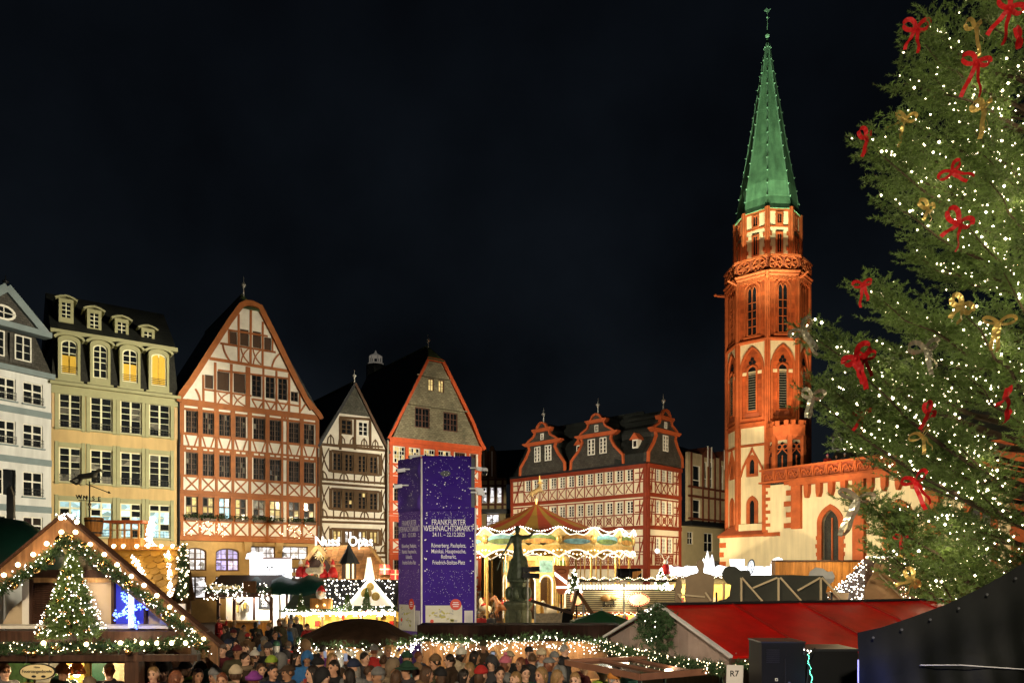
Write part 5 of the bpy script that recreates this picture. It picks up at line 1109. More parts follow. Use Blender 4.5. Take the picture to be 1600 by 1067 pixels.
BB, l = stall_frame('billboard', 'glowing white snowman billboard above the dark green stall roof', 423, 41.5, 'billboard')
m_bb = M('billboard_face', (.9,.9,.9), emit=(.95,.97,1), es=1.15); bw_ = l(455,0)[0]-l(390,0)[0]
bx('face', BB, m_bb, (0,0,pz(889,41.5)), (bw_, .12, pz(872,41.5)-pz(905,41.5))); 
MB().lathe([(.02,0),(.5,.0),(.42,.3),(.02,.42)], 12, (l(398,0)[0],0,pz(873,41.5))).build('snow_cap', m_bb, BB, True)
for x, y in ((418.5,886),(425.5,886)): MB().ball((l(x,0)[0],-.07,pz(y,41.5)), .05).build('eye', m_iron, BB)
bx('nose', BB, M('item_grey'), (l(422,0)[0],-.07,pz(890,41.5)), (.04,.02,.12)); bx('frame', BB, M('rust_roof'), (l(430,0)[0], 0, pz(871.5,41.5)), (1.7,.14,.07))
for k in range(14): MB().ball((l(412+k*2.6,0)[0],-.07,pz(901-(k*.35 if k > 6 else 0)+random.random(),41.5)), .035).build('print_dot', M('print_blue', (.05,.1,.4), .6), BB)
for x in (400, 445): bx('leg', BB, m_dkmetal, (l(x,0)[0], .05, 1.7), (.08,.08,3.5))

S5, l5 = stall_frame('lit_stall', 'yellow lit stall with bulb-netted roof and bright white eave strip', 535, 39)
x0, x1 = l5(449,0)[0], l5(623,0)[0]; ze = pz(957, 39)
bx('eave_strip', S5, M('eave_led', emit=(1,.93,.75), es=1.8), ((x0+x1)/2, -.95, ze+.04), (x1-x0, .06, .12)); bulbs('eave_lights', [(random.uniform(x0,x1), -1.0, ze+random.uniform(-.12,.25)) for _ in range(190)], .035, m_glow2, S5)
planks(S5, x0, x1, 0, .95, -.5, 22, m_wplank); bx('counter', S5, m_wpale, ((x0+x1)/2,-.6,1.0), (x1-x0,.5,.08)); bx('back_wall', S5, M('yellow_interior', (.72,.5,.14), .7, .3, 3), ((x0+x1)/2, 1.2, 1.3), (x1-x0,.05,2.2))
for k in range(16): bx('shelf_goods', S5, [M('item_cream'), M('item_gold'), M('item_grey'), M('gift_red', (.5,.02,.02), .5)][k % 4], (x0+.3+k*(x1-x0-.5)/16, .8+.2*(k % 2), 1.15+.35*(k % 3)), (.22,.15,.28))
for k in range(7): bx('post', S5, m_wpale, (x0+.1+k*(x1-x0-.2)/6, -.55, ze/2), (.1,.1,ze))
xr0 = l5(500,0)[0]; zr = pz(906, 39)
MB().add([(x0,-.95,ze+.1),(xr0,-.95,ze+.1),(xr0,1.2,ze+.9),(x0,1.2,ze+.9)], [(0,1,2,3)]).build('awning', M('grey_green_awning', (.10,.12,.08), .7), S5)
MB().add([(xr0,-.9,ze+.15),(x1,-.9,ze+.15),(x1,.5,zr),(xr0+.2,.5,zr),(x1,2,ze),(xr0,2,ze)], [(0,1,2,3),(3,2,4,5),(0,3,5),(1,4,2)]).build('roof', m_iron, S5)
pts = []
for r in range(7):
    for c in range(19): t = (r+.5+random.gauss(0,.16))/7; pts.append((xr0+.15+c*(x1-xr0-.2)/19+random.gauss(0,.06), -.93+1.4*t, ze+.2+(zr-ze-.15)*t+.03))
bulbs('roof_net_lights', pts, .036, m_glow2, S5)
gx0, gx1, ga = l5(553,0)[0], l5(618,0)[0], (l5(586,0)[0], pz(903,39)); zg = pz(944, 39)
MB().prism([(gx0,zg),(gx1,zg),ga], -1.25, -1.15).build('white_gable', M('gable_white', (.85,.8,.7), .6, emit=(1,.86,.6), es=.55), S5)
for a, b in (((gx0-.1,zg-.05),ga), ((gx1+.1,zg-.05),ga)): cbeam(S5, [a, b], .12, M('eave_led'), .05, -1.28, 'gable_strip')
for (x, y, r) in ((580,925,.28),(594,930,.22),(586,915,.2)): MB().ball((l5(x,0)[0],-1.3,pz(y,39)), r, (1,.3,1)).build('gold_figure', M('item_gold'), S5, True)
garland(S5, [(x0,-1.0,ze+.2),(x1,-1.0,ze+.25)], .2, 120, 0, seed=15)
plight('stall_light', ((x0+xr0)/2+.3,-.2,ze-.15), 170, (1,.78,.4), .1, S5); plight('stall_light', ((x1+xr0)/2,-.2,ze-.15), 240, (1,.75,.3), .1, S5); plight('eave_glow', ((x0+x1)/2,-1.5,ze+.1), 160, (1,.9,.72), .3, S5)
ss = thing('santa_sign', 'orange wooden sign with a Santa head on the lit stall awning', 'sign', P(502, 951, 37.7))
bx('crate', ss, m_wplank, (0,0,.28), (1.05,.35,.52)); MB().ball((0,-.1,.72), .26, (1,.6,1)).build('beard', M('beard_white', (.72,.66,.52), .8), ss, True); MB().ball((0,-.16,.8), .15).build('face', M('face_tan', (.6,.35,.2), .7), ss, True); MB().lathe([(.25,.88),(.2,1.0),(.02,1.18)], 12).build('cap', M('gift_red'), ss, True)
for x, y in ((497,946),(508,944)): MB().ball((P(x,y,37.7)-P(502,951,37.7))+Vector((0,-.2,0)), .07).build('lamp', M('orange_glow', emit=(1,.6,.15), es=2), ss)
for i, (x, y, h) in enumerate(((470,950,.9),(543,948,.8),(573,945,1.0))): small_fir('roof_fir', ['tiny dark fir on the lit stall roof left of the Santa sign','tiny fir on the lit stall roof between Santa sign and white gable','tiny fir standing in front of the white lit gable'][i], P(x, y+4, 37.6), h, .28, 14, 30+i, False)

S6, l6 = stall_frame('chalet', 'wooden chalet with shingled roof and white lit lettering on its ridge', 545, 45, 'chalet')
ga = (l6(498,0)[0], pz(853,45)); e0 = (l6(466,0)[0], pz(893,45)); e1 = (l6(541,0)[0], pz(905,45)); xr1 = l6(581,0)[0]; xr2 = l6(622,0)[0]
MB().prism([e0, (e1[0], e1[1]), ga], .05, .2).build('gable_wall', m_wdark, S6)
for a, b in ((e0, ga), (e1, ga)): cbeam(S6, [a, b], .22, m_wpale, .3, 0, 'verge_board')
for k in range(8):   # star
    a = k*PI/8; c = (l6(501,0)[0], pz(864,45)); cbeam(S6, [(c[0]-.42*math.cos(a), c[1]-.42*math.sin(a)), (c[0]+.42*math.cos(a), c[1]+.42*math.sin(a))], .05, M('star_straw', (.8,.66,.4), .6), .03, -.12, 'straw_star')
zr = ga[1]; ze = pz(905,45); m_shing = M('chalet_shingle', (.50,.25,.10), .7, .2, 3, rnd=.3)
MB().add([(ga[0],.2,zr-.06),(xr1,.2,zr-.06),(xr2,-1.6,ze-.06),(e1[0]-.1,-1.6,ze-.06),(ga[0],4,ze),(xr1,4,ze)], [(0,3,2,1),(0,1,5,4)]).build('roof_deck', m_wood, S6)
shm = MB().box((0,0,0), (.36,.03,.34)).mesh('shingle', m_shing)
for r in range(9):
    t = (r+.5)/9; xa = ga[0]+(e1[0]-ga[0])*t; xb = xr1+(xr2-xr1)*t
    for c in range(int((xb-xa)/.38)): link('shingle', shm, S6, (xa+.2+c*.38+(.15 if r % 2 else 0), .2-1.8*t, zr+(ze-zr)*t+.03), (-.85+random.gauss(0,.03), random.gauss(0,.04), 0))
bx('ridge_board', S6, m_wpale, ((ga[0]+xr1)/2, .15, zr+.02), (xr1-ga[0], .12, .1)); cbeam(S6, [(xr1,zr),(xr2,ze-.1)], .14, m_wpale, .2, -.7, 'verge_board')
planks(S6, e0[0]+.2, xr2-.1, 0, ze-.2, -1.0, 26, m_wood)
bt_ = l6(556,0)[0]; zb = pz(903,45)
for k in range(6): a = k*PI/3; MB().cyl((bt_+.35*math.cos(a),-1.9+.35*math.sin(a),zb), (bt_+.35*math.cos(a),-1.9+.35*math.sin(a),zb+.95), .07).build('belfry_post', m_wdark, S6)
MB().lathe([(.28,0),(.28,.85)], 8, (bt_,-1.9,zb)).build('belfry_lit_core', M('belfry_glow', (.9,.7,.4), emit=(1,.8,.4), es=1.3), S6); MB().lathe([(.62,.85),(.5,1.1),(.25,1.5),(.02,2.05)], 8, (bt_,-1.9,zb)).build('belfry_roof', m_dkmetal, S6)
MB().prism([(l6(578,0)[0],ze),(l6(594,0)[0],ze),(l6(588,0)[0],ze+1.3),(l6(583,0)[0],ze+1.3)], -1.8, -1.7).build('lit_panel', M('warm_lit_panel', emit=(1,.86,.6), es=1.0, kind='room', kw=dict(vs=4, lo=.5)), S6)
m_sgn = M('sign_glow', emit=(1,.97,.93), es=1.4)
text('sign_lettering', 'Nuss', .78, m_sgn, S6, (l6(512,0)[0], -.1, pz(846,45)), (PI/2,0,0), ext=.05, xs=.95); text('sign_lettering', 'Opas', .82, m_sgn, S6, (l6(564,0)[0], -.1, pz(846,45)), (PI/2,0,0), ext=.05, xs=.85)
for a, b in ((497,529),(546,583)): bx('sign_base', S6, m_dkmetal, (l6((a+b)/2,0)[0], .05, pz(852.5,45)), ((b-a)/F*45, .06, .06))
m_gred = M('gift_red')
for i, (x, y) in enumerate(((470,892),(480,893),(505,896),(520,893))):
    f = thing('red_figure', ['red coated gnome figure leftmost under the chalet gable','red coated gnome figure beside the reindeer, left','red coated gnome figure right of the reindeer','red coated gnome figure nearest the belfry'][i], 'figure', P(x, y+9, 42.6)); MB().lathe([(.3,0),(.28,.3),(.12,.6)], 10).build('coat', m_gred, f, True); MB().ball((0,0,.68), .13).build('head', M('face_tan'), f, True); MB().lathe([(.14,.74),(.02,1.05)], 10).build('cap', m_white if i == 0 else m_gred, f, True)
    MB().cyl((0,0,-(pz(y+9,42.6)-2.6)), (0,0,0), .03).build('stake', m_wdark, f)
rd = thing('reindeer_figure', 'pale reindeer figure with yellow antlers under the chalet gable', 'figure', P(492, 905, 42.4))
link('body', grown('reindeer', [((-.35,0,.5),(.3,0,.5),.2,.2),((.28,0,.55),(.42,-.05,.85),.1,.09),((.42,-.05,.85),(.5,-.2,.8),.09,.06),((-.32,.08,.45),(-.34,.08,0),.06,.04),((-.3,-.08,.45),(-.3,-.08,0),.06,.04),((.26,.08,.45),(.28,.08,0),.06,.04),((.24,-.08,.45),(.24,-.08,0),.06,.04)], [], .04, M('item_cream'), dec=.5), rd)
m = MB()
for sg in (-1, 1): m.path([(.42,sg*.05,.9),(.42+sg*.1,sg*.1,1.15),(.42+sg*.06,sg*.1,1.4)], .03, 5); m.path([(.42+sg*.1,sg*.1,1.15),(.42+sg*.28,sg*.1,1.28)], .025, 5)
m.build('antlers', M('item_gold'), rd); MB().cyl((0,0,-1.1), (0,0,.3), .04).build('stake', m_wdark, rd)
for i, (x, y) in enumerate(((602,889),(619,897))):
    g = thing('red_parcel', ['red ribboned parcel on the chalet roof, left one','red ribboned parcel on the chalet roof, right one by the pillar'][i], 'parcel', P(x, y+8, 43)); bx('box', g, m_gred, (0,0,.28), (.55,.45,.56)); bx('ribbon', g, M('item_cream'), (0,-.005,.283), (.08,.47,.58)); bx('ribbon', g, M('item_cream'), (0,0,.3), (.57,.47,.06))
plight('chalet_light', l6(590,892,42.0), 130, (1,.82,.5), .15, S6); plight('chalet_light', l6(505,892,43.0), 60, (1,.8,.5), .15, S6)
# ================================================================== purple pillar
pl_ = thing('advertising_pillar', 'tall purple market pillar printed with white snow dots and fair dates', 'pillar', (px(659,28), 28, 0))
o2 = Vector((px(659,28), 28, 0)); zt = pz(712, 28); zm = pz(793, 28)
A_, B_, C_, E_ = Vector((0,0,0)), Vector((px(743,28.15),28.15,0))-o2, Vector((px(623.5,29.05),29.05,0))-o2, Vector((px(700,30.2),30.2,0))-o2
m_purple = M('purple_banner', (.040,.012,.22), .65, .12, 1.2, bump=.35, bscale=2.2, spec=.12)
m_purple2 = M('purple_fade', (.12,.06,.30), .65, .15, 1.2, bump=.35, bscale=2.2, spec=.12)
def quadwall(name, a, b, z0, z1, mat, parent, n=24, m=30, amp=.02, seed=0):
    """banner sheet with slight wrinkles"""
    rs = np.random.RandomState(seed); V = []; Fc = []; d = (b-a); nn = Vector((d.y, -d.x, 0)).normalized(); ph = rs.rand(4)*6
    for j in range(m+1):
        for i in range(n+1):
            u, v = i/n, j/m; w = amp*math.sin(u*5+ph[0]+v*4)*math.sin(v*7+ph[1])+amp*.7*math.sin(u*3-v*9+ph[2]) if 0 < i < n and 0 < j < m else 0; p = a+d*u+nn*w; V.append((p.x, p.y, z0+(z1-z0)*v))
    for j in range(m):
        for i in range(n): k = j*(n+1)+i; Fc.append((k, k+1, k+n+2, k+n+1))
    return MB().add(V, Fc).build(name, mat, parent, True)
Bu = A_+(B_-A_)*.92
core = [A_*1.0+Vector((.03,.03,0)), B_+Vector((-.03,.05,0)), E_, C_+Vector((.05,.05,0))]
MB().add([(*p.xy, z) for z in (0, zt-.05) for p in core], [(0,1,5,4),(1,2,6,5),(2,3,7,6),(3,0,4,7),(4,5,6,7)]).build('core', m_dkmetal, pl_)
quadwall('banner', A_+Vector((0,-.02,0)), B_+Vector((0,-.02,0)), 0, zm+.02, m_purple, pl_, amp=.008, seed=1); quadwall('top_banner', A_+Vector((.02,-.05,0)), Bu+Vector((0,-.05,0)), zm-.1, zt, m_purple, pl_, amp=.06, seed=2)
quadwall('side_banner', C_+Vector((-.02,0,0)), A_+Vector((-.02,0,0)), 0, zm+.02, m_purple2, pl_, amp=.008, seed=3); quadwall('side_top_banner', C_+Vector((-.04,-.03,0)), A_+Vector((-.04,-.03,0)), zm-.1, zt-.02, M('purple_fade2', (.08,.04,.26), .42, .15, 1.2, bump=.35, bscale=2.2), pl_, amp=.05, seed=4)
for p in (A_, B_): MB().cyl((p.x, p.y-.05, 0), (p.x, p.y-.05, zm if p is B_ else zt-.1), .035).build('edge_tube', M('white_tube_paint', (.75,.72,.7), .4), pl_)
ff = frame(o2, math.atan2((B_-A_).y, (B_-A_).x)); WF = (B_-A_).length; fs = frame(o2+C_, math.atan2((A_-C_).y, (A_-C_).x)); WS = (A_-C_).length
m_print = M('print_white', (.85,.85,.88), .5, .02); m_printd = M('print_pale', (.55,.5,.62), .5, .05); m_paper = M('map_paper', (.62,.60,.48), .6, .1, 3); m_pred = M('sticker_red', (.6,.06,.03), .5); m_olive = M('map_olive', (.45,.42,.12), .6)
for fr_, WW, mw, sc in ((ff, WF, m_print, 1.0), (fs, WS, m_printd, WS/WF)):
    c = WW/2; y_ = -.055
    for t, zz, s_ in (('FRANKFURTER', 816, .30), ('WEIHNACHTSMARKT', 825.5, .30), ('24.11. – 22.12.2025', 835, .22), ('Römerberg, Paulsplatz,', 852, .215), ('Mainkai, Hauptwache,', 861, .215), ('Roßmarkt,', 869.5, .215), ('Friedrich-Stoltze-Platz', 878.5, .215)):
        wd_ = {'FRANKFURTER':.63, 'WEIHNACHTSMARKT':.93, '24.11. – 22.12.2025':.60}.get(t, None)
        o = text('lettering', t, s_, mw, fr_, (c, y_, pz(zz, 28)), (PI/2,0,0), ext=.003, off=.002)
        bw_ = o.dimensions.x if o.dimensions.x else 1; me = o.data; xs = [v.co.x for v in me.vertices]; bw_ = max(xs)-min(xs)
        tw = WW*(wd_ if wd_ else {'Römerberg, Paulsplatz,':.64,'Mainkai, Hauptwache,':.64,'Roßmarkt,':.28,'Friedrich-Stoltze-Platz':.60}[t]); o.scale = (tw/bw_, 1, 1)
    # snow: dots of mixed size, dense bands at mid height and below the writing
    rs = np.random.RandomState(5 if fr_ is ff else 6); m = MB()
    for k in range(150):
        u, v = rs.rand(), rs.rand(); z = zm+(zt-zm)*v; r = .024 if rs.rand() < .14 else .006+.006*rs.rand(); u2 = .05+.84*u if fr_ is ff else .05+.88*u
        m.prism([(WW*u2+r*math.cos(a)*sc, z+r*math.sin(a)) for a in np.arange(6)*PI/3], -.1, -.094)
    for k in range(230):
        z = pz(890+62*rs.rand()**1.3, 28) if k < 170 else pz(798+12*rs.rand(), 28); r = .005+.006*rs.rand(); u = .06+.88*rs.rand()
        m.prism([(WW*u+r*math.cos(a)*sc, z+r*math.sin(a)) for a in np.arange(6)*PI/3], -.06, -.054)
    for k in range(26):
        sd = rs.rand() < .5; u = .05+.05*rs.rand() if sd else .9+.07*rs.rand(); r = .026; z = pz(800+95*rs.rand(), 28); m.prism([(WW*u+r*math.cos(a)*sc, z+r*math.sin(a)) for a in np.arange(6)*PI/3], -.06, -.054)
    o = m.build('snow_dots', mw, fr_); o['kind'] = 'stuff'
    bx('map_sheet', fr_, m_paper, (WW*.41, -.05, pz(966,28)), (WW*.68, .03, .98)); bx('text_sheet', fr_, M('text_paper', (.55,.53,.5), .6), (WW*.87, -.05, pz(970,28)), (WW*.16, .03, .78))
    MB().prism([(WW*.63+.21*sc*math.cos(a), pz(944,28)+.21*math.sin(a)) for a in np.arange(18)*PI/9], -.09, -.07).build('round_sticker', m_pred, fr_)
    for k in range(3): bx('sticker_text', fr_, m_print, (WW*.63, -.092, pz(943+3*k-2,28)), ((.2+.05*(k == 1))*sc, .004, .025))
    for k in range(26): bx('map_patch', fr_, m_olive if k % 3 else M('map_grey', (.4,.4,.38), .6), (WW*(.14+.5*rs.rand()), -.068, pz(950+30*rs.rand(),28)), ((.03+.16*rs.rand())*sc, .006, .02+.07*rs.rand()), (0, rs.randn()*.4, 0))
    MB().prism([(WW*.19+.07*sc*math.cos(a), pz(970,28)+.07*math.sin(a)) for a in np.arange(12)*PI/6], -.085, -.07).build('map_marker', m_pred, fr_)
    for k in range(10): bx('text_line', fr_, M('map_grey'), (WW*.87, -.068, pz(962+k*2.1,28)), (WW*.11, .004, .014))
merge(ff, pl_); merge(fs, pl_)
m_camw = M('camera_white', (.72,.72,.7), .4)
for i, (x, y, sd) in enumerate(((745,733,1),(746,771,1),(744,765,1),(633,735,-1),(628,760,-1),(652,714,-1))):
    c = thing('security_camera', ['white dome camera on bracket high on the pillar right edge','white box camera low on the pillar right edge','white box camera just above the lowest right one','white box camera high at the left side of the pillar','white box camera low at the left side of the pillar','grey camera on top of the pillar front corner'][i], 'camera', P(x, y, 28.05 if sd > 0 else 28.5))
    bx('bracket', c, m_camw, (-sd*.1, .0, .05), (.3,.05,.05)); bx('housing', c, m_camw, (sd*.14, -.05, 0), (.3,.14,.13), (0, .15*sd, .2))
    if i == 0: MB().ball((.3,-.05,-.12), .11).build('dome', m_dark, c, True); MB().lathe([(.12,-.08),(.12,.02),(.04,.06)], 12, (.3,-.05,0)).build('cap', m_camw, c, True)
    else: MB().cyl((sd*.29,-.08,0), (sd*.33,-.09,0), .045).build('lens', m_iron, c)

# ================================================================== fountain statue
D = 33; st_ = thing('fountain_statue', 'dark green bronze statue of Justice with scales on carved fountain column', 'statue', (px(810,D), D, 0))
m_bronze = M('green_bronze', (.075,.095,.055), .45, .4, 6, metal=.15, bump=.4, bscale=14)
m_fst = M('fountain_stone', (.13,.145,.085), .7, .4, 4, bump=.5, bscale=10)
zk_ = pz(940, D); zf_ = pz(905, D)
MB().lathe([(.62,0),(.62,.4),(.52,.5),(.5,zk_-.35),(.6,zk_-.2),(.66,zk_-.1),(.66,zk_),(.5,zk_+.05)], 10).build('column', m_fst, st_)
for k in range(5): a = -PI/2+k*2*PI/5; MB().ball((.48*math.cos(a), .48*math.sin(a), zk_-.7), .2, (.7,.7,2.0)).build('relief_figure', m_fst, st_, True)
MB().lathe([(.42,zk_+.05),(.45,zk_+.2),(.3,zk_+.6),(.38,zf_-.15),(.5,zf_-.1),(.5,zf_)], 12).build('pedestal', m_bronze, st_)
for k in range(6): a = k*PI/3+.2; MB().ball((.42*math.cos(a), .42*math.sin(a), zk_+.38), .2, (.9,.9,1.5)).build('pedestal_figure', m_bronze, st_, True)
b0 = zf_; s_ = (pz(821,D)-zf_)/1.78
J = lambda x, y, z: (x*s_, y*s_, b0+z*s_)
caps = [(J(0,0,.05),J(0,0,.55),.27*s_,.22*s_),(J(0,0,.55),J(-.02,0,1.0),.22*s_,.15*s_),(J(-.02,0,1.0),J(-.04,0,1.35),.14*s_,.16*s_),(J(-.2,0,1.38),J(.12,0,1.4),.08*s_,.08*s_),(J(-.04,0,1.4),J(-.03,0,1.55),.06*s_,.055*s_),
        (J(.14,0,1.4),J(.36,-.06,1.42),.07*s_,.055*s_),(J(.36,-.06,1.42),J(.6,-.1,1.66),.05*s_,.035*s_),(J(-.2,0,1.38),J(-.34,-.02,1.12),.07*s_,.055*s_),(J(-.34,-.02,1.12),J(-.5,-.12,.84),.05*s_,.035*s_),(J(.05,-.05,.5),J(.12,-.18,.05),.12*s_,.1*s_),(J(-.15,0,.6),J(-.28,.02,.06),.13*s_,.12*s_),(J(.2,.02,.7),J(.28,.04,.1),.09*s_,.12*s_)]
link('figure', grown('figure', caps, [(J(-.03,-.01,1.66),.115*s_,(.9,1,1.12)),(J(-.03,.06,1.7),.1*s_,(1,1,.8)),(J(-.03,-.11,1.64),.03*s_,(1,1,1))], .035, m_bronze, dec=.6), st_)
m = MB(); hx = J(.6,-.1,1.66); m.cyl((hx[0]-.35,hx[1],hx[2]-.04), (hx[0]+.3,hx[1],hx[2]+.02), .015)
for e in (-.35, .28):
    for g in (-.1, .1): m.cyl((hx[0]+e,hx[1],hx[2]-.02), (hx[0]+e+g,hx[1],hx[2]-.62), .006, n=4)
    m.lathe([(.02,-.1),(.13,-.04),(.14,0),(.12,0)], 12, (hx[0]+e,hx[1],hx[2]-.6))
m.build('scales', m_bronze, st_); q0 = J(-.5,-.12,.84); MB().box((q0[0]-.12,q0[1]-.05,q0[2]-.3), (.035,.012,.9), Matrix.Rotation(.35,3,'Y')).build('sword', m_bronze, st_)
sp = thing('loudspeaker_pair', 'two dark stacked loudspeakers on a thin white mast beside the statue', 'loudspeaker', (px(829,32.4), 32.4, 0))
for y in (889, 899): bx('cabinet', sp, M('speaker_grey', (.02,.022,.024), .6), (.0,0,pz(y,32.4)), (.72,.4,.22), (0,.05*(1 if y > 890 else -1),.15))
MB().cyl((-.12,.1,0), (-.12,.1,pz(885,32.4)), .03).build('mast', m_camw, sp)

# ================================================================== carousel
D = 45; cr = thing('carousel', 'brightly lit carousel with red and gold striped cone roof and painted panels', 'carousel', (px(838,D), D, 0))
Rr = 150/F*D; DF = D-Rr; zap = pz(787, D); zrt = pz(829, DF); zrb = pz(851, DF); zvb = pz(868, DF); Rc = Rr*.9
m_cr = M('canopy_red', (.24,.035,.015), .65, .12, 1.5); m_cg = M('canopy_gold', (.22,.125,.02), .65, .12, 1.5)
NS = 28
for k in range(NS):
    a0, a1 = 2*PI*k/NS, 2*PI*(k+1)/NS; f0 = lambda r, a, z: (r*math.cos(a), r*math.sin(a), z)
    rr = [(.03,zap),(Rc*.3,zap-(zap-zrt)*.42),(Rc*.65,zap-(zap-zrt)*.78),(Rc,zrt-.05)]; V = [f0(r, a, z) for r, z in rr for a in (a0, a1)]
    MB().add(V, [(2*i,2*i+2,2*i+3,2*i+1) for i in range(3)]).build('canopy_gore', m_cr if k % 2 else m_cg, cr)
m_cream2 = M('carousel_cream', (.58,.42,.17), .45, .3, 7); m_cgold = M('carousel_gold', (.62,.40,.12), .35, .3, 6, metal=.4)
m_pan = [M('panel_sky', (.14,.30,.34), .5, .6, 3), M('panel_green', (.10,.15,.04), .5, .7, 4), M('panel_autumn', (.36,.18,.04), .5, .7, 4)]
m_cled = M('carousel_led', emit=(1,.86,.60), es=1.0)
NP = 18
for k in range(NP):
    a = 2*PI*(k+.5)/NP; L_ = Rr*math.sin(PI/NP)
    f = frame((px(838,D)+Rr*math.cos(PI/NP)*math.cos(a), D+Rr*math.cos(PI/NP)*math.sin(a), 0), a+PI/2)
    top = [(-L_+2*L_*t, zrt+.16*math.cos(t*2*PI)-.06+.1*math.cos(4*PI*t)) for t in np.linspace(0,1,11)]; bot = [(L_-2*L_*t, zrb+.0) for t in np.linspace(0,1,5)]
    MB().prism(top+bot, -.04, .04).build('rounding_board', m_cream2, f)
    cc = (0, (zrt+zrb)/2-.04); h_ = (zrt-zrb)/2-.07
    MB().prism([(cc[0]+L_*.88*math.cos(t)*(1 if abs(math.cos(t)) < .8 else .95), cc[1]+h_*math.sin(t)) for t in np.arange(20)*PI/10], -.07, -.04).build('painted_panel', m_pan[k % 3], f)
    MB().prism([(cc[0]+L_*.8*math.cos(t), cc[1]-h_*.4+h_*.5*math.sin(t)) for t in np.arange(16)*PI/8], -.085, -.07).build('painted_scene', m_pan[(k+1) % 3], f)
    MB().strip(top, .06, -.12, -.05).build('led_edge', m_cled, f)
    for e in (-1, 1): MB().ball((e*L_*.97, -.08, cc[1]), .2, (.6,.5,1.2)).build('gilt_scroll', m_cgold, f, True)
    # hanging valance with arched light
    arch = [(-L_+2*L_*t, zvb+.38*math.sin(PI*t)) for t in np.linspace(0,1,9)]
    MB().prism([(L_,zrb),(-L_,zrb)]+arch, -.03, .03).build('valance', m_cgold, f); MB().strip([(p[0], p[1]-.04) for p in arch], .08, -.08, -.02).build('led_arch', m_cled, f)
    merge(f, cr)
    a = 2*PI*k/NP; MB().cyl((Rr*.97*math.cos(a), Rr*.97*math.sin(a), .6), (Rr*.97*math.cos(a), Rr*.97*math.sin(a), zvb), .06).build('column', m_cgold, cr)
bulbs('rim_bulbs', [((Rr+.12)*math.cos(a), (Rr+.12)*math.sin(a), zrt+.12*math.cos(NP*a)+.1) for a in np.linspace(0,2*PI,260)], .036, m_glow2, cr); bulbs('valance_bulbs', [((Rr+.08)*math.cos(a), (Rr+.08)*math.sin(a), zvb+.2+.12*math.cos(NP*a)) for a in np.linspace(0,2*PI,170)], .045, m_glow, cr)
MB().lathe([(Rr,0),(Rr,.45),(Rr-.1,.6),(.1,.6)], 36).build('platform', M('platform_wood', (.3,.16,.07), .5), cr); MB().lathe([(Rr*.98,zrb),(.2,zrb+.3)], 36).build('ceiling', m_cream2, cr)
m_mirror = M('mirror', (.85,.8,.7), .08, .05, metal=1)
for k in range(12):
    a = 2*PI*(k+.5)/12; f = frame((px(838,D)+1.9*math.cos(a), D+1.9*math.sin(a), 0), a+PI/2)
    bx('centre_panel', f, m_cream2, (0,.03,2.7), (1.0,.06,4.2)); MB().prism(arched(-.33,.33,1.2,3.6,.35), -.03, 0).build('mirror', m_mirror, f); MB().strip(arched(-.38,.38,1.1,3.7,.4)[1:], .07, -.06, -.02).build('mirror_lights', m_cled, f); bx('painted_panel', f, m_pan[k % 3], (0,-.02,4.2), (.8,.04,.7)); merge(f, cr)
hs = [((-.45,0,.0),(.35,0,.03),.23,.24),((.35,0,.08),(.62,0,.5),.17,.11),((.6,0,.52),(.86,0,.38),.11,.07),((.62,.05,.6),(.64,.06,.7),.03,.015),((-.5,0,.02),(-.78,0,-.2),.08,.04)]
for y in (-.12, .12): hs += [((.3,y,-.1),(.55,y,-.3),.09,.06),((.55,y,-.3),(.42,y,-.58),.055,.04),((-.42,y,-.1),(-.52,y,-.38),.1,.06),((-.52,y,-.38),(-.72,y,-.62),.05,.04)]
horse_mats = [M('horse_cream', (.75,.66,.5), .35, .1), M('horse_brown', (.3,.12,.05), .35, .1), M('horse_gold', (.65,.42,.12), .35, .1)]
hme = [grown('horse', hs, [], .055, hm, dec=.5) for hm in horse_mats]; sad = MB().ball((0,0,.2), .2, (1.1,1.2,.6)).mesh('saddle', M('gift_red'), True)
for ring, nh in ((Rr*.82, 11), (Rr*.58, 8)):
    for k in range(nh):
        a = 2*PI*(k+.3)/nh+ring; z = 1.75+.3*math.sin(k*2.1)
        h_ = link('horse', hme[k % 3], cr, (ring*math.cos(a), ring*math.sin(a), z), (0, 0, a-PI/2)); link('saddle', sad, h_); MB().cyl((0,0,-1.1), (0,0,zrb-z), .035).build('pole', m_cgold, h_)
for k in range(4): a = -PI/2-.7+k*.5; plight('carousel_light', (Rr*.75*math.cos(a), Rr*.75*math.sin(a), zvb-.2), 280, (1,.78,.44), .2, cr)
for k in range(3): a = -PI/2-.6+k*.6; plight('rim_light', ((Rr+1.1)*math.cos(a), (Rr+1.1)*math.sin(a), zrt+.0), 120, (1,.85,.6), .2, cr)
# gilded horse on the apex
gh = thing('gilded_horse', 'gilded leaping horse figure on top of the carousel roof', 'figure', (px(838,D), D, zap-.05))
MB().cyl((0,0,0), (0,0,.35), .06).build('rod', m_cgold, gh); matb = M('dull_gilt', (.22,.15,.06), .45, .3, 8, metal=.3); ob2 = link('body', hme[2], gh, (0,0,.8), (0,-.45,0), (.7,.7,.7)); ob2.material_slots[0].link = 'OBJECT'; ob2.material_slots[0].material = matb; MB().lathe([(.16,0),(.06,.15),(.02,.5)], 8, (.2,0,1.25)).build('plume', m_cgold, gh)

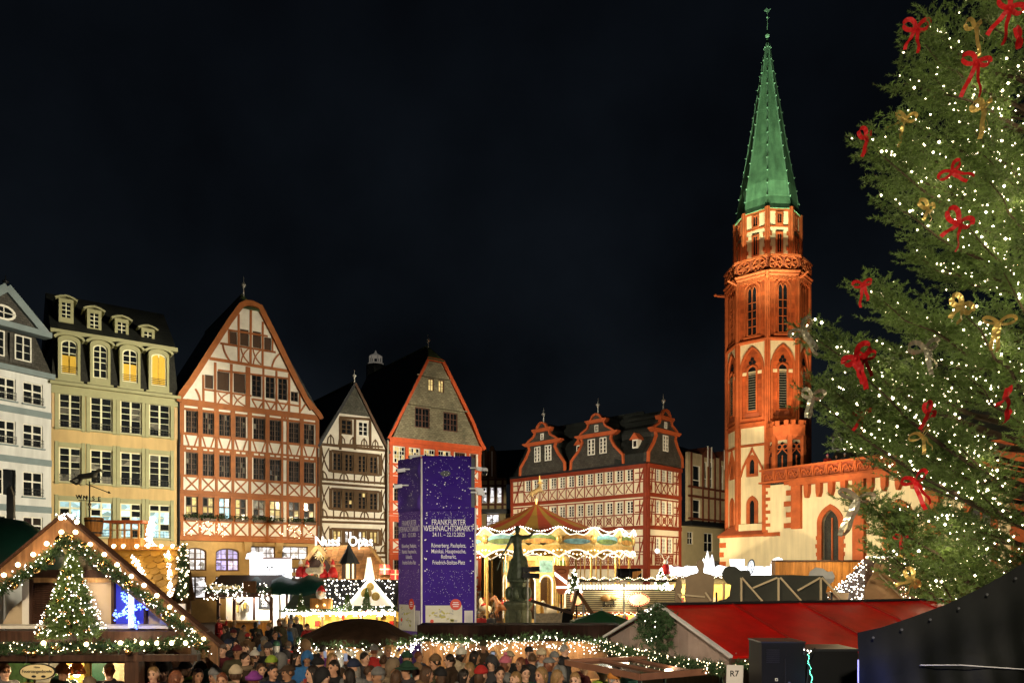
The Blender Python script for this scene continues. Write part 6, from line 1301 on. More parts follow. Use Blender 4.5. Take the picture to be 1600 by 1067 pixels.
# ================================================================== grill stall right of the carousel, cup sign
S, l = stall_frame('grill_stall', 'long slatted grill stall with white light strip and oval lit sign', 968, 33)
x0, x1 = l(884,0)[0], l(1052,0)[0]; zt = pz(909,33); ze = pz(957,33)
bx('roof_edge', S, m_wdark, ((x0+x1)/2, .1, zt+.06), (x1-x0, 1.6, .1)); m_lb = M('light_strip_warm', (.9,.85,.7), emit=(1,.92,.66), es=1.7)
for k in range(34): bx('strip_lamp', S, m_lb, (x0+.07+k*(x1-x0-.1)/34, -.62, zt-.2), ((x1-x0)/34*.62, .05, .2))
m_slat = M('slat_pale', (.62,.52,.3), .5, .2, 3)
for k in range(11): bx('slat', S, m_slat, ((x0+x1)/2, -.58, pz(923+k*3.1,33)), (x1-x0, .04, .05))
bx('slat_back', S, m_wdark, ((x0+x1)/2, -.5, pz(938,33)), (x1-x0, .03, 1.2)); bx('lower_board', S, M('rust_roof'), ((x0+x1)/2, -.62, pz(956,33)), (x1-x0, .08, .1))
planks(S, x0, x1, 0, 1.0, -.6, 18, m_wplank); bx('back_wall', S, M('yellow_interior'), ((x0+x1)/2, .9, 1.3), (x1-x0,.05,2.0))
for x in (886, 940, 1000, 1050): bx('post', S, m_wpale, (l(x,0)[0], -.55, ze/2), (.09,.09,ze))
bulbs('edge_bulbs', [(x, -.7, zt+.16+.05*math.sin(i)) for i, x in enumerate(np.linspace(x0, x1, 60))]+[(x, -.72, pz(957,33)+.04*math.sin(i*2)) for i, x in enumerate(np.linspace(x0, x1, 56))], .024, m_glow, S)
garland(S, [(x0,-.72,zt+.12),(x1,-.72,zt+.12)], .1, 70, 0, seed=61)
for k in range(9): MB().prism([(a_*.11+x0+.35+k*.53, pz(962,33)+b_*.11) for a_, b_ in ((0,-1.1),(.8,-.2),(.9,.4),(.45,.75),(0,.4),(-.45,.75),(-.9,.4),(-.8,-.2))], -.8, -.76).build('gingerbread_heart', M('gingerbread', (.28,.10,.03), .6), S)
for k in range(14): bx('shelf_goods', S, [M('item_cream'), M('item_gold'), M('gift_red')][k % 3], (x0+.3+k*(x1-x0-.5)/14, .6, 1.2+.3*(k % 3)), (.22,.15,.25))
plight('strip_glow', (0,-1.0,zt-.3), 120, (1,.9,.66), .3, S); plight('stall_light', (-1,0,ze-.2), 120, (1,.8,.45), .1, S); plight('stall_light', (1.2,0,ze-.2), 120, (1,.8,.45), .1, S)
def oval_sign(name, label, x, y, D, w, h, es):
    o = thing(name, label, 'sign', P(x, y, D)); ov = [(w*math.cos(k*PI/14), h*math.sin(k*PI/14)) for k in range(28)]
    MB().prism(ov, -.04, .04).build('rim', M('sign_brown', (.10,.03,.015), .5), o); MB().prism([(a*.85,b*.8) for a, b in ov], -.06, -.04).build('face', M('sign_lit_'+str(es), (.8,.7,.4), emit=(1,.75,.3), es=es, kind='room', kw=dict(vs=5, lo=.5)), o)
    bulbs('rim_bulbs', [(a*.95,-.06,b*.93) for a, b in ov], .03, M('red_bulb', emit=(1,.25,.1), es=3, sampling='NONE'), o)
    MB().cyl((0,.03,-.9), (0,.03,0), .03).build('post', m_dkmetal, o); return o
oval_sign('oval_sign', 'oval lit food sign with red bulbs on the slatted grill stall', 997, 936, 32.2, .48, .29, 1.6)
oval_sign('round_sign', 'round lit sign on the small gabled stand left of the grill stall', 901, 934, 31.5, .26, .28, 1.6)
text_s = thing('burger_sign', 'small carved burger sign lettered in dark script on the slatted stall', 'sign', P(952, 936, 32.2)); MB().ball((-.15,0,.05), .2, (1.2,.4,.7)).build('bun', M('bun', (.5,.25,.08), .6), text_s, True); MB().ball((.18,0,.08), .16, (1.3,.4,.7)).build('fries', M('item_gold'), text_s, True); text('lettering', 'Burger', .22, m_iron, text_s, (0,-.05,-.22), (PI/2,0,0), ext=.02)
for k in (-.2,.2): bx('bracket', text_s, m_dkmetal, (k,.1,-.1), (.03,.2,.3))
gs = thing('gabled_stand', 'small open stand with dark sloping roof beside the statue column', 'market stall', (px(878,31), 31, 0))
for a, b in (((830,938),(893,957)), ((893,957),(901,922)), ((901,922),(925,958))):
    pa, pb = P(a[0],a[1],31), P(b[0],b[1],31); o = (px(878,31),31,0); MB().strip([(pa.x-o[0],pa.z),(pb.x-o[0],pb.z)], .12, -.3, .4).build('roof_board', m_wdark if a[0] == 830 else m_wood, gs)
bx('side_panel', gs, m_black, (px(885,31)-px(878,31), 0, pz(962,31)-.5), (.42,.3,1.6), (0,.1,0)); 
for x in (836, 912): MB().cyl((px(x,31)-px(878,31),0,0), (px(x,31)-px(878,31),0,pz(945,31)), .04).build('post', m_camw, gs)
bx('back_panel', gs, M('pale_canvas', (.6,.5,.35), .7, .4, 6), (px(860,31)-px(878,31), .3, 1.4), (1.2,.05,1.6))
cp = thing('cup_sign', 'giant orange mulled wine cup sign with white diagonal band', 'sign', P(877, 928, 31.8))
MB().prism([(-.19,.12),(-.1,0),(.1,0),(.19,.12),(.34,1.22),(-.34,1.22)], -.06, .06).build('cup', M('cup_orange', (.5,.13,.04), .5, .15, emit=(1,.3,.1), es=.12), cp); MB().prism([(-.27,.8),(-.29,.95),(.24,.55),(.22,.42)], -.09, -.06).build('band', m_led, cp); bx('band', cp, m_led, (0,-.075,.3), (.42,.03,.08)); MB().cyl((0,0,-2.3), (0,0,.05), .04).build('post', m_dkmetal, cp)
MB().strip([(.2*math.cos(t),.98+.09*math.sin(t)) for t in np.arange(13)*PI/6], .03, -.08, -.06).build('emblem', M('rust_roof'), cp)
wp = thing('white_mast', 'thin white flag mast in front of the grill stall', 'mast', (px(975,30), 30, 0)); MB().cyl((0,0,0), (0,0,pz(915,30)), .03).build('pole', m_camw, wp); MB().ball((0,0,pz(915,30)), .06).build('cap', m_wplank, wp)
bk = thing('roof_barrel', 'dark barrel lying on the grill stall roof', 'barrel', P(983, 897, 33)); MB().cyl((-.55,0,0), (.5,0,0), .26, n=14).build('body', m_black, bk)
for e in (-.4, 0, .35): MB().cyl((e-.02,0,0), (e+.02,0,0), .275, n=14).build('hoop', m_dkmetal, bk)
ob_ = thing('wooden_bird', 'orange wooden bird figure on the grill stall roof', 'figure', P(992, 909, 32.8)); MB().prism([(-.12,0),(.15,0),(.1,.25),(.28,.42),(.3,.5),(-.1,.46),(-.14,.2)], -.08, .08).build('body', m_wplank, ob_)
small_fir('snowy_fir', 'white lit snowy little fir on the right end of the grill stall roof', P(1033, 921, 32.6), .95, .38, 110, 51, False, bm=m_glow2, br=.03)
small_fir('snowy_fir', 'white lit little fir at the left end of the grill stall', P(897, 925, 31.9), 1.05, .3, 90, 52, False, bm=m_glow2, br=.028)
um = thing('market_umbrella', 'dark green market umbrella in front of the grill stall', 'umbrella', (px(940,25), 25, 0))
zt, ze = pz(953,25), pz(970,25); Rg = 52/F*25; V = [(0,0,zt)]+[(Rg*1.0*math.cos(a), Rg*math.sin(a), ze) for a in np.arange(8)*PI/4+.39]+[(Rg*math.cos(a), Rg*math.sin(a), ze-.12) for a in np.arange(8)*PI/4+.39]
MB().add(V, [(0,1+k,1+(k+1) % 8) for k in range(8)]+[(1+k,9+k,9+(k+1) % 8,1+(k+1) % 8) for k in range(8)]).build('canopy', M('umbrella_green', (.012,.08,.03), .6, .2, 2), um); MB().cyl((0,0,0), (0,0,zt+.08), .03).build('pole', m_metal, um)
bulbs('rim_bulbs', [(Rg*1.02*math.cos(a), Rg*1.02*math.sin(a), ze-.1) for a in np.linspace(0,2*PI,40)], .012, m_glow, um)
for k in range(8): a = k*PI/4+.39; MB().cyl((0,0,zt-.03), (Rg*math.cos(a), Rg*math.sin(a), ze-.02), .012, n=5).build('rib', m_metal, um)

# ================================================================== white glowing stall in front of the church
S, l = stall_frame('ice_white_stall', 'stall with long glowing snow-white roof edge before the church', 1128, 41)
m_snow = M('snow_glow', (.95,.95,.95), emit=(.95,.97,1), es=1.0); rs = np.random.RandomState(3); x0, x1 = l(1046,0)[0], l(1214,0)[0]
top = [(x0+(x1-x0)*t, pz(884+rs.rand()*3-(3 if k % 5 == 0 else 0),41)) for k, t in enumerate(np.linspace(0,1,34))]
MB().prism(top+[(x1,pz(899,41)),(x0,pz(899,41))], -.4, .1).build('snow_roof_edge', m_snow, S)
bx('shade_board', S, m_wdark, (0,-.2,pz(901,41)), (x1-x0,.5,.1)); bx('front_board', S, m_cream2, (0,-.1,pz(907,41)), (x1-x0,.1,.3)); planks(S, x0, x1, 0, 1.1, -.1, 20, m_wood); bx('roof', S, m_snow, (0,.9,pz(893,41)), (x1-x0,1.6,.2))
for k in range(5): bx('post', S, m_wpale, (x0+.1+k*(x1-x0-.2)/4, -.1, 1.6), (.12,.12,3.4))
MB().lathe([(.36,0),(.4,.5),(.38,.52)], 14, (l(1150,0)[0],-.2,pz(888,41))).build('white_bucket', m_snow, S, True)
for x, h in ((1098,.5),(1104,.9),(1111,.7)): MB().lathe([(.14,0),(.1,h*.6),(.02,h)], 8, (l(x,0)[0],-.2,pz(886,41))).build('icicle_figure', m_snow, S, True)
MB().path([(l(1207,0)[0],-.2,pz(890,41)),(l(1206,0)[0],-.2,pz(880,41)),(l(1210,0)[0],-.2,pz(875,41)),(l(1216,0)[0],-.2,pz(874,41)),(l(1219,0)[0],-.2,pz(878,41))], .14, 8).build('candy_cane', m_snow, S)
bulbs('edge_bulbs', [(x, -.48, pz(900.5,41)+.05*math.sin(i*1.7)) for i, x in enumerate(np.linspace(x0, x1, 64))], .03, m_glow, S)
bx('back_wall', S, M('yellow_interior'), (0,1.3,1.9), (x1-x0,.05,2.6)); plight('stall_light', (-1.4,.4,2.9), 150, (1,.8,.45), .1, S); plight('stall_light', (1.4,.4,2.9), 150, (1,.8,.45), .1, S)
for k in range(18): bx('shelf_goods', S, [M('item_cream'), M('item_gold'), M('gift_red'), M('item_green')][k % 4], (x0+.3+k*(x1-x0-.5)/18, 1.0, 1.5+.4*(k % 3)), (.24,.2,.3))
plight('snow_light', (-1.5,-.9,pz(893,41)), 110, (.95,.97,1), .4, S); plight('snow_light', (1.8,-.9,pz(893,41)), 110, (.95,.97,1), .4, S)
pg = thing('spotted_oval_board', 'tall oval black rimmed board with white spotted face on the white stall', 'sign', P(1172, 897, 40)); ov = [(.19*math.cos(t), .4+.42*math.sin(t)) for t in np.arange(20)*PI/10]
MB().prism(ov, -.05, .05).build('rim', M('rim_blue', (.02,.03,.06), .4), pg, rot=(0,.12,0)); MB().prism([(a*.75-.02,b*.85+.05) for a, b in ov], -.08, -.05).build('face', M('snow_dim', (.85,.88,.92), emit=(.8,.9,1), es=.8), pg, rot=(0,.12,0))
for (a, b) in ((0,.25),(.03,.45),(-.02,.62),(.05,.15)): MB().ball((a+.03,-.09,b), .035).build('spot', m_iron, pg)
rf = thing('red_white_figure', 'red and white winter figure with antlers on the white stall edge', 'figure', P(1040, 897, 40)); MB().lathe([(.25,0),(.22,.35),(.1,.55)], 10).build('body', M('gift_red'), rf, True); MB().ball((0,0,.65), .14).build('head', m_white, rf, True); MB().path([(-.05,0,.75),(-.2,0,1.05),(-.42,0,1.2)], .03, 5).build('antler', m_white, rf); MB().path([(.05,0,.75),(.2,0,1.0)], .03, 5).build('antler', m_white, rf); MB().ball((-.45,0,1.25), .12).build('lamp', m_led, rf, True); MB().cyl((0,0,-3.6), (0,0,.1), .04).build('post', m_dkmetal, rf)
# orange plank wall
S, l = stall_frame('plank_stall', 'orange plank walled stall in front of the nave', 1280, 29)
x0, x1 = l(1211,0)[0], l(1346,0)[0]; zt = pz(877,29); planks(S, x0, x1, 0, zt, 0, 13, m_wplank); bx('coping', S, m_wdark, (0,.1,zt+.03), (x1-x0+.1,.5,.06)); bx('side_wall', S, m_wplank, (x0+.05,.25,zt/2), (.05,.45,zt)); bx('side_wall', S, m_wplank, (x1-.05,.25,zt/2), (.05,.45,zt)); bx('back_wall', S, m_wood, (0,.5,zt/2), (x1-x0,.05,zt))
plight('plank_fill', (.3,-2.2,zt+.35), 260, (1,.72,.36), .1, S)  # unseen light added in front to brighten the planks
# lit hut under the tree
S, l = stall_frame('light_netted_hut', 'hut under the big fir with its roof covered in a net of lights', 1410, 24)
x0, x1 = l(1322,0)[0], l(1540,0)[0]; zr, ze = pz(873,24), pz(940,23); xa = l(1352,0)[0]
MB().add([(xa,0,zr),(x1,0,zr),(x1,-1.3,ze),(x0,-1.3,ze),(x0,1.5,ze),(x1,1.5,ze)], [(0,3,2,1),(0,1,5,4),(0,4,3),(1,2,5)]).build('roof', m_wdark, S); planks(S, x0+.1, x1-.1, 0, ze, -1.0, 18, m_wood)
pts = [((xa+(x0-xa)*t)+(x1-(xa+(x0-xa)*t))*u, -1.3*t-.04, zr+(ze-zr)*t+.04) for t, u in np.random.rand(330,2)]; bulbs('roof_net_lights', pts, .016, m_glow, S)
bx('ridge_tube', S, M('ridge_led', emit=(1,.9,.6), es=3), ((xa+l(1398,0)[0])/2, -.05, zr+.06), (l(1398,0)[0]-xa, .06, .06)); MB().prism([(l(1398,0)[0],zr+.02),(l(1418,0)[0],zr+.02),(l(1418,0)[0],zr+.16),(l(1402,0)[0],zr+.12)], -.1, 0).build('gold_finial', M('item_gold'), S)
hp_ = []
for _ in range(130):
    u, v = random.random(), random.random()
    if u+v > 1: u, v = 1-u, 1-v
    hp_.append((xa+(x0-xa)*(u+v)-.04, -1.3*u+1.5*v, zr+(ze-zr)*(u+v)+.05))
bulbs('hip_lights', hp_, .018, m_glow2, S)
plight('roof_glow', l(1345,915,21.8), 40, (1,.85,.6), .2, S); plight('roof_glow', l(1430,890,22.2), 60, (1,.8,.5), .2, S); plight('roof_glow', l(1500,915,22.0), 34, (1,.8,.5), .2, S)
bx('lit_panel', S, m_led, (l(1497,0)[0], -1.4, pz(930,22.6)), (.75,.05,.24))
# ================================================================== red roofed stall
RO = Vector((2.64, 13.5, 0)); rr_ = math.atan2(.33, .944)
rs_ = thing('red_roofed_stall', 'market stall with glossy red sheet roof and grey gable with wreath', 'market stall', RO, rr_)
zR, zF, zBk = 3.37, 2.68, 2.62; LR = 7.6; hy = 2.12
m_redroof = M('red_sheet_roof', (.50,.006,.004), .26, .3, 1.3, bump=.25, bscale=1.6, spec=.6, rnd=.08, kind='streak', kw=dict(amt=.14))
for k in range(5):
    x0, x1 = k*LR/5, (k+1)*LR/5
    MB().add([(x0+.012,0,zR),(x1-.012,0,zR),(x1-.012,-hy,zF),(x0+.012,-hy,zF),(x0+.012,0,zR-.04),(x1-.012,0,zR-.04),(x1-.012,-hy,zF-.04),(x0+.012,-hy,zF-.04)], [(0,3,2,1),(4,5,6,7),(3,7,6,2),(0,1,5,4),(0,4,7,3),(1,2,6,5)]).build('roof_panel', m_redroof, rs_)
    MB().add([(x0+.012,.02,zR),(x1-.012,.02,zR),(x1-.012,hy,zBk),(x0+.012,hy,zBk)], [(0,1,2,3)]).build('roof_panel', m_redroof, rs_)
MB().add([(0,-hy,zF-.03),(LR,-hy,zF-.03),(LR,0,zR-.05),(0,0,zR-.05),(0,hy,zBk-.03),(LR,hy,zBk-.03)], [(0,1,2,3),(3,2,5,4)]).build('roof_underside', m_wdark, rs_)
for k in range(1, 5):
    v = Vector((0,-hy,zF-zR)); MB().box((k*LR/5, -hy/2, (zR+zF)/2+.015), (.03, v.length, .03), Matrix.Rotation(math.atan2(zR-zF, hy), 3, 'X')).build('standing_seam', M('seam_red', (.22,.006,.004), .4), rs_)
for k in range(30): MB().ball((.15+k*.25, -hy+.06, zF+.035), .012, n=6, m=4).build('roof_screw', m_metal, rs_)
bx('ridge_cap', rs_, m_dkmetal, (LR/2,0,zR+.02), (LR,.12,.04))
m_gw = M('gable_boards', (.30,.22,.19), .45, .2, 2, rnd=.1)
# the gable wall: vertical boards, cut to the slope
n = 14
for k in range(n):
    y0, y1 = -hy+.05+k*(2*hy-.1)/n, -hy+.05+(k+1)*(2*hy-.1)/n; zt = lambda y: (zR+(zF-zR)*(-y/hy) if y < 0 else zR+(zBk-zR)*(y/hy))-.05
    MB().add([(.04,y0+.004,2.45),(.04,y1-.004,2.45),(.04,y1-.004,zt(y1)),(.04,y0+.004,zt(y0)),(.08,y0+.004,2.45),(.08,y1-.004,2.45),(.08,y1-.004,zt(y1)),(.08,y0+.004,zt(y0))], [(1,0,3,2),(4,5,6,7),(0,4,7,3),(5,1,2,6)]).build('gable_board', m_gw, rs_)
for a, b in (((-.02,0,zR+.02),(-.02,-hy-.05,zF)), ((-.02,0,zR+.02),(-.02,hy+.05,zBk))):
    a, b = Vector(a), Vector(b); d = b-a; MB().box((a+b)/2, (.06, d.length, .045), Matrix.Rotation(math.atan2(d.z, d.y), 3, 'X')).build('edge_trim', M('trim_white', (.65,.62,.6), .35), rs_)
bx('fascia', rs_, m_wdark, (LR/2,-hy,zF-.12), (LR,.06,.16)); bx('fascia', rs_, m_wdark, (.0,0,2.42), (.1,2*hy,.14))
for y in (-hy+.15, hy-.15):
    for x in (.1, LR*.5, LR-.1): bx('post', rs_, m_wdark, (x,y,1.25), (.12,.12,2.5))
planks(rs_, .1, LR-.1, 0, 1.05, -hy+.25, 26, m_wdark); bx('back_wall', rs_, m_wdark, (LR/2,hy-.1,1.3), (LR,.06,2.6)); bx('end_wall', rs_, m_wdark, (LR-.05,0,1.3), (.06,2*hy-.1,2.6))
wr = thing('fir_wreath', 'dark fir wreath with few lights hung at the apex of the grey gable', 'wreath', RO+Matrix.Rotation(rr_,3,'Z') @ Vector((-.08,.0,2.98)), rr_)
seg = []
for k in range(420):
    a = random.random()*2*PI; b = random.random()*2*PI; r0 = .29; p = np.array([0+.11*math.sin(b), (r0+.13*math.cos(b))*1.35*math.cos(a), (r0+.13*math.cos(b))*math.sin(a)*.95]); seg.append((p, p+np.random.randn(3)*.07))
V, Fc = fir(seg, 22, .06, 1, 5); np_mesh('greenery', V, Fc, m_fir2, wr)['kind'] = 'stuff'
bulbs('string_light', [(-.13, .22*math.cos(a)+random.gauss(0,.04), .28*math.sin(a)+random.gauss(0,.04)) for a in np.random.rand(16)*2*PI], .009, m_glow2, wr)
gq = lambda x, y, z: (x, y, z)
garland(rs_, [(-.12,hy,2.45),(-.14,.6,2.43),(-.14,-.8,2.43),(-.14,-hy,2.5)], .13, 170, 150, br=.012, seed=21); garland(rs_, [(0,-hy-.08,2.55),(1.2,-hy-.08,2.5),(2.0,-hy-.08,2.5)], .12, 60, 60, br=.012, seed=22)
plight('gable_glow', (-.55,.3,2.45), 7, (1,.78,.5), .1, rs_); plight('gable_glow', (-.5,-1.2,2.4), 6, (1,.78,.5), .1, rs_)
plight('stall_lamp', (1.2,-.8,2.2), 36, (.85,1,.5), .1, rs_)
# glossy flat canopy in front of the gable
fc_ = thing('flat_canopy', 'flat brown framed canopy with dark mirror-like top before the grey gable', 'canopy', (px(1000,12.2), 12.2, 0))
Q = [Vector((px(x, 1878/(y-890)), 1878/(y-890), 2.4))-Vector((px(1000,12.2),12.2,0)) for x, y in ((884,1034),(1000,1057),(1132,1046),(1040,1027))]
MB().add([(p.x,p.y,2.40) for p in Q]+[(p.x,p.y,2.36) for p in Q], [(0,1,2,3),(7,6,5,4)]).build('top_sheet', M('mirror_sheet', (.03,.025,.02), .06, .3, spec=.9), fc_)
m_trim = M('canopy_trim', (.22,.10,.06), .45, .2, 4)
for a, b in ((0,1),(1,2),(2,3),(3,0)):
    d = Q[b]-Q[a]; MB().box((Q[a]+Q[b])/2, (d.length,.05,.1), Matrix.Rotation(math.atan2(d.y,d.x),3,'Z')).build('edge_beam', m_trim, fc_)
for t in (.33, .62): 
    a = Q[0].lerp(Q[3], t); b = Q[1].lerp(Q[2], t); d = b-a; MB().box((a+b)/2, (d.length,.04,.07), Matrix.Rotation(math.atan2(d.y,d.x),3,'Z')).build('cross_beam', m_trim, fc_)
for p in Q: MB().cyl((p.x*.96,p.y*.96,0), (p.x*.96,p.y*.96,2.36), .03).build('post', m_dkmetal, fc_)
r7 = thing('stand_number_sign', 'grey sign plate reading R7 beside the red roofed stall', 'sign', P(1148, 1053, 10.8)); bx('plate', r7, M('plate_grey', (.62,.58,.54), .5, .1), (0,0,0), (.24,.02,.27), (0,.04,0)); text('lettering', 'R7', .12, m_iron, r7, (-.01,-.014,.01), (PI/2,.0,0), ext=.002); MB().cyl((0,.02,-2.4), (0,.02,.1), .015).build('post', m_dkmetal, r7)
# dark cutout boards on the flat stall behind the red roof
fb_ = thing('flat_roofed_stall', 'dark flat stall roof line directly behind the red roof ridge', 'market stall', RO+Matrix.Rotation(rr_,3,'Z') @ Vector((0,2.35,0)), rr_)
bx('body', fb_, m_wdark, (5.4,1.1,1.45), (5.2,2.0,2.9)); bx('roof_edge', fb_, m_dkmetal, (5.4,1.1,2.95), (5.3,2.1,.08))
def cutout(name, label, cat, poly, D, mat, struts=(), th=.035):
    xs = [p[0] for p in poly]; xm = sum(xs)/len(xs); o = thing(name, label, cat, (px(xm,D), D, 0)); MB().prism([(px(x,D)-px(xm,D), pz(y,D)) for x, y in poly], -th/2, th/2).build('board', mat, o)
    for (xa, ya, xb, yb) in struts:
        a, b = Vector((px(xa,D)-px(xm,D), -.05, pz(ya,D))), Vector((px(xb,D)-px(xm,D), -.05, pz(yb,D))); d = b-a; MB().box((a+b)/2, (d.length,.04,.035), Matrix.Rotation(-math.atan2(d.z,d.x),3,'Y')).build('strut', M('strut_wood', (.45,.36,.22), .6), o)
    for e in (-.35, .35): MB().cyl((e*(px(max(xs),D)-px(min(xs),D)), .05, 2.9), (e*(px(max(xs),D)-px(min(xs),D)), .05, pz(925,D)), .02).build('stake', m_dkmetal, o)
    return o
z8 = lambda L_: [(1040+x/8, 860+y/8) for x, y in L_]
man = z8([(250,680),(240,560),(255,330),(300,300),(395,275),(408,245),(385,190),(392,140),(430,108),(470,130),(488,185),(470,245),(478,275),(560,295),(605,320),(600,500),(590,680)])
cutout('man_cutout', 'grey-brown plywood man cutout seen from behind above the red roof', 'cutout', man, 16.0, M('plywood_back', (.20,.145,.085), .7, .15, 2), [(1058,928,1100,932),(1060,930,1070,942),(1101,925,1110,938)])
cutout('mug_cutout', 'small plywood leaf-shaped cutout beside the plywood man', 'cutout', z8([(115,680),(118,450),(140,380),(168,345),(195,380),(205,450),(190,520),(200,680)]), 16.1, M('plywood_back'), [])
bear = z8([(640,680),(660,625),(760,600),(800,560),(820,430),(760,400),(715,340),(705,280),(740,215),(800,190),(870,200),(940,250),(1000,240),(1045,250),(1065,305),(1600,302)])+[(1262,899),(1285,899),(1293,910),(1290,925),(1293,945)]
cutout('bear_cutout', 'dark plywood bear cutout seen from behind with pale support struts', 'cutout', bear, 16.15, M('plywood_dark', (.028,.03,.022), .6, .3, 2), [(1157,940,1157,902),(1158,902,1191,940),(1215,940,1215,902),(1218,902,1252,940),(1281,940,1281,902),(1283,902,1318,940),(1175,918,1213,902),(1245,922,1280,902)])
cutout('bear_cutout', 'pale grey plywood bear head cutout right of the dark bear cutout', 'cutout', [(1262,905),(1266,892),(1275,886),(1286,888),(1292,893),(1300,892),(1304,900),(1302,908),(1296,912),(1290,918),(1275,916)], 16.4, M('plywood_pale', (.36,.36,.34), .6, .15, 3), [])
cutout('cream_cutout', 'small cream plywood paw cutout at the foot of the bear boards', 'cutout', [(1290,925),(1300,924),(1326,926),(1322,945),(1302,945),(1298,932)], 16.5, M('plywood_cream', (.6,.45,.28), .6), [])
ct = [(1300+x/7.27, 850+y/7.27) for x, y in ((372,690),(365,520),(400,440),(470,330),(480,230),(500,205),(540,240),(548,262),(570,225),(595,205),(622,260),(640,350),(720,470),(830,690))]
cutout('eared_cutout', 'brown plywood board with two pointed ears before the light-netted hut', 'cutout', ct, 17.2, M('plywood_brown', (.34,.21,.10), .6, .2, 2), [(1372,897,1412,937)])

# ================================================================== black tent and boxes, right foreground
bt_ = thing('black_tent', 'large black fabric tent roof in the right foreground', 'tent', (px(1470,8), 8, 0))
poly = [(px(x,8)-px(1470,8), pz(y,8)) for x, y in ((1341,1200),(1341,988),(1378,980),(1420,966),(1480,944),(1530,920),(1570,898),(1600,880),(1700,830),(1700,1200))]
tx = [p[0] for p in poly[1:-1]]; tz = [p[1] for p in poly[1:-1]]; m = MB(); nx, nz = 60, 26; V = []
for j in range(nz+1):
    for i in range(nx+1):
        x = tx[0]+(tx[-1]-tx[0])*i/nx; zt = np.interp(x, tx, tz); v = j/nz; z = zt*v; dr = 1-v
        y = .05*math.sin(x*7+2*dr)*min(1, dr*4)+.03*math.sin(x*19+z*3)*min(1, dr*3)+.02*math.sin(z*9-x*4)-.10*dr; V.append((x, y, z))
m.add(V, [(j*(nx+1)+i, j*(nx+1)+i+1, (j+1)*(nx+1)+i+1, (j+1)*(nx+1)+i) for j in range(nz) for i in range(nx)])
top = [V[nz*(nx+1)+i] for i in range(nx+1)]; m.add(top+[(x*1.12+.75, 1.2, z-.4) for x, y, z in top], [(i, i+1, nx+2+i, nx+1+i) for i in range(nx)])
m.build('fabric', M('tent_black', (.0035,.0045,.004), .7, .4, 1.2, spec=.2, bump=.5, bscale=3), bt_, True)
for t in (.18, .5, .8): bx('seam', bt_, M('seam_grey', (.02,.022,.022), .5), (tx[0]+(tx[-1]-tx[0])*t, -.12, 1.3), (.02,.02,2.2))
for k in range(9): MB().cyl((tx[0]+.12+k*.3,-.09,np.interp(tx[0]+.12+k*.3, tx, tz)-.07), (tx[0]+.12+k*.3,-.075,np.interp(tx[0]+.12+k*.3, tx, tz)-.07), .012).build('grommet', m_metal, bt_)
MB().path([(px(1436,7.9)-px(1470,8),-.12,pz(1038,7.9)),(px(1500,7.9)-px(1470,8),-.12,pz(1038,7.9)),(px(1620,7.9)-px(1470,8),-.12,pz(1046,7.9))], .006, 5).build('piping', M('piping_grey', (.5,.5,.5), .5), bt_)
MB().path([(px(1341,7.95)-px(1470,8),-.05,pz(1030,7.95)),(px(1341,7.95)-px(1470,8),-.05,pz(1067,7.95))], .008, 5).build('piping', M('piping_violet', (.4,.4,.8), emit=(.4,.4,1), es=.6), bt_)
plight('blue_glow', (px(1372,7.6)-px(1470,8),-.45,pz(1085,7.6)), 16, (.08,.15,1), .05, bt_)
bb_ = thing('black_cabinet', 'tall black cabinet in front of the red roof', 'cabinet', (px(1224,9.3), 9.3, 0)); w_ = 68/F*9.3; bx('body', bb_, M('cabinet_black', (.004,.0045,.005), .6, .3, spec=.15), (0,.25,pz(1004,9.3)/2), (w_,.5,pz(1004,9.3))); bx('lid', bb_, m_dkmetal, (0,.25,pz(1003,9.3)), (w_+.02,.52,.02)); bx('label_plate', bb_, M('plate_pale', (.5,.5,.4), .5), (px(1213,9.3)-px(1224,9.3),-.005,pz(1061,9.3)), (.035,.01,.035)); bx('label_mark', bb_, m_iron, (px(1213,9.3)-px(1224,9.3),-.012,pz(1061,9.3)), (.018,.004,.018))
bx('door_gap', bb_, m_iron, (.02,-.004,1.5), (.006,.01,2.8)); bx('handle', bb_, m_metal, (.06,-.03,2.55), (.02,.03,.14))
for k in range(7): bx('vent_slot', bb_, m_iron, (-.13,-.005,2.86+k*.025), (.16,.012,.008))
for z in (2.3, 3.0): bx('hinge', bb_, m_dkmetal, (w_/2-.02,-.01,z), (.03,.02,.1))
MB().path([(w_/2+.02,.1,0),(w_/2+.03,.05,1.2),(w_/2+.015,.08,2.2),(w_/2+.05,.0,2.9),(w_/2+.16,.1,3.02)], .012, 6).build('cable', m_iron, bb_)
kk = thing('dark_counter', 'low dark counter between the black cabinet and the black tent', 'counter', (px(1300,9.6), 9.6, 0)); bx('body', kk, M('cabinet_black'), (0,.3,pz(1016,9.6)/2), (.66,.6,pz(1016,9.6))); bx('top', kk, m_dkmetal, (0,.3,pz(1015,9.6)), (.68,.62,.03))
ls = thing('led_strand', 'green and blue glowing light strand hanging beside the black cabinet', 'light strand', P(1262, 1022, 9.2)); bulbs('lights', [(.004*k*.5+.012*math.sin(k*.6)+random.gauss(0,.004), random.gauss(0,.004), -.012*k) for k in range(34)], .006, M('green_led', emit=(.1,1,.6), es=4), ls); bulbs('blue_lights', [(.05+random.gauss(0,.04), .02, -.42+random.gauss(0,.03)) for _ in range(14)], .006, m_bl, ls); bulbs('white_lights', [(random.gauss(0,.02), .0, .04+random.gauss(0,.02)) for _ in range(5)], .008, m_glow2, ls); plight('glow', (.06,-.1,-.3), .5, (.1,.5,1), .03, ls)

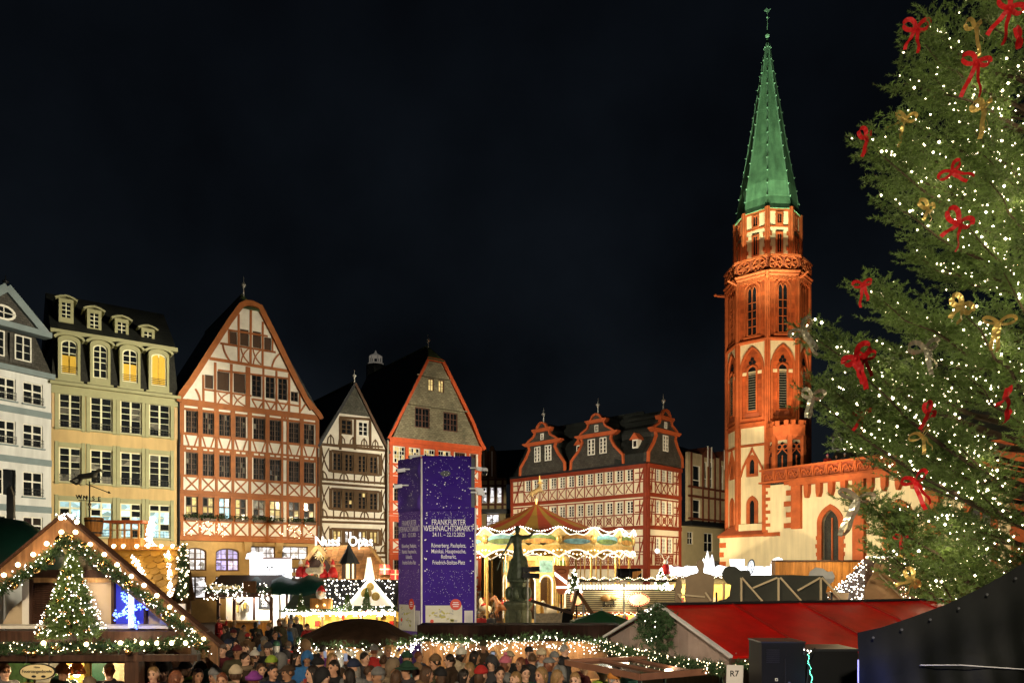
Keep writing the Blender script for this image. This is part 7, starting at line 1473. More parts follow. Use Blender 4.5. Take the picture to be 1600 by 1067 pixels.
# ================================================================== brown canopy and long bar in the crowd
D = 20.5; bc = thing('brown_canopy', 'low domed brown fabric canopy with hanging light fringe in the crowd', 'canopy', (px(560,D), D, 0)); Rb = 1.5; za_, ze = pz(966,D), pz(993,D)
V = []; Fc = []; n = 40; prof = [(.02,za_),(.35,za_-.03),(.8,za_-.12),(1.2,ze+.12),(1.5,ze-.03),(1.52,ze-.2)]
for j, (r, z) in enumerate(prof):
    for k in range(n): a = 2*PI*k/n; V.append((r*1.0*math.cos(a), r*math.sin(a), z+(.025*math.sin(k*1.7+j*1.1)*min(1, r)) + .05*math.cos(8*a)*(r/1.5)**2))
Fc = [(j*n+k, j*n+(k+1) % n, (j+1)*n+(k+1) % n, (j+1)*n+k) for j in range(len(prof)-1) for k in range(n)]
m_bfab = M('brown_fabric', (.032,.018,.011), .8, .35, 3, spec=.1, bump=.6, bscale=6); MB().add(V, Fc).build('fabric', m_bfab, bc, True)
def fringe(parent, path, n, drop, r, seed):
    rs = np.random.RandomState(seed); C = lerp_path(path, n); C[:, 2] -= rs.rand(n)**1.5*drop; C += rs.randn(n, 3)*.04; bulbs('light_fringe', C, r, m_glow2, parent)
ringp = [((Rb+.05)*math.cos(a), (Rb+.05)*math.sin(a), ze-.1) for a in np.linspace(0,2*PI,40)]
fringe(bc, ringp, 300, .38, .014, 1); garland(bc, ringp, .13, 150, 0, seed=23)
for k in range(8):
    a = 2*PI*k/8+.2; x, y = 1.3*math.cos(a), 1.3*math.sin(a); p = bx('post', bc, m_wpale, (x,y,(ze-.1)/2), (.11,.11,ze-.1))
    for sg in (-1, 1): MB().box((x+sg*.22*math.sin(a)*1.0, y-sg*.22*math.cos(a), ze-.42), (.62,.05,.07), Matrix.Rotation(a+PI/2,3,'Z') @ Matrix.Rotation(sg*.75,3,'Y')).build('brace', m_wpale, bc)
MB().lathe([(.5,0),(.5,1.05),(.75,1.08),(.75,1.13)], 16).build('table', m_wood, bc); plight('canopy_lamp', (0,0,ze-.25), 60, (1,.80,.5), .1, bc)
for k in range(3): a = -2.6+k*.95; plight('fringe_glow', ((Rb+.35)*math.cos(a), (Rb+.35)*math.sin(a), ze-.15), 12, (1,.85,.6), .1, bc)
D = 20.0; br_ = thing('long_bar', 'long dark brown bar hut with garland of lights and V-braced posts', 'market hut', (px(810,D), D, 0)); x0, x1 = px(652,D)-px(810,D), px(972,D)-px(810,D); z1, z0 = pz(976,D), pz(1001,D)
m_wvd = M('black_brown_wood', (.014,.006,.004), .7, .3, 2, spec=.06, kind='wood', bump=.3)
bx('roof_fascia', br_, m_wvd, ((x0+x1)/2,0,(z0+z1)/2), (x1-x0,.08,z1-z0)); bx('roof', br_, m_wvd, ((x0+x1)/2,.6,z1-.06), (x1-x0,1.2,.08)); planks(br_, x0, x1, .95, z0+.02, 1.1, 18, m_wood, name='back_plank'); planks(br_, x0, x1, 0, .98, .25, 24, m_wood, name='counter_plank'); bx('counter_top', br_, m_wpale, ((x0+x1)/2,.2,1.02), (x1-x0,.45,.05))
gp = [(x0,-.1,z0+.1),(x0+1.2,-.1,z0+.02),(x0+2.6,-.1,z0+.05),(x0+3.4,-.1,z0+.18),(x1-1.1,-.1,z0+.05),(x1,-.1,z0)]
garland(br_, gp, .15, 150, 0, seed=24); fringe(br_, gp, 330, .36, .0135, 2)
for x in (705, 785, 868):
    X = px(x,D)-px(810,D); bx('post', br_, m_wpale, (X,.1,z0/2), (.09,.09,z0))
    for sg in (-1, 1): bx('brace', br_, m_wpale, (X+sg*.14,.08,z0-.28), (.5,.05,.06), (0,-sg*1.05,0))
for x in (690, 800, 905): plight('bar_lamp', (px(x,D)-px(810,D),.55,z0-.12), 42, (1,.78,.42), .1, br_)
for x in (720, 830, 930): plight('fringe_glow', (px(x,D)-px(810,D),-.45,z0-.05), 12, (1,.85,.6), .1, br_)

# ================================================================== the great fir
TX, TY = 14.0, 19.0
ft = thing('christmas_tree', 'huge lit fir with red and gold bows filling the right side', 'christmas tree', (TX, TY, 0))
rs = np.random.RandomState(42)
zk = [3.0,4.2,5.5,8.0,9.5,13.8,16.4,20,29]; rk = [3.6,5.0,6.1,7.0,7.15,4.9,3.6,2.3,0]
tips = []
for (x, y, D) in ((1262,520,17.6),(1275,622,16.6),(1345,783,16.2),(1357,222,18.2),(1352,452,18.4),(1418,186,18.6),(1440,42,18.6),(1335,575,16.0),(1352,655,17.5),(1412,130,19.6),(1395,320,18.0),(1430,400,19.4),(1385,860,15.2),(1465,900,14.6),(1300,540,18.6),(1445,70,18.0),(1368,235,17.6),(1400,250,18.8),(1290,600,17.4),(1380,470,17.8),(1420,215,18.2),(1375,800,15.6),(1460,120,18.2)): tips.append(np.array(P(x, y, D)))
NHERO = len(tips)
for zt in np.arange(3.2, 21.5, .54):
    R_ = np.interp(zt, zk, rk)
    for k in range(5 if zt < 14 else 4):
        az = math.radians(95+rs.rand()*215); q_ = R_*(.42+.38*rs.rand()**.8); t = np.array([TX+q_*math.cos(az), TY+q_*math.sin(az), zt+rs.randn()*.15])
        u = (t[0]/t[1])*F+CX
        if u < 1760: tips.append(t)
limb = MB(); segs = []; bpts = []; lightpts = []
for ti, t in enumerate(tips):
    r_ = math.hypot(t[0]-TX, t[1]-TY); z0 = max(1.6, t[2]-r_*(.30+.1*rs.rand())); a = np.array([TX, TY, z0]); ctrl = (a+t)/2+np.array([0,0,-.12*r_])
    tt = np.linspace(0, 1, 9)[:, None]; C = (1-tt)**2*a+2*tt*(1-tt)*ctrl+tt**2*t; C[1:-1] += rs.randn(7, 3)*.05
    limb.path([Vector(c)-Vector((TX,TY,0)) for c in C], .02+.012*r_, 5, .012)
    C2 = lerp_path(C, int(r_/.13)+4); n = len(C2); lit = rs.rand() < .85; hero = ti < NHERO
    for i in range(int(n*.42), n):
        f = i/(n-1); d = C2[min(i+1, n-1)]-C2[max(i-1, 0)]; d /= np.linalg.norm(d)+1e-9; sd = np.cross(d, [0,0,1]); sd /= np.linalg.norm(sd)+1e-9
        Ls = (.48 if hero else .34)+(1.35 if hero else 1.05)*(1-f)**.7*min(1, (f-.32)*3); Ls *= .75+.5*rs.rand()
        for sg in (-1, 1, 0):
            if sg == 0 and rs.rand() < .45: continue
            dd = d*.8+sd*sg*.75+np.array([0,0,(rs.randn()*.18+.12) if sg else .75]); dd /= np.linalg.norm(dd); Lq = Ls if sg else min(.45, Ls*.6); p0 = C2[i]; p1 = p0+dd*Lq+np.array([0,0,.06*Lq])
            ux = p1[0]/p1[1]*F+CX; uy = HY-(p1[2]-H)/p1[1]*F
            if ux > 1690 or uy < -120: continue
            if not hero and ((705 < uy <= 770 and ux < 1405) or (770 < uy < 880 and ux < 1440)): continue
            segs.append((p0, p1)); m_ = int(Lq/.15)
            for j in range(1, m_+1):
                pj = p0+(p1-p0)*j/(m_+.3); s2 = np.cross(dd, [0,0,1]); s2 /= np.linalg.norm(s2)+1e-9
                e = dd*.85+s2*(1 if j % 2 else -1)*.75+np.array([0,0,.12])+rs.randn(3)*.15; e /= np.linalg.norm(e); segs.append((pj, pj+e*(.14+.14*rs.rand())))
            if lit and rs.rand() < .06: bpts.append(p1+rs.randn(3)*.04)
        segs.append((C2[i-1], C2[i]))
        if lit and rs.rand() < .62: bpts.append(C2[i]+rs.randn(3)*.05+np.array([0,-.07,.07]))
    lightpts.append(C2[int(n*.7)])
off = np.array([TX, TY, 0]); V, Fc = fir([(p-off, q-off) for p, q in segs], 24, .078, .8, 77, .24); print('needles', len(Fc), 'bulbs', len(bpts))
np_mesh('crown', V, Fc, m_fir, ft)['kind'] = 'stuff'; limb.build('limbs', M('fir_bark', (.06,.04,.025), .9, .3, 6), ft); MB().cyl((0,0,0), (0,0,24), .42, .08, 12).build('trunk', M('fir_bark'), ft)
sl_ = bulbs('string_lights', bpts, .023, M('tree_bulb', emit=(1,.82,.55), es=18, sampling='NONE'), rj=.6); tag(sl_, 'warm white fairy lights strung all over the great fir', 'fairy lights', kind='stuff')
idx = rs.permutation(len(lightpts))[:48]
for i in idx:
    p = lightpts[i]
    if p[0]/p[1]*F+CX < 1640 and p[1] < 20: plight('fairy_glow', Vector(p)-Vector(off)+Vector((-.1,-.35,.22)), 17, (1,.80,.48), .3, ft)

# bows
def chaikin(p, n=2):
    for _ in range(n):
        q_ = [p[0]]
        for i in range(len(p)-1): q_ += [p[i]*.75+p[i+1]*.25, p[i]*.25+p[i+1]*.75]
        p = q_+[p[-1]]
    return p
def ribbon(m, pts, w, nrm):
    """soft band of width w along pts; nrm gives the across direction at each end"""
    p = chaikin([Vector(x) for x in pts]); n = len(p); vs = []
    for i in range(n):
        t = i/(n-1); a_ = Vector(nrm[0]).lerp(Vector(nrm[1]), t).normalized(); d = (p[min(i+1, n-1)]-p[max(i-1, 0)]).normalized(); a_ = (a_-d*a_.dot(d)).normalized(); k = d.cross(a_)*.0015; crease = d.cross(a_)*(.008*math.sin(i*1.9))
        vs += [p[i]-a_*w-k, p[i]+crease-k, p[i]+a_*w-k, p[i]-a_*w+k, p[i]+crease+k, p[i]+a_*w+k]
    fs = []
    for i in range(n-1):
        o = i*6; fs += [(o,o+1,o+7,o+6),(o+1,o+2,o+8,o+7),(o+4,o+3,o+9,o+10),(o+5,o+4,o+10,o+11),(o+3,o,o+6,o+9),(o+2,o+5,o+11,o+8)]
    m.add(vs, fs)
def bow_mesh(mat, seed):
    r = random.Random(seed); m = MB()
    for sg in (-1, 1):
        lw_ = r.uniform(.75,1.15); up = r.uniform(-.02,.12); y0 = r.uniform(-.05,.05)
        ribbon(m, [(0,0,0),(sg*.10*lw_,-.05,.07+up),(sg*.24*lw_,-.02+y0,.11+up),(sg*.30*lw_,.04+y0,.04+up*.8),(sg*.22*lw_,.06,-.03+up*.5),(sg*.09*lw_,.04,-.02),(0,0,0)], .05, [(.15*sg,-.55,.8),(.1*sg,-.8,.5)])
        ln = r.uniform(.40,.72); sw_ = r.uniform(-.10,.16)
        ribbon(m, [(0,-.01,0),(sg*.05,-.06,-ln*.22),(sg*(.05+sw_*.5),-.01,-ln*.5),(sg*(.11+sw_),-.05,-ln*.78),(sg*(.09+sw_*1.4),.02,-ln)], .046, [(1,.1*sg,0),(.7,.7*sg,.2)])
    m.ball((0,-.02,0), .032, (1,.8,1)); return m.mesh('bow', mat)
m_rrib = M('red_ribbon', (.50,.010,.012), .5, .2, 5, spec=.3); m_grib = M('gold_ribbon', (.62,.44,.13), .28, .2, 5, metal=.6); m_srib = M('silver_gold_ribbon', (.62,.58,.42), .25, .2, 6, metal=.7)
BOWS = [('r',1432,45,18.4,1.2,'on the topmost left branch tip'),('r',1353,215,18.0,1.1,'on the long branch tip below the highest one'),('r',1498,348,16.5,1.2,'in the middle of the upper crown'),('r',1348,445,18.2,1.0,'on the branch tip level with the tower shaft'),('r',1338,560,15.7,1.35,'large, hanging over the branch right of the tower'),('r',1525,98,17.3,1.2,'near the top, left of two gold bows'),('r',1488,268,17.3,1.0,'small, above the middle red bow'),('r',1572,622,14.5,1.3,'near the right edge, at mid height'),('r',1450,645,15.8,.95,'among the branches above a gold one'),('r',1430,752,15.2,1.05,'low, above the church balustrade'),('r',1346,648,17.2,.9,'small, on the branch above the nave roof'),('r',1578,12,16.8,1.3,'cut by the top edge of the picture'),('r',1408,842,15.6,.7,'lowest, among dark branches'),('r',1592,60,16.6,1.0,'at the right edge near the top'),('r',1352,560,15.9,.9,'behind the large one right of the tower'),
        ('g',1415,186,18.4,1.0,'on the branch tip above the second red bow'),('g',1535,168,16.8,1.3,'large, near the top right'),('g',1449,325,17.8,.95,'between the upper branches'),('g',1502,478,15.6,1.15,'in the middle of the crown'),('s',1445,545,15.6,1.15,'centre left with bright striped tails'),('s',1255,517,17.3,1.1,'on the branch tip in front of the tower'),('s',1268,620,16.3,1.0,'on the branch tip over the stair turret'),('s',1340,780,15.9,1.35,'on the lowest left tip before the nave'),('g',1441,682,15.5,.9,'with long tails below a red one'),('g',1523,42,17.4,1.0,'near the top edge'),('g',1425,905,14.8,.9,'lowest, over the light-netted hut'),('g',1560,505,14.8,1.0,'near the right edge of the crown'),('g',1340,770,16.0,.8,'behind the striped one on the lowest left tip')]
for i, (c, x, y, D, s_, lab) in enumerate(BOWS):
    o = link('ribbon_bow', bow_mesh({'r':m_rrib,'g':m_grib,'s':m_srib}[c], i), None, P(x, y, D*.965), (random.uniform(-.4,.4), random.uniform(-.8,.8), random.uniform(-.9,.9)), (s_*(.82 if c == 'r' else .85),)*3)
    tag(o, {'r':'red ribbon bow ','g':'gold ribbon bow ','s':'silver-gold ribbon bow '}[c]+lab, 'bow', 'ribbon bows on the great fir')
# ================================================================== added floodlight masts out of view, lamps at the church foot
def flood(parent, loc, target, power, col, cone, blend=.6, r=.35):
    d = bpy.data.lights.new('floodlight', 'SPOT'); d.energy = power; d.color = col; d.spot_size = math.radians(cone); d.spot_blend = blend; d.shadow_soft_size = r
    o = bpy.data.objects.new('light', d); COL.objects.link(o); v = Vector(target)-Vector(loc); q_ = v.to_track_quat('-Z', 'Y'); o.parent = parent; o.location = Vector(loc)-parent.location; o.rotation_euler = q_.to_euler()
    m = MB().box((0,0,.22), (.7,.5,.25)); h = m.build('lamp_housing', m_dkmetal, parent, loc=Vector(loc)-parent.location, rot=q_.to_euler()); return o
def mast(label, x, y, z):
    t = thing('unseen_flood_mast', label, 'floodlight', (x, y, 0)); MB().cyl((0,.6,0), (0,.6,z+.5), .12, .08, 10).build('pole', m_metal, t); bx('crossbar', t, m_metal, (0,.55,z+.3), (2.6 if z != 9 else 8,.1,.1)); return t  # masts are added out of view to carry the lighting
WARM = (1,.80,.52)
ml = mast('unseen tall floodlight mast added left of the square', -25, 27, 8.5); mr = mast('unseen tall floodlight mast added right of the square', 27, 27, 10)
flood(ml, (-25,27,8.5), (6,70,10), 105000, (1,.88,.66), 26); flood(ml, (-24.4,27,8.5), (26,56,8), 46000, (1,.80,.50), 32)
flood(mr, (27,27,10), (-18,60,13), 150000, (1,.87,.64), 30); flood(mr, (26.4,27,10), (-30,52,13), 130000, (1,.90,.66), 24); flood(mr, (27.6,27,10), (-4,68,13), 150000, (1,.87,.64), 24)
flood(mr, (27,26.5,9.4), (14,66,9), 26000, (1,.80,.5), 26)
cf = thing('church_floodlights', 'ground floodlights at the church foot aimed up the tower, plus added fills', 'floodlight', (14, 50, 0))
flood(cf, (13.5,49,3.4), (21.5,63,25), 18000, (1,.74,.46), 34); flood(cf, (22.5,47.5,3.4), (22,63,25), 13000, (1,.74,.46), 34); flood(cf, (14.5,49.5,3.4), (22,65,41), 85000, (.9,1,.72), 17); flood(cf, (23.5,47.5,3.4), (22,65,41), 30000, (.9,1,.72), 17)
ht = mast('unseen floodlight mast added beside the photographer to light the fir', -13, 4, 7.5)
flood(ht, (-13,4,7.5), (10,17,11), 12500, (1,.86,.6), 46)

hc = mast('unseen floodlight mast added behind the photographer to light pillar and crowd', 2, -5, 9)
flood(hc, (5,-5,9), (-2.6,28,5), 18000, (1,.88,.74), 15); flood(hc, (-.5,-5,9), (5,14,3.2), 10000, (1,.84,.62), 30); flood(hc, (-1,-5,9.4), (-5,18,1), 14500, (1,.80,.54), 38)  # added frontal floods brighten pillar, red roof and crowd
flood(hc, (5.9,-5,8.6), (14,18,13), 6500, (1,.88,.62), 40)

flood(cf, (12,44.5,4.3), (23,58.5,7), 8500, (1,.86,.64), 105, .8); flood(cf, (13,49,3.6), (17.5,73,9), 9000, (1,.80,.5), 30)  # added fills for the nave wall and the dim yellow infill house
flood(ml, (-25.6,27,8.5), (-18,60,4.5), 46000, (1,.76,.44), 22); flood(hc, (4.8,-5,9.6), (-1.2,84,9), 70000, (1,.82,.55), 5)  # added fills for the ground floors and the beige infill house
# ================================================================== PEOPLE
m_skin = M('skin', (.50,.27,.17), .55, .1, 8)
skins = [m_skin, M('skin_light', (.60,.36,.25), .55, .1, 8), M('skin_tan', (.36,.19,.11), .55, .1, 8)]
def arm(side, pose):
    """shoulder, elbow, wrist for a pose, body facing -y"""
    sx = side*.19
    return {'down': ((sx,0,1.40),(side*.25,.02,1.12),(side*.25,-.06,.87)), 'mug': ((sx,0,1.40),(side*.26,-.02,1.13),(side*.12,-.27,1.20)), 'pocket': ((sx,0,1.40),(side*.29,.05,1.13),(side*.20,-.10,.98)), 'up': ((sx,0,1.40),(side*.24,-.24,1.30),(side*.10,-.34,1.56)), 'out': ((sx,0,1.40),(side*.27,-.14,1.17),(side*.22,-.40,1.12))}[pose]
POSES = [('down','down'),('mug','pocket'),('pocket','pocket'),('up','mug'),('mug','mug'),('out','down')]
YAW = [0, .55, -.55]
_body = {}; _coat = {}
def rotz(p, a, c=(0,.01)): x, y = p[0]-c[0], p[1]-c[1]; return (c[0]+x*math.cos(a)-y*math.sin(a), c[1]+x*math.sin(a)+y*math.cos(a), p[2])
def hand(m, w, d, side):
    w = Vector(w); d = Vector(d).normalized(); s = Vector((side,0,0)); s = (s-d*s.dot(d)).normalized(); n = d.cross(s)
    for k, ln in enumerate((.065,.075,.07,.055)):
        a = w+d*.09+s*(.027-.018*k); b = a+d*ln*.55+n*.01*side; c = b+d*ln*.4-Vector((0,0,.02)); m.path([a-d*.03, b, c], .0085, 5, .007)
    a = w+d*.03-s*.03; m.path([a, a-s*.03+d*.03, a-s*.035+d*.06], .010, 5, .008)
def body_mesh(pose, yaw, walk):
    key = (pose, yaw, walk)
    if key in _body: return _body[key]
    la, ra = arm(1, pose[0]), arm(-1, pose[1]); Y = YAW[yaw]
    caps = [((0,.01,1.40),(0,.0,1.56),.062,.055),((0,0,.98),(0,.01,1.18),.14,.135),((0,.01,1.18),(0,.01,1.34),.14,.15),((-.13,.01,1.39),(.13,.01,1.39),.075,.075),((-.07,0,.95),(.07,0,.95),.12,.12)]
    ex = MB()
    for a in (la, ra):
        s = 1 if a is la else -1; caps += [(a[0],a[1],.058,.045),(a[1],a[2],.043,.03)]; d = Vector(a[2])-Vector(a[1]); d.normalize(); e = Vector(a[2])+d*.09; caps.append((a[2], tuple(e), .03, .038)); hand(ex, a[2], d, s)
    for s in (-1, 1):
        f = walk*s*.16; caps += [((s*.085,0,.92),(s*.10,-f-.01,.50),.085,.056),((s*.10,-f-.01,.50),(s*.10,-f+.05 if f < 0 else -f,.09),.055,.04),((s*.10,-f+.02,.06),(s*.115,-f-.15,.045),.042,.038)]
    hb = [((0,0,1.645),.1,(.80,.98,1.12)),((0,-.025,1.575),.062,(.95,1.05,.95)),((0,-.098,1.625),.02,(.8,1.1,1.5)),((0,-.07,1.535),.03,(1,.9,.7))]
    for s in (-1, 1): hb.append(((s*.082,.01,1.63),.024,(.5,.9,1.3))); hb.append(((s*.034,-.078,1.60),.026,(1,.8,.8)))
    hb.append(((0,-.075,1.675),.035,(1.5,.5,.6)))
    me = grown('body', caps, [(rotz(c, Y), r, sc) for c, r, sc in hb], .0155, m_skin, ex, dec=.4, smooth=2); _body[key] = me; return me
def coat_mesh(pose, long_, hood, walk):
    key = (pose, long_, hood)
    if key in _coat: return _coat[key]
    la, ra = arm(1, pose[0]), arm(-1, pose[1]); b = .80 if not long_ else .55
    caps = [((0,.01,1.0),(0,.02,1.33),.185,.175),((-.13,.02,1.385),(.13,.02,1.385),.095,.095),((0,.01,b),(0,.01,1.0),.20 if long_ else .185,.185),((-.06,.01,b),(.06,.01,b),.17,.17)]
    for a in (la, ra): caps += [(a[0],a[1],.085,.072),(a[1],a[2],.07,.052)]
    balls = [((0,.05,1.47),.10,(1.05,.9,.5)),((0,-.02,1.45),.095,(1.1,.9,.45))]
    if hood == 1: balls += [((0,.10,1.47),.13,(1.1,.7,.75))]
    o = grown('coat', caps, balls, .026, m_black, None, dec=.55, smooth=2)
    for v in o.vertices:   # soft folds
        n = math.sin(v.co.z*38+v.co.x*9)*math.sin(v.co.x*21+v.co.y*17)*.006; d = Vector((v.co.x, v.co.y, 0)); 
        if d.length > .02: v.co += d.normalized()*n
    _coat[key] = o; return o
def legs_mesh(walk):
    key = 'legs%d' % walk
    if key not in _coat:
        caps = []
        for s in (-1, 1): f = walk*s*.16; caps += [((s*.085,0,.93),(s*.10,-f-.01,.50),.108,.078),((s*.10,-f-.01,.50),(s*.10,-f+.03,.12),.075,.06)]
        _coat[key] = grown('trousers', caps, [((0,0,.93),.15,(1.1,.9,.8))], .024, m_black, None, dec=.5, smooth=2)
    return _coat[key]
def shell(name, pts, f):
    m = MB(); n, k = 18, 11; V = []
    for j in range(k+1):
        for i in range(n): V.append(f(i/n*2*PI, j/k))
    m.add(V, [(j*n+i, j*n+(i+1) % n, (j+1)*n+(i+1) % n, (j+1)*n+i) for j in range(k) for i in range(n)]); return m
def headgear(kind):
    if kind in _coat: return _coat[kind]
    c = (0,.0,1.645); m = MB()
    if kind in ('short','bun','long','bob'):
        def f(a, t):  # scalp shell, open over the face
            front = max(0, -math.sin(a)); low = {'short':.62,'bun':.62,'long':1.0,'bob':.85}[kind]
            th = PI*(.02+.60*t*(1-.50*front**1.5)*(1.05 if kind != 'short' else .98)); r = .105+(.006*math.sin(a*9)+.004*math.sin(a*5+t*7)); x = r*.84*math.sin(th)*math.cos(a); y = r*1.02*math.sin(th)*math.sin(a)+.008; z = 1.652+r*1.15*math.cos(th)
            if kind in ('long','bob') and t > .55 and front < .5: k = (t-.55)/.45; z -= k*((.24 if kind == 'long' else .08)+.03*math.sin(a*7)+.02*math.sin(a*13)); x *= 1+.12*k-.2*k*k; y = y*(1-.1*k)+.03*k
            return (x, y, z)
        m = shell(kind, None, f)
        if kind == 'bun': m.ball((0,.10,1.73), .045)
    elif kind in ('beanie','pompom','cap','brim','fur'):
        def f(a, t):
            th = PI*(.01+.50*t); r = .112+.003*math.sin(a*14)+(.008 if .72 < t < .97 else 0); return (r*.86*math.sin(th)*math.cos(a), r*1.02*math.sin(th)*math.sin(a)+.004, 1.675+r*(1.15 if kind != 'cap' else .85)*math.cos(th))
        m = shell(kind, None, f)
        if kind == 'pompom': m.ball((0,0,1.83), .04)
        if kind == 'cap': m.add([(-.075,-.09,1.695),(.075,-.09,1.695),(.06,-.19,1.675),(-.06,-.19,1.675),(-.075,-.09,1.685),(.075,-.09,1.685),(.06,-.19,1.668),(-.06,-.19,1.668)], [(0,1,2,3),(7,6,5,4),(0,3,7,4),(1,5,6,2),(2,6,7,3)])
        if kind == 'brim': m.lathe([(.1,1.685),(.2,1.665),(.2,1.675),(.1,1.70)], 20)
        if kind == 'fur': m.lathe([(.095,1.66),(.13,1.66),(.135,1.71),(.1,1.73)], 18)
    elif kind == 'hood':
        def f(a, t):
            front = max(0, -math.sin(a)); th = PI*(.01+.80*t*(1-.42*front**1.2)); r = .135; return (r*.92*math.sin(th)*math.cos(a), r*1.02*math.sin(th)*math.sin(a)+.025, 1.645+r*1.12*math.cos(th)-(.06*t if front < .3 else 0))
        m = shell(kind, None, f)
    elif kind == 'scarf': m.lathe([(.075,1.42),(.125,1.42),(.14,1.46),(.12,1.51),(.08,1.51)], 16, (0,.0,0)); m.box((.05,-.145,1.32), (.08,.03,.24))
    me = m.mesh(kind, m_black, True); _coat[kind] = me; return me
def matobj(o, mat): o.material_slots[0].link = 'OBJECT'; o.material_slots[0].material = mat
eye_me = MB().ball((0,0,0), .011, n=6, m=4).mesh('eye', M('eye_dark', (.015,.01,.01), .2)); mouth_me = MB().ball((0,0,0), .02, (1.1,.35,.32), 8, 4).mesh('mouth', M('lips', (.35,.10,.09), .5)); brow_me = MB().ball((0,0,0), .018, (1.2,.4,.3), 6, 4).mesh('brow', M('brow_dark', (.03,.02,.015), .8))
CO = {'black':(.012,.012,.014),'navy':(.015,.022,.05),'charcoal':(.035,.035,.04),'olive':(.055,.05,.025),'brown':(.045,.027,.016),'maroon':(.09,.012,.018),'blue':(.03,.13,.34),'red':(.35,.02,.018),'tan':(.15,.09,.045),'cream':(.42,.35,.24),'teal':(.06,.17,.18),'grey':(.14,.14,.14),'purple':(.16,.03,.20),'orange':(.42,.16,.03),'dark green':(.015,.05,.03),'lime':(.25,.36,.04),'white':(.6,.58,.52),'beige':(.19,.14,.09),'pink':(.45,.12,.18),'silver':(.3,.31,.33)}
HAIR = {'dark':(.014,.009,.007),'brown':(.07,.035,.018),'blonde':(.24,.14,.055),'grey-haired':(.25,.24,.22),'auburn':(.14,.045,.02)}
def cmat(c): return M('cloth_'+c.replace(' ', '_'), CO[c], .8, .2, 6, bump=.25, bscale=60)
def hmat(c): return M('hair_'+c.replace('-', '_'), HAIR[c], .45, .3, 25, kind='wood', kw=dict(s=(70,70,5)), bump=.5)
mug_me = MB().lathe([(.03,-.05),(.038,.05),(.034,.05),(.028,-.04)], 12).mesh('mug', M('mug_glaze', (.35,.05,.04), .3), True); phone_me = MB().box((0,0,.03), (.075,.01,.15)).mesh('phone', M('phone_screen', (.02,.02,.02), .2, emit=(.7,.78,1), es=.3))
used = {}
def person(x, y, coat, gear, gcol, face=0, pose=None, yaw=None, long_=None, scarf=None, zfoot=0, D=None, where='in the crowd', seed=None):
    """x,y: head centre in the photo; face: heading in degrees, 0 looks at the camera, 180 away"""
    r = random.Random(int(x*7+y*13)); k_ = (y-HY)/F; D = D or ((H-1.645-1.05)/(k_-.035) if (H-1.645-1.05)/(k_-.035) < 30 and k_ > .036 else (H-1.645)/k_); zfoot = zfoot or ground_z(D); X = px(x, D)
    pose = r.choices(POSES, (2,3,3,.35,2,1))[0] if pose is None else POSES[pose]; yaw = r.randrange(3) if yaw is None else yaw; long_ = r.random() < .45 if long_ is None else long_; walk = r.choice((0, 0, 1))
    gname = {'hood':'hood up','short':'short hair','long':'long hair','bob':'bobbed hair','bun':'hair in a bun','beanie':'beanie','pompom':'pompom hat','cap':'cap','brim':'brimmed hat','fur':'fur-edged hat'}[gear]
    ft = 'facing us' if abs(face) < 50 else ('from behind' if abs(face) > 130 else ('turned right' if face > 0 else 'turned left'))
    if gear == 'hood': lab = 'person in hooded %s coat, %s, %s' % (coat, ft, where)
    else: lab = 'person in %s %s with %s %s, %s, %s' % (coat, 'coat' if long_ else 'jacket', gcol, gname.replace('hair in a bun','hair bun'), ft, where)
    if scarf: lab = lab.replace(', '+ft, ', %s scarf, %s' % (scarf, ft))
    if lab in used: print('DUP', lab, x, y)
    used[lab] = 1
    hgt = r.uniform(.95, 1.05); o = thing('person', lab, 'person', (X, D, zfoot), math.radians(face)+math.atan2(-X, D)*.0, 'people at the market')
    o.scale = (hgt*r.uniform(.97,1.05), hgt, hgt)
    b = link('body', body_mesh(pose, yaw, walk), o); matobj(b, r.choice(skins))
    c = link('coat', coat_mesh(pose, long_, 1 if r.random() < .4 else 0, walk), o); matobj(c, cmat(coat)); t = link('trousers', legs_mesh(walk), o); matobj(t, cmat(r.choice(('black','navy','charcoal','grey'))))
    Y = YAW[yaw]; rz = (0, 0, Y); loc = Vector((0,.01,0))-Matrix.Rotation(Y, 3, 'Z') @ Vector((0,.01,0))
    if gear in ('hood',): g = link('hood', headgear('hood'), o, loc, rz); matobj(g, cmat(coat)); hh = link('hair', headgear('short'), o, loc, rz); matobj(hh, hmat('dark'))
    elif gear in ('short','long','bob','bun'): g = link('hair', headgear(gear), o, loc, rz); matobj(g, hmat(gcol))
    else:
        g = link('hat', headgear(gear), o, loc, rz); matobj(g, cmat(gcol)); hh = link('hair', headgear(r.choice(('short','short','bob','long'))), o, loc, rz, (.97,.97,.985)); matobj(hh, hmat(r.choice(list(HAIR))))
    for hand_, ps in ((1, pose[0]), (-1, pose[1])):
        if ps in ('mug', 'up'):
            w = arm(hand_, ps); d = (Vector(w[2])-Vector(w[1])).normalized(); link('mug' if ps == 'mug' else 'phone', mug_me if ps == 'mug' else phone_me, o, Vector(w[2])+d*.12+Vector((-hand_*.03,-.02,.02)))
    if scarf: s = link('scarf', headgear('scarf'), o); matobj(s, cmat(scarf))
    if abs(face) < 110:
        for s in (-1, 1): e = link('eye', eye_me, o, rotz((s*.033,-.098,1.638), Y)); e = link('brow', brow_me, o, rotz((s*.033,-.1,1.66), Y), rz)
        link('mouth', mouth_me, o, rotz((0,-.098,1.575), Y), rz)
    return o
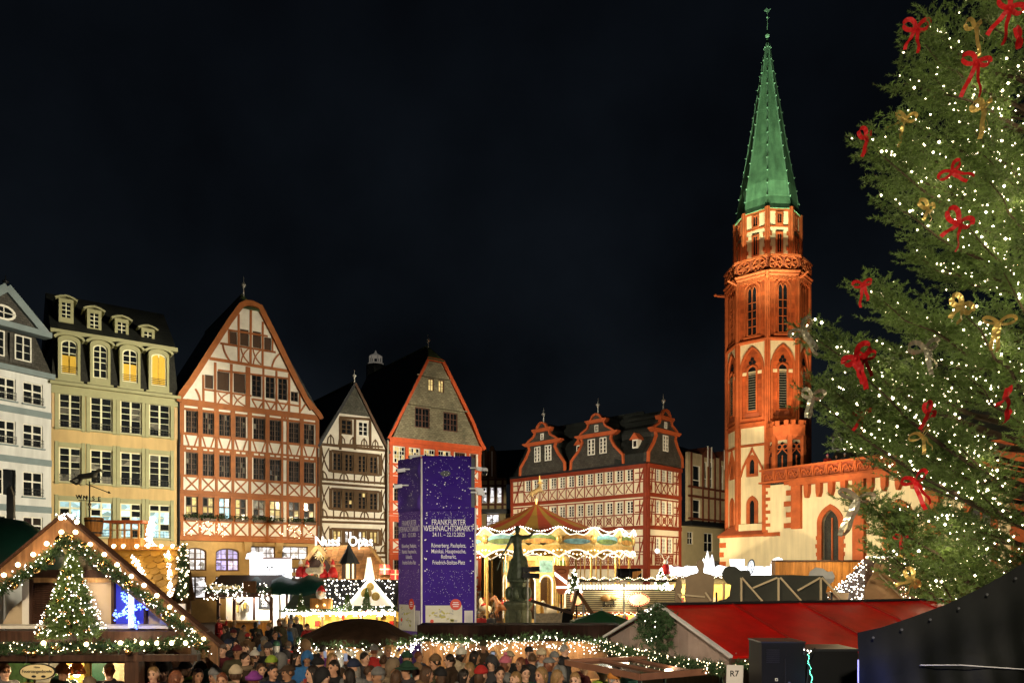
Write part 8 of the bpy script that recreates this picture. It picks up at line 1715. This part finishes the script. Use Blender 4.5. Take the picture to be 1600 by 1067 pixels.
CROWD = [
 (254.7,1018.5,'black','short','dark',-60),(234,1033,'maroon','cap','cream',-70),(255,1044,'cream','beanie','black',30),(296,1029,'charcoal','short','dark',40),(290,1045,'olive','beanie','black',150,'lime'),(329,1033,'teal','long','blonde',-80),
 (348,1021,'maroon','short','brown',20),(369.5,1003,'olive','short','dark',0),(371,1022,'olive','beanie','maroon',30),(383,1033,'brown','short','dark',70,'beige'),(391,1031,'orange','long','blonde',60),(414,1006,'beige','hood','x',10),(419,1018,'black','beanie','charcoal',-10),
 (426,1050,'navy','short','dark',15),(424,1037,'black','beanie','lime',170),(347,1061,'grey','short','auburn',10),(369,1060,'beige','beanie','cream',160),(397,1061,'black','fur','purple',170),(366,975,'charcoal','short','blonde',170),(399.5,976,'black','bob','dark',175),
 (365,988,'navy','beanie','maroon',110),(353,984,'charcoal','bob','brown',160),(387,991,'tan','beanie','red',180),(402,985,'brown','beanie','olive',170),(413,997,'blue','beanie','grey',150),(342,966,'red','short','dark',90),
 (436,972,'olive','beanie','tan',-20),(454,974,'grey','pompom','silver',30),(463,971,'charcoal','beanie','cream',20),(480,978,'red','short','brown',60),(441,989,'olive','hood','x',175),(450,1006,'black','beanie','brown',160,'red'),(462,1026,'black','long','dark',80),
 (450,1051,'charcoal','cap','brown',170),(480,1033,'blue','hood','x',170),(519,1033,'brown','long','blonde',50),(543,1026,'black','cap','black',10,'grey'),(522,1049,'black','bob','dark',0),(570,1029,'charcoal','short','dark',60),(577,1043,'grey','short','brown',70),
 (591,1056,'charcoal','beanie','grey',165),(600,1032,'brown','bun','brown',150),(615,1044,'beige','hood','x',60),(636,1049,'charcoal','brim','dark green',-30),(636,1031,'teal','beanie','dark green',20),(654,1021,'navy','short','auburn',60),(488,1057,'brown','long','dark',175),
 (702.5,1030,'brown','short','dark',150),(721,1028,'cream','pompom','white',110),(742,1030,'dark green','long','dark',120),(755,1013,'brown','beanie','olive',5),(796,1024,'black','cap','cream',60),(813,1034,'brown','long','auburn',170),(832,1031,'black','short','brown',150),
 (846,1027,'silver','beanie','cream',40),(866,1025,'grey','beanie','grey',160),(882,1018,'black','short','grey-haired',70),(871,1052,'lime','bob','blonde',120),(667,1057,'tan','long','brown',100),(806,1056,'olive','long','blonde',175),(821,1050,'dark green','bun','dark',160),
 (899,1060,'orange','long','blonde',180),(942,1051,'lime','short','grey-haired',120),(781,1049,'black','short','dark',170),(689,1056,'navy','beanie','black',165),(505,1014,'purple','short','dark',150),(497,1043,'navy','pompom','black',170),(553,1050,'grey','beanie','navy',150),
 (310,1052,'maroon','long','brown',160),(336,1052,'charcoal','pompom','grey',170),(275,1060,'black','long','auburn',150),(240,1056,'pink','bob','blonde',40),(408,1040,'charcoal','long','brown',160),(440,1035,'grey','hood','x',120),(505,1060,'black','hood','x',170),(545,1061,'beige','long','dark',170),
 (620,1061,'navy','bob','brown',160),(652,1046,'black','beanie','tan',170),(725,1053,'grey','long','dark',170),(752,1056,'black','beanie','red',170),(845,1060,'charcoal','bob','blonde',165),(768,1038,'charcoal','hood','x',170),(858,1038,'navy','cap','grey',150),(912,1040,'maroon','short','blonde',90),
 (384,1012,'navy','long','brown',170),(398,1019,'black','pompom','white',175),(432,1008,'charcoal','beanie','dark green',170),(468,1000,'brown','beanie','black',165),(476,1012,'tan','hood','x',170),(430,992,'navy','short','brown',170),(492,1028,'grey','short','dark',160),(356,1008,'black','beanie','navy',160),
 (332,1008,'teal','beanie','cream',150),(318,1020,'black','short','blonde',160),(275,1030,'grey','beanie','maroon',140),(381,979,'beige','short','dark',175),(420,980,'black','short','blonde',175),(446,981,'blue','pompom','cream',170),(585,1018,'red','beanie','grey',150),(606,1015,'navy','bob','blonde',30),
 (680,1036,'olive','beanie','tan',170),(733,1042,'black','long','blonde',170),(790,1038,'grey','pompom','pink',170),(827,1018,'maroon','beanie','black',20),(770,1022,'charcoal','short','grey-haired',0),(960,1060,'black','beanie','orange',150),(985,1048,'teal','bob','dark',60)]
def region(x, y):
    if y < 1000: return 'near back stalls'
    if x < 320: return 'beside punch hut'
    if x < 460: return 'left of brown canopy'
    if x < 650: return 'by brown canopy'
    if x < 880: return 'by long bar'
    return 'by flat canopy'
_rf = random.Random(5)
for c in CROWD:
    c = list(c)
    if abs(c[5]) > 130 and (_rf.random() < .55 or c[3] in ('long', 'hood') and _rf.random() < .6): c[5] = _rf.choice((-75,-50,-20,15,45,70,95,-100))
    person(c[0], c[1], c[2], c[3], c[4], c[5], scarf=c[6] if len(c) > 6 else None, where=region(c[0], c[1]))
for (x, y, D, coat, gear, col, face, pose) in ((98,1052,12.75,'dark green','short','blonde',70,1),(170,1052,12.9,'black','short','grey-haired',0,5),(8,1050,12.7,'grey','short','brown',80,5),(139,1064,12.6,'red','cap','beige',10,2)): person(x, y, coat, gear, col, face, pose, D=D, zfoot=pz(y,D)-1.645, where='inside punch hut')
for (x, y, coat, gear, col) in ((1293,711,'red','beanie','pink'),(1307,711,'navy','short','dark'),(1320,709,'charcoal','beanie','silver')):
    person(x, y, coat, gear, col, -30, 2, D=57.2-(x-1293)*.04, zfoot=zB0-.02, where='on church balcony')
for (x, y, D, coat, gear, col, face) in ((752,944,36.5,'red','short','blonde',160),(768,950,35,'charcoal','short','dark',40),(757,962,36,'brown','bob','brown',170),(748,957,37.5,'olive','beanie','grey',20)): person(x, y, coat, gear, col, face, D=(H-1.645)*F/(y-HY) if y > 955 else 38.3, where='beside carousel')
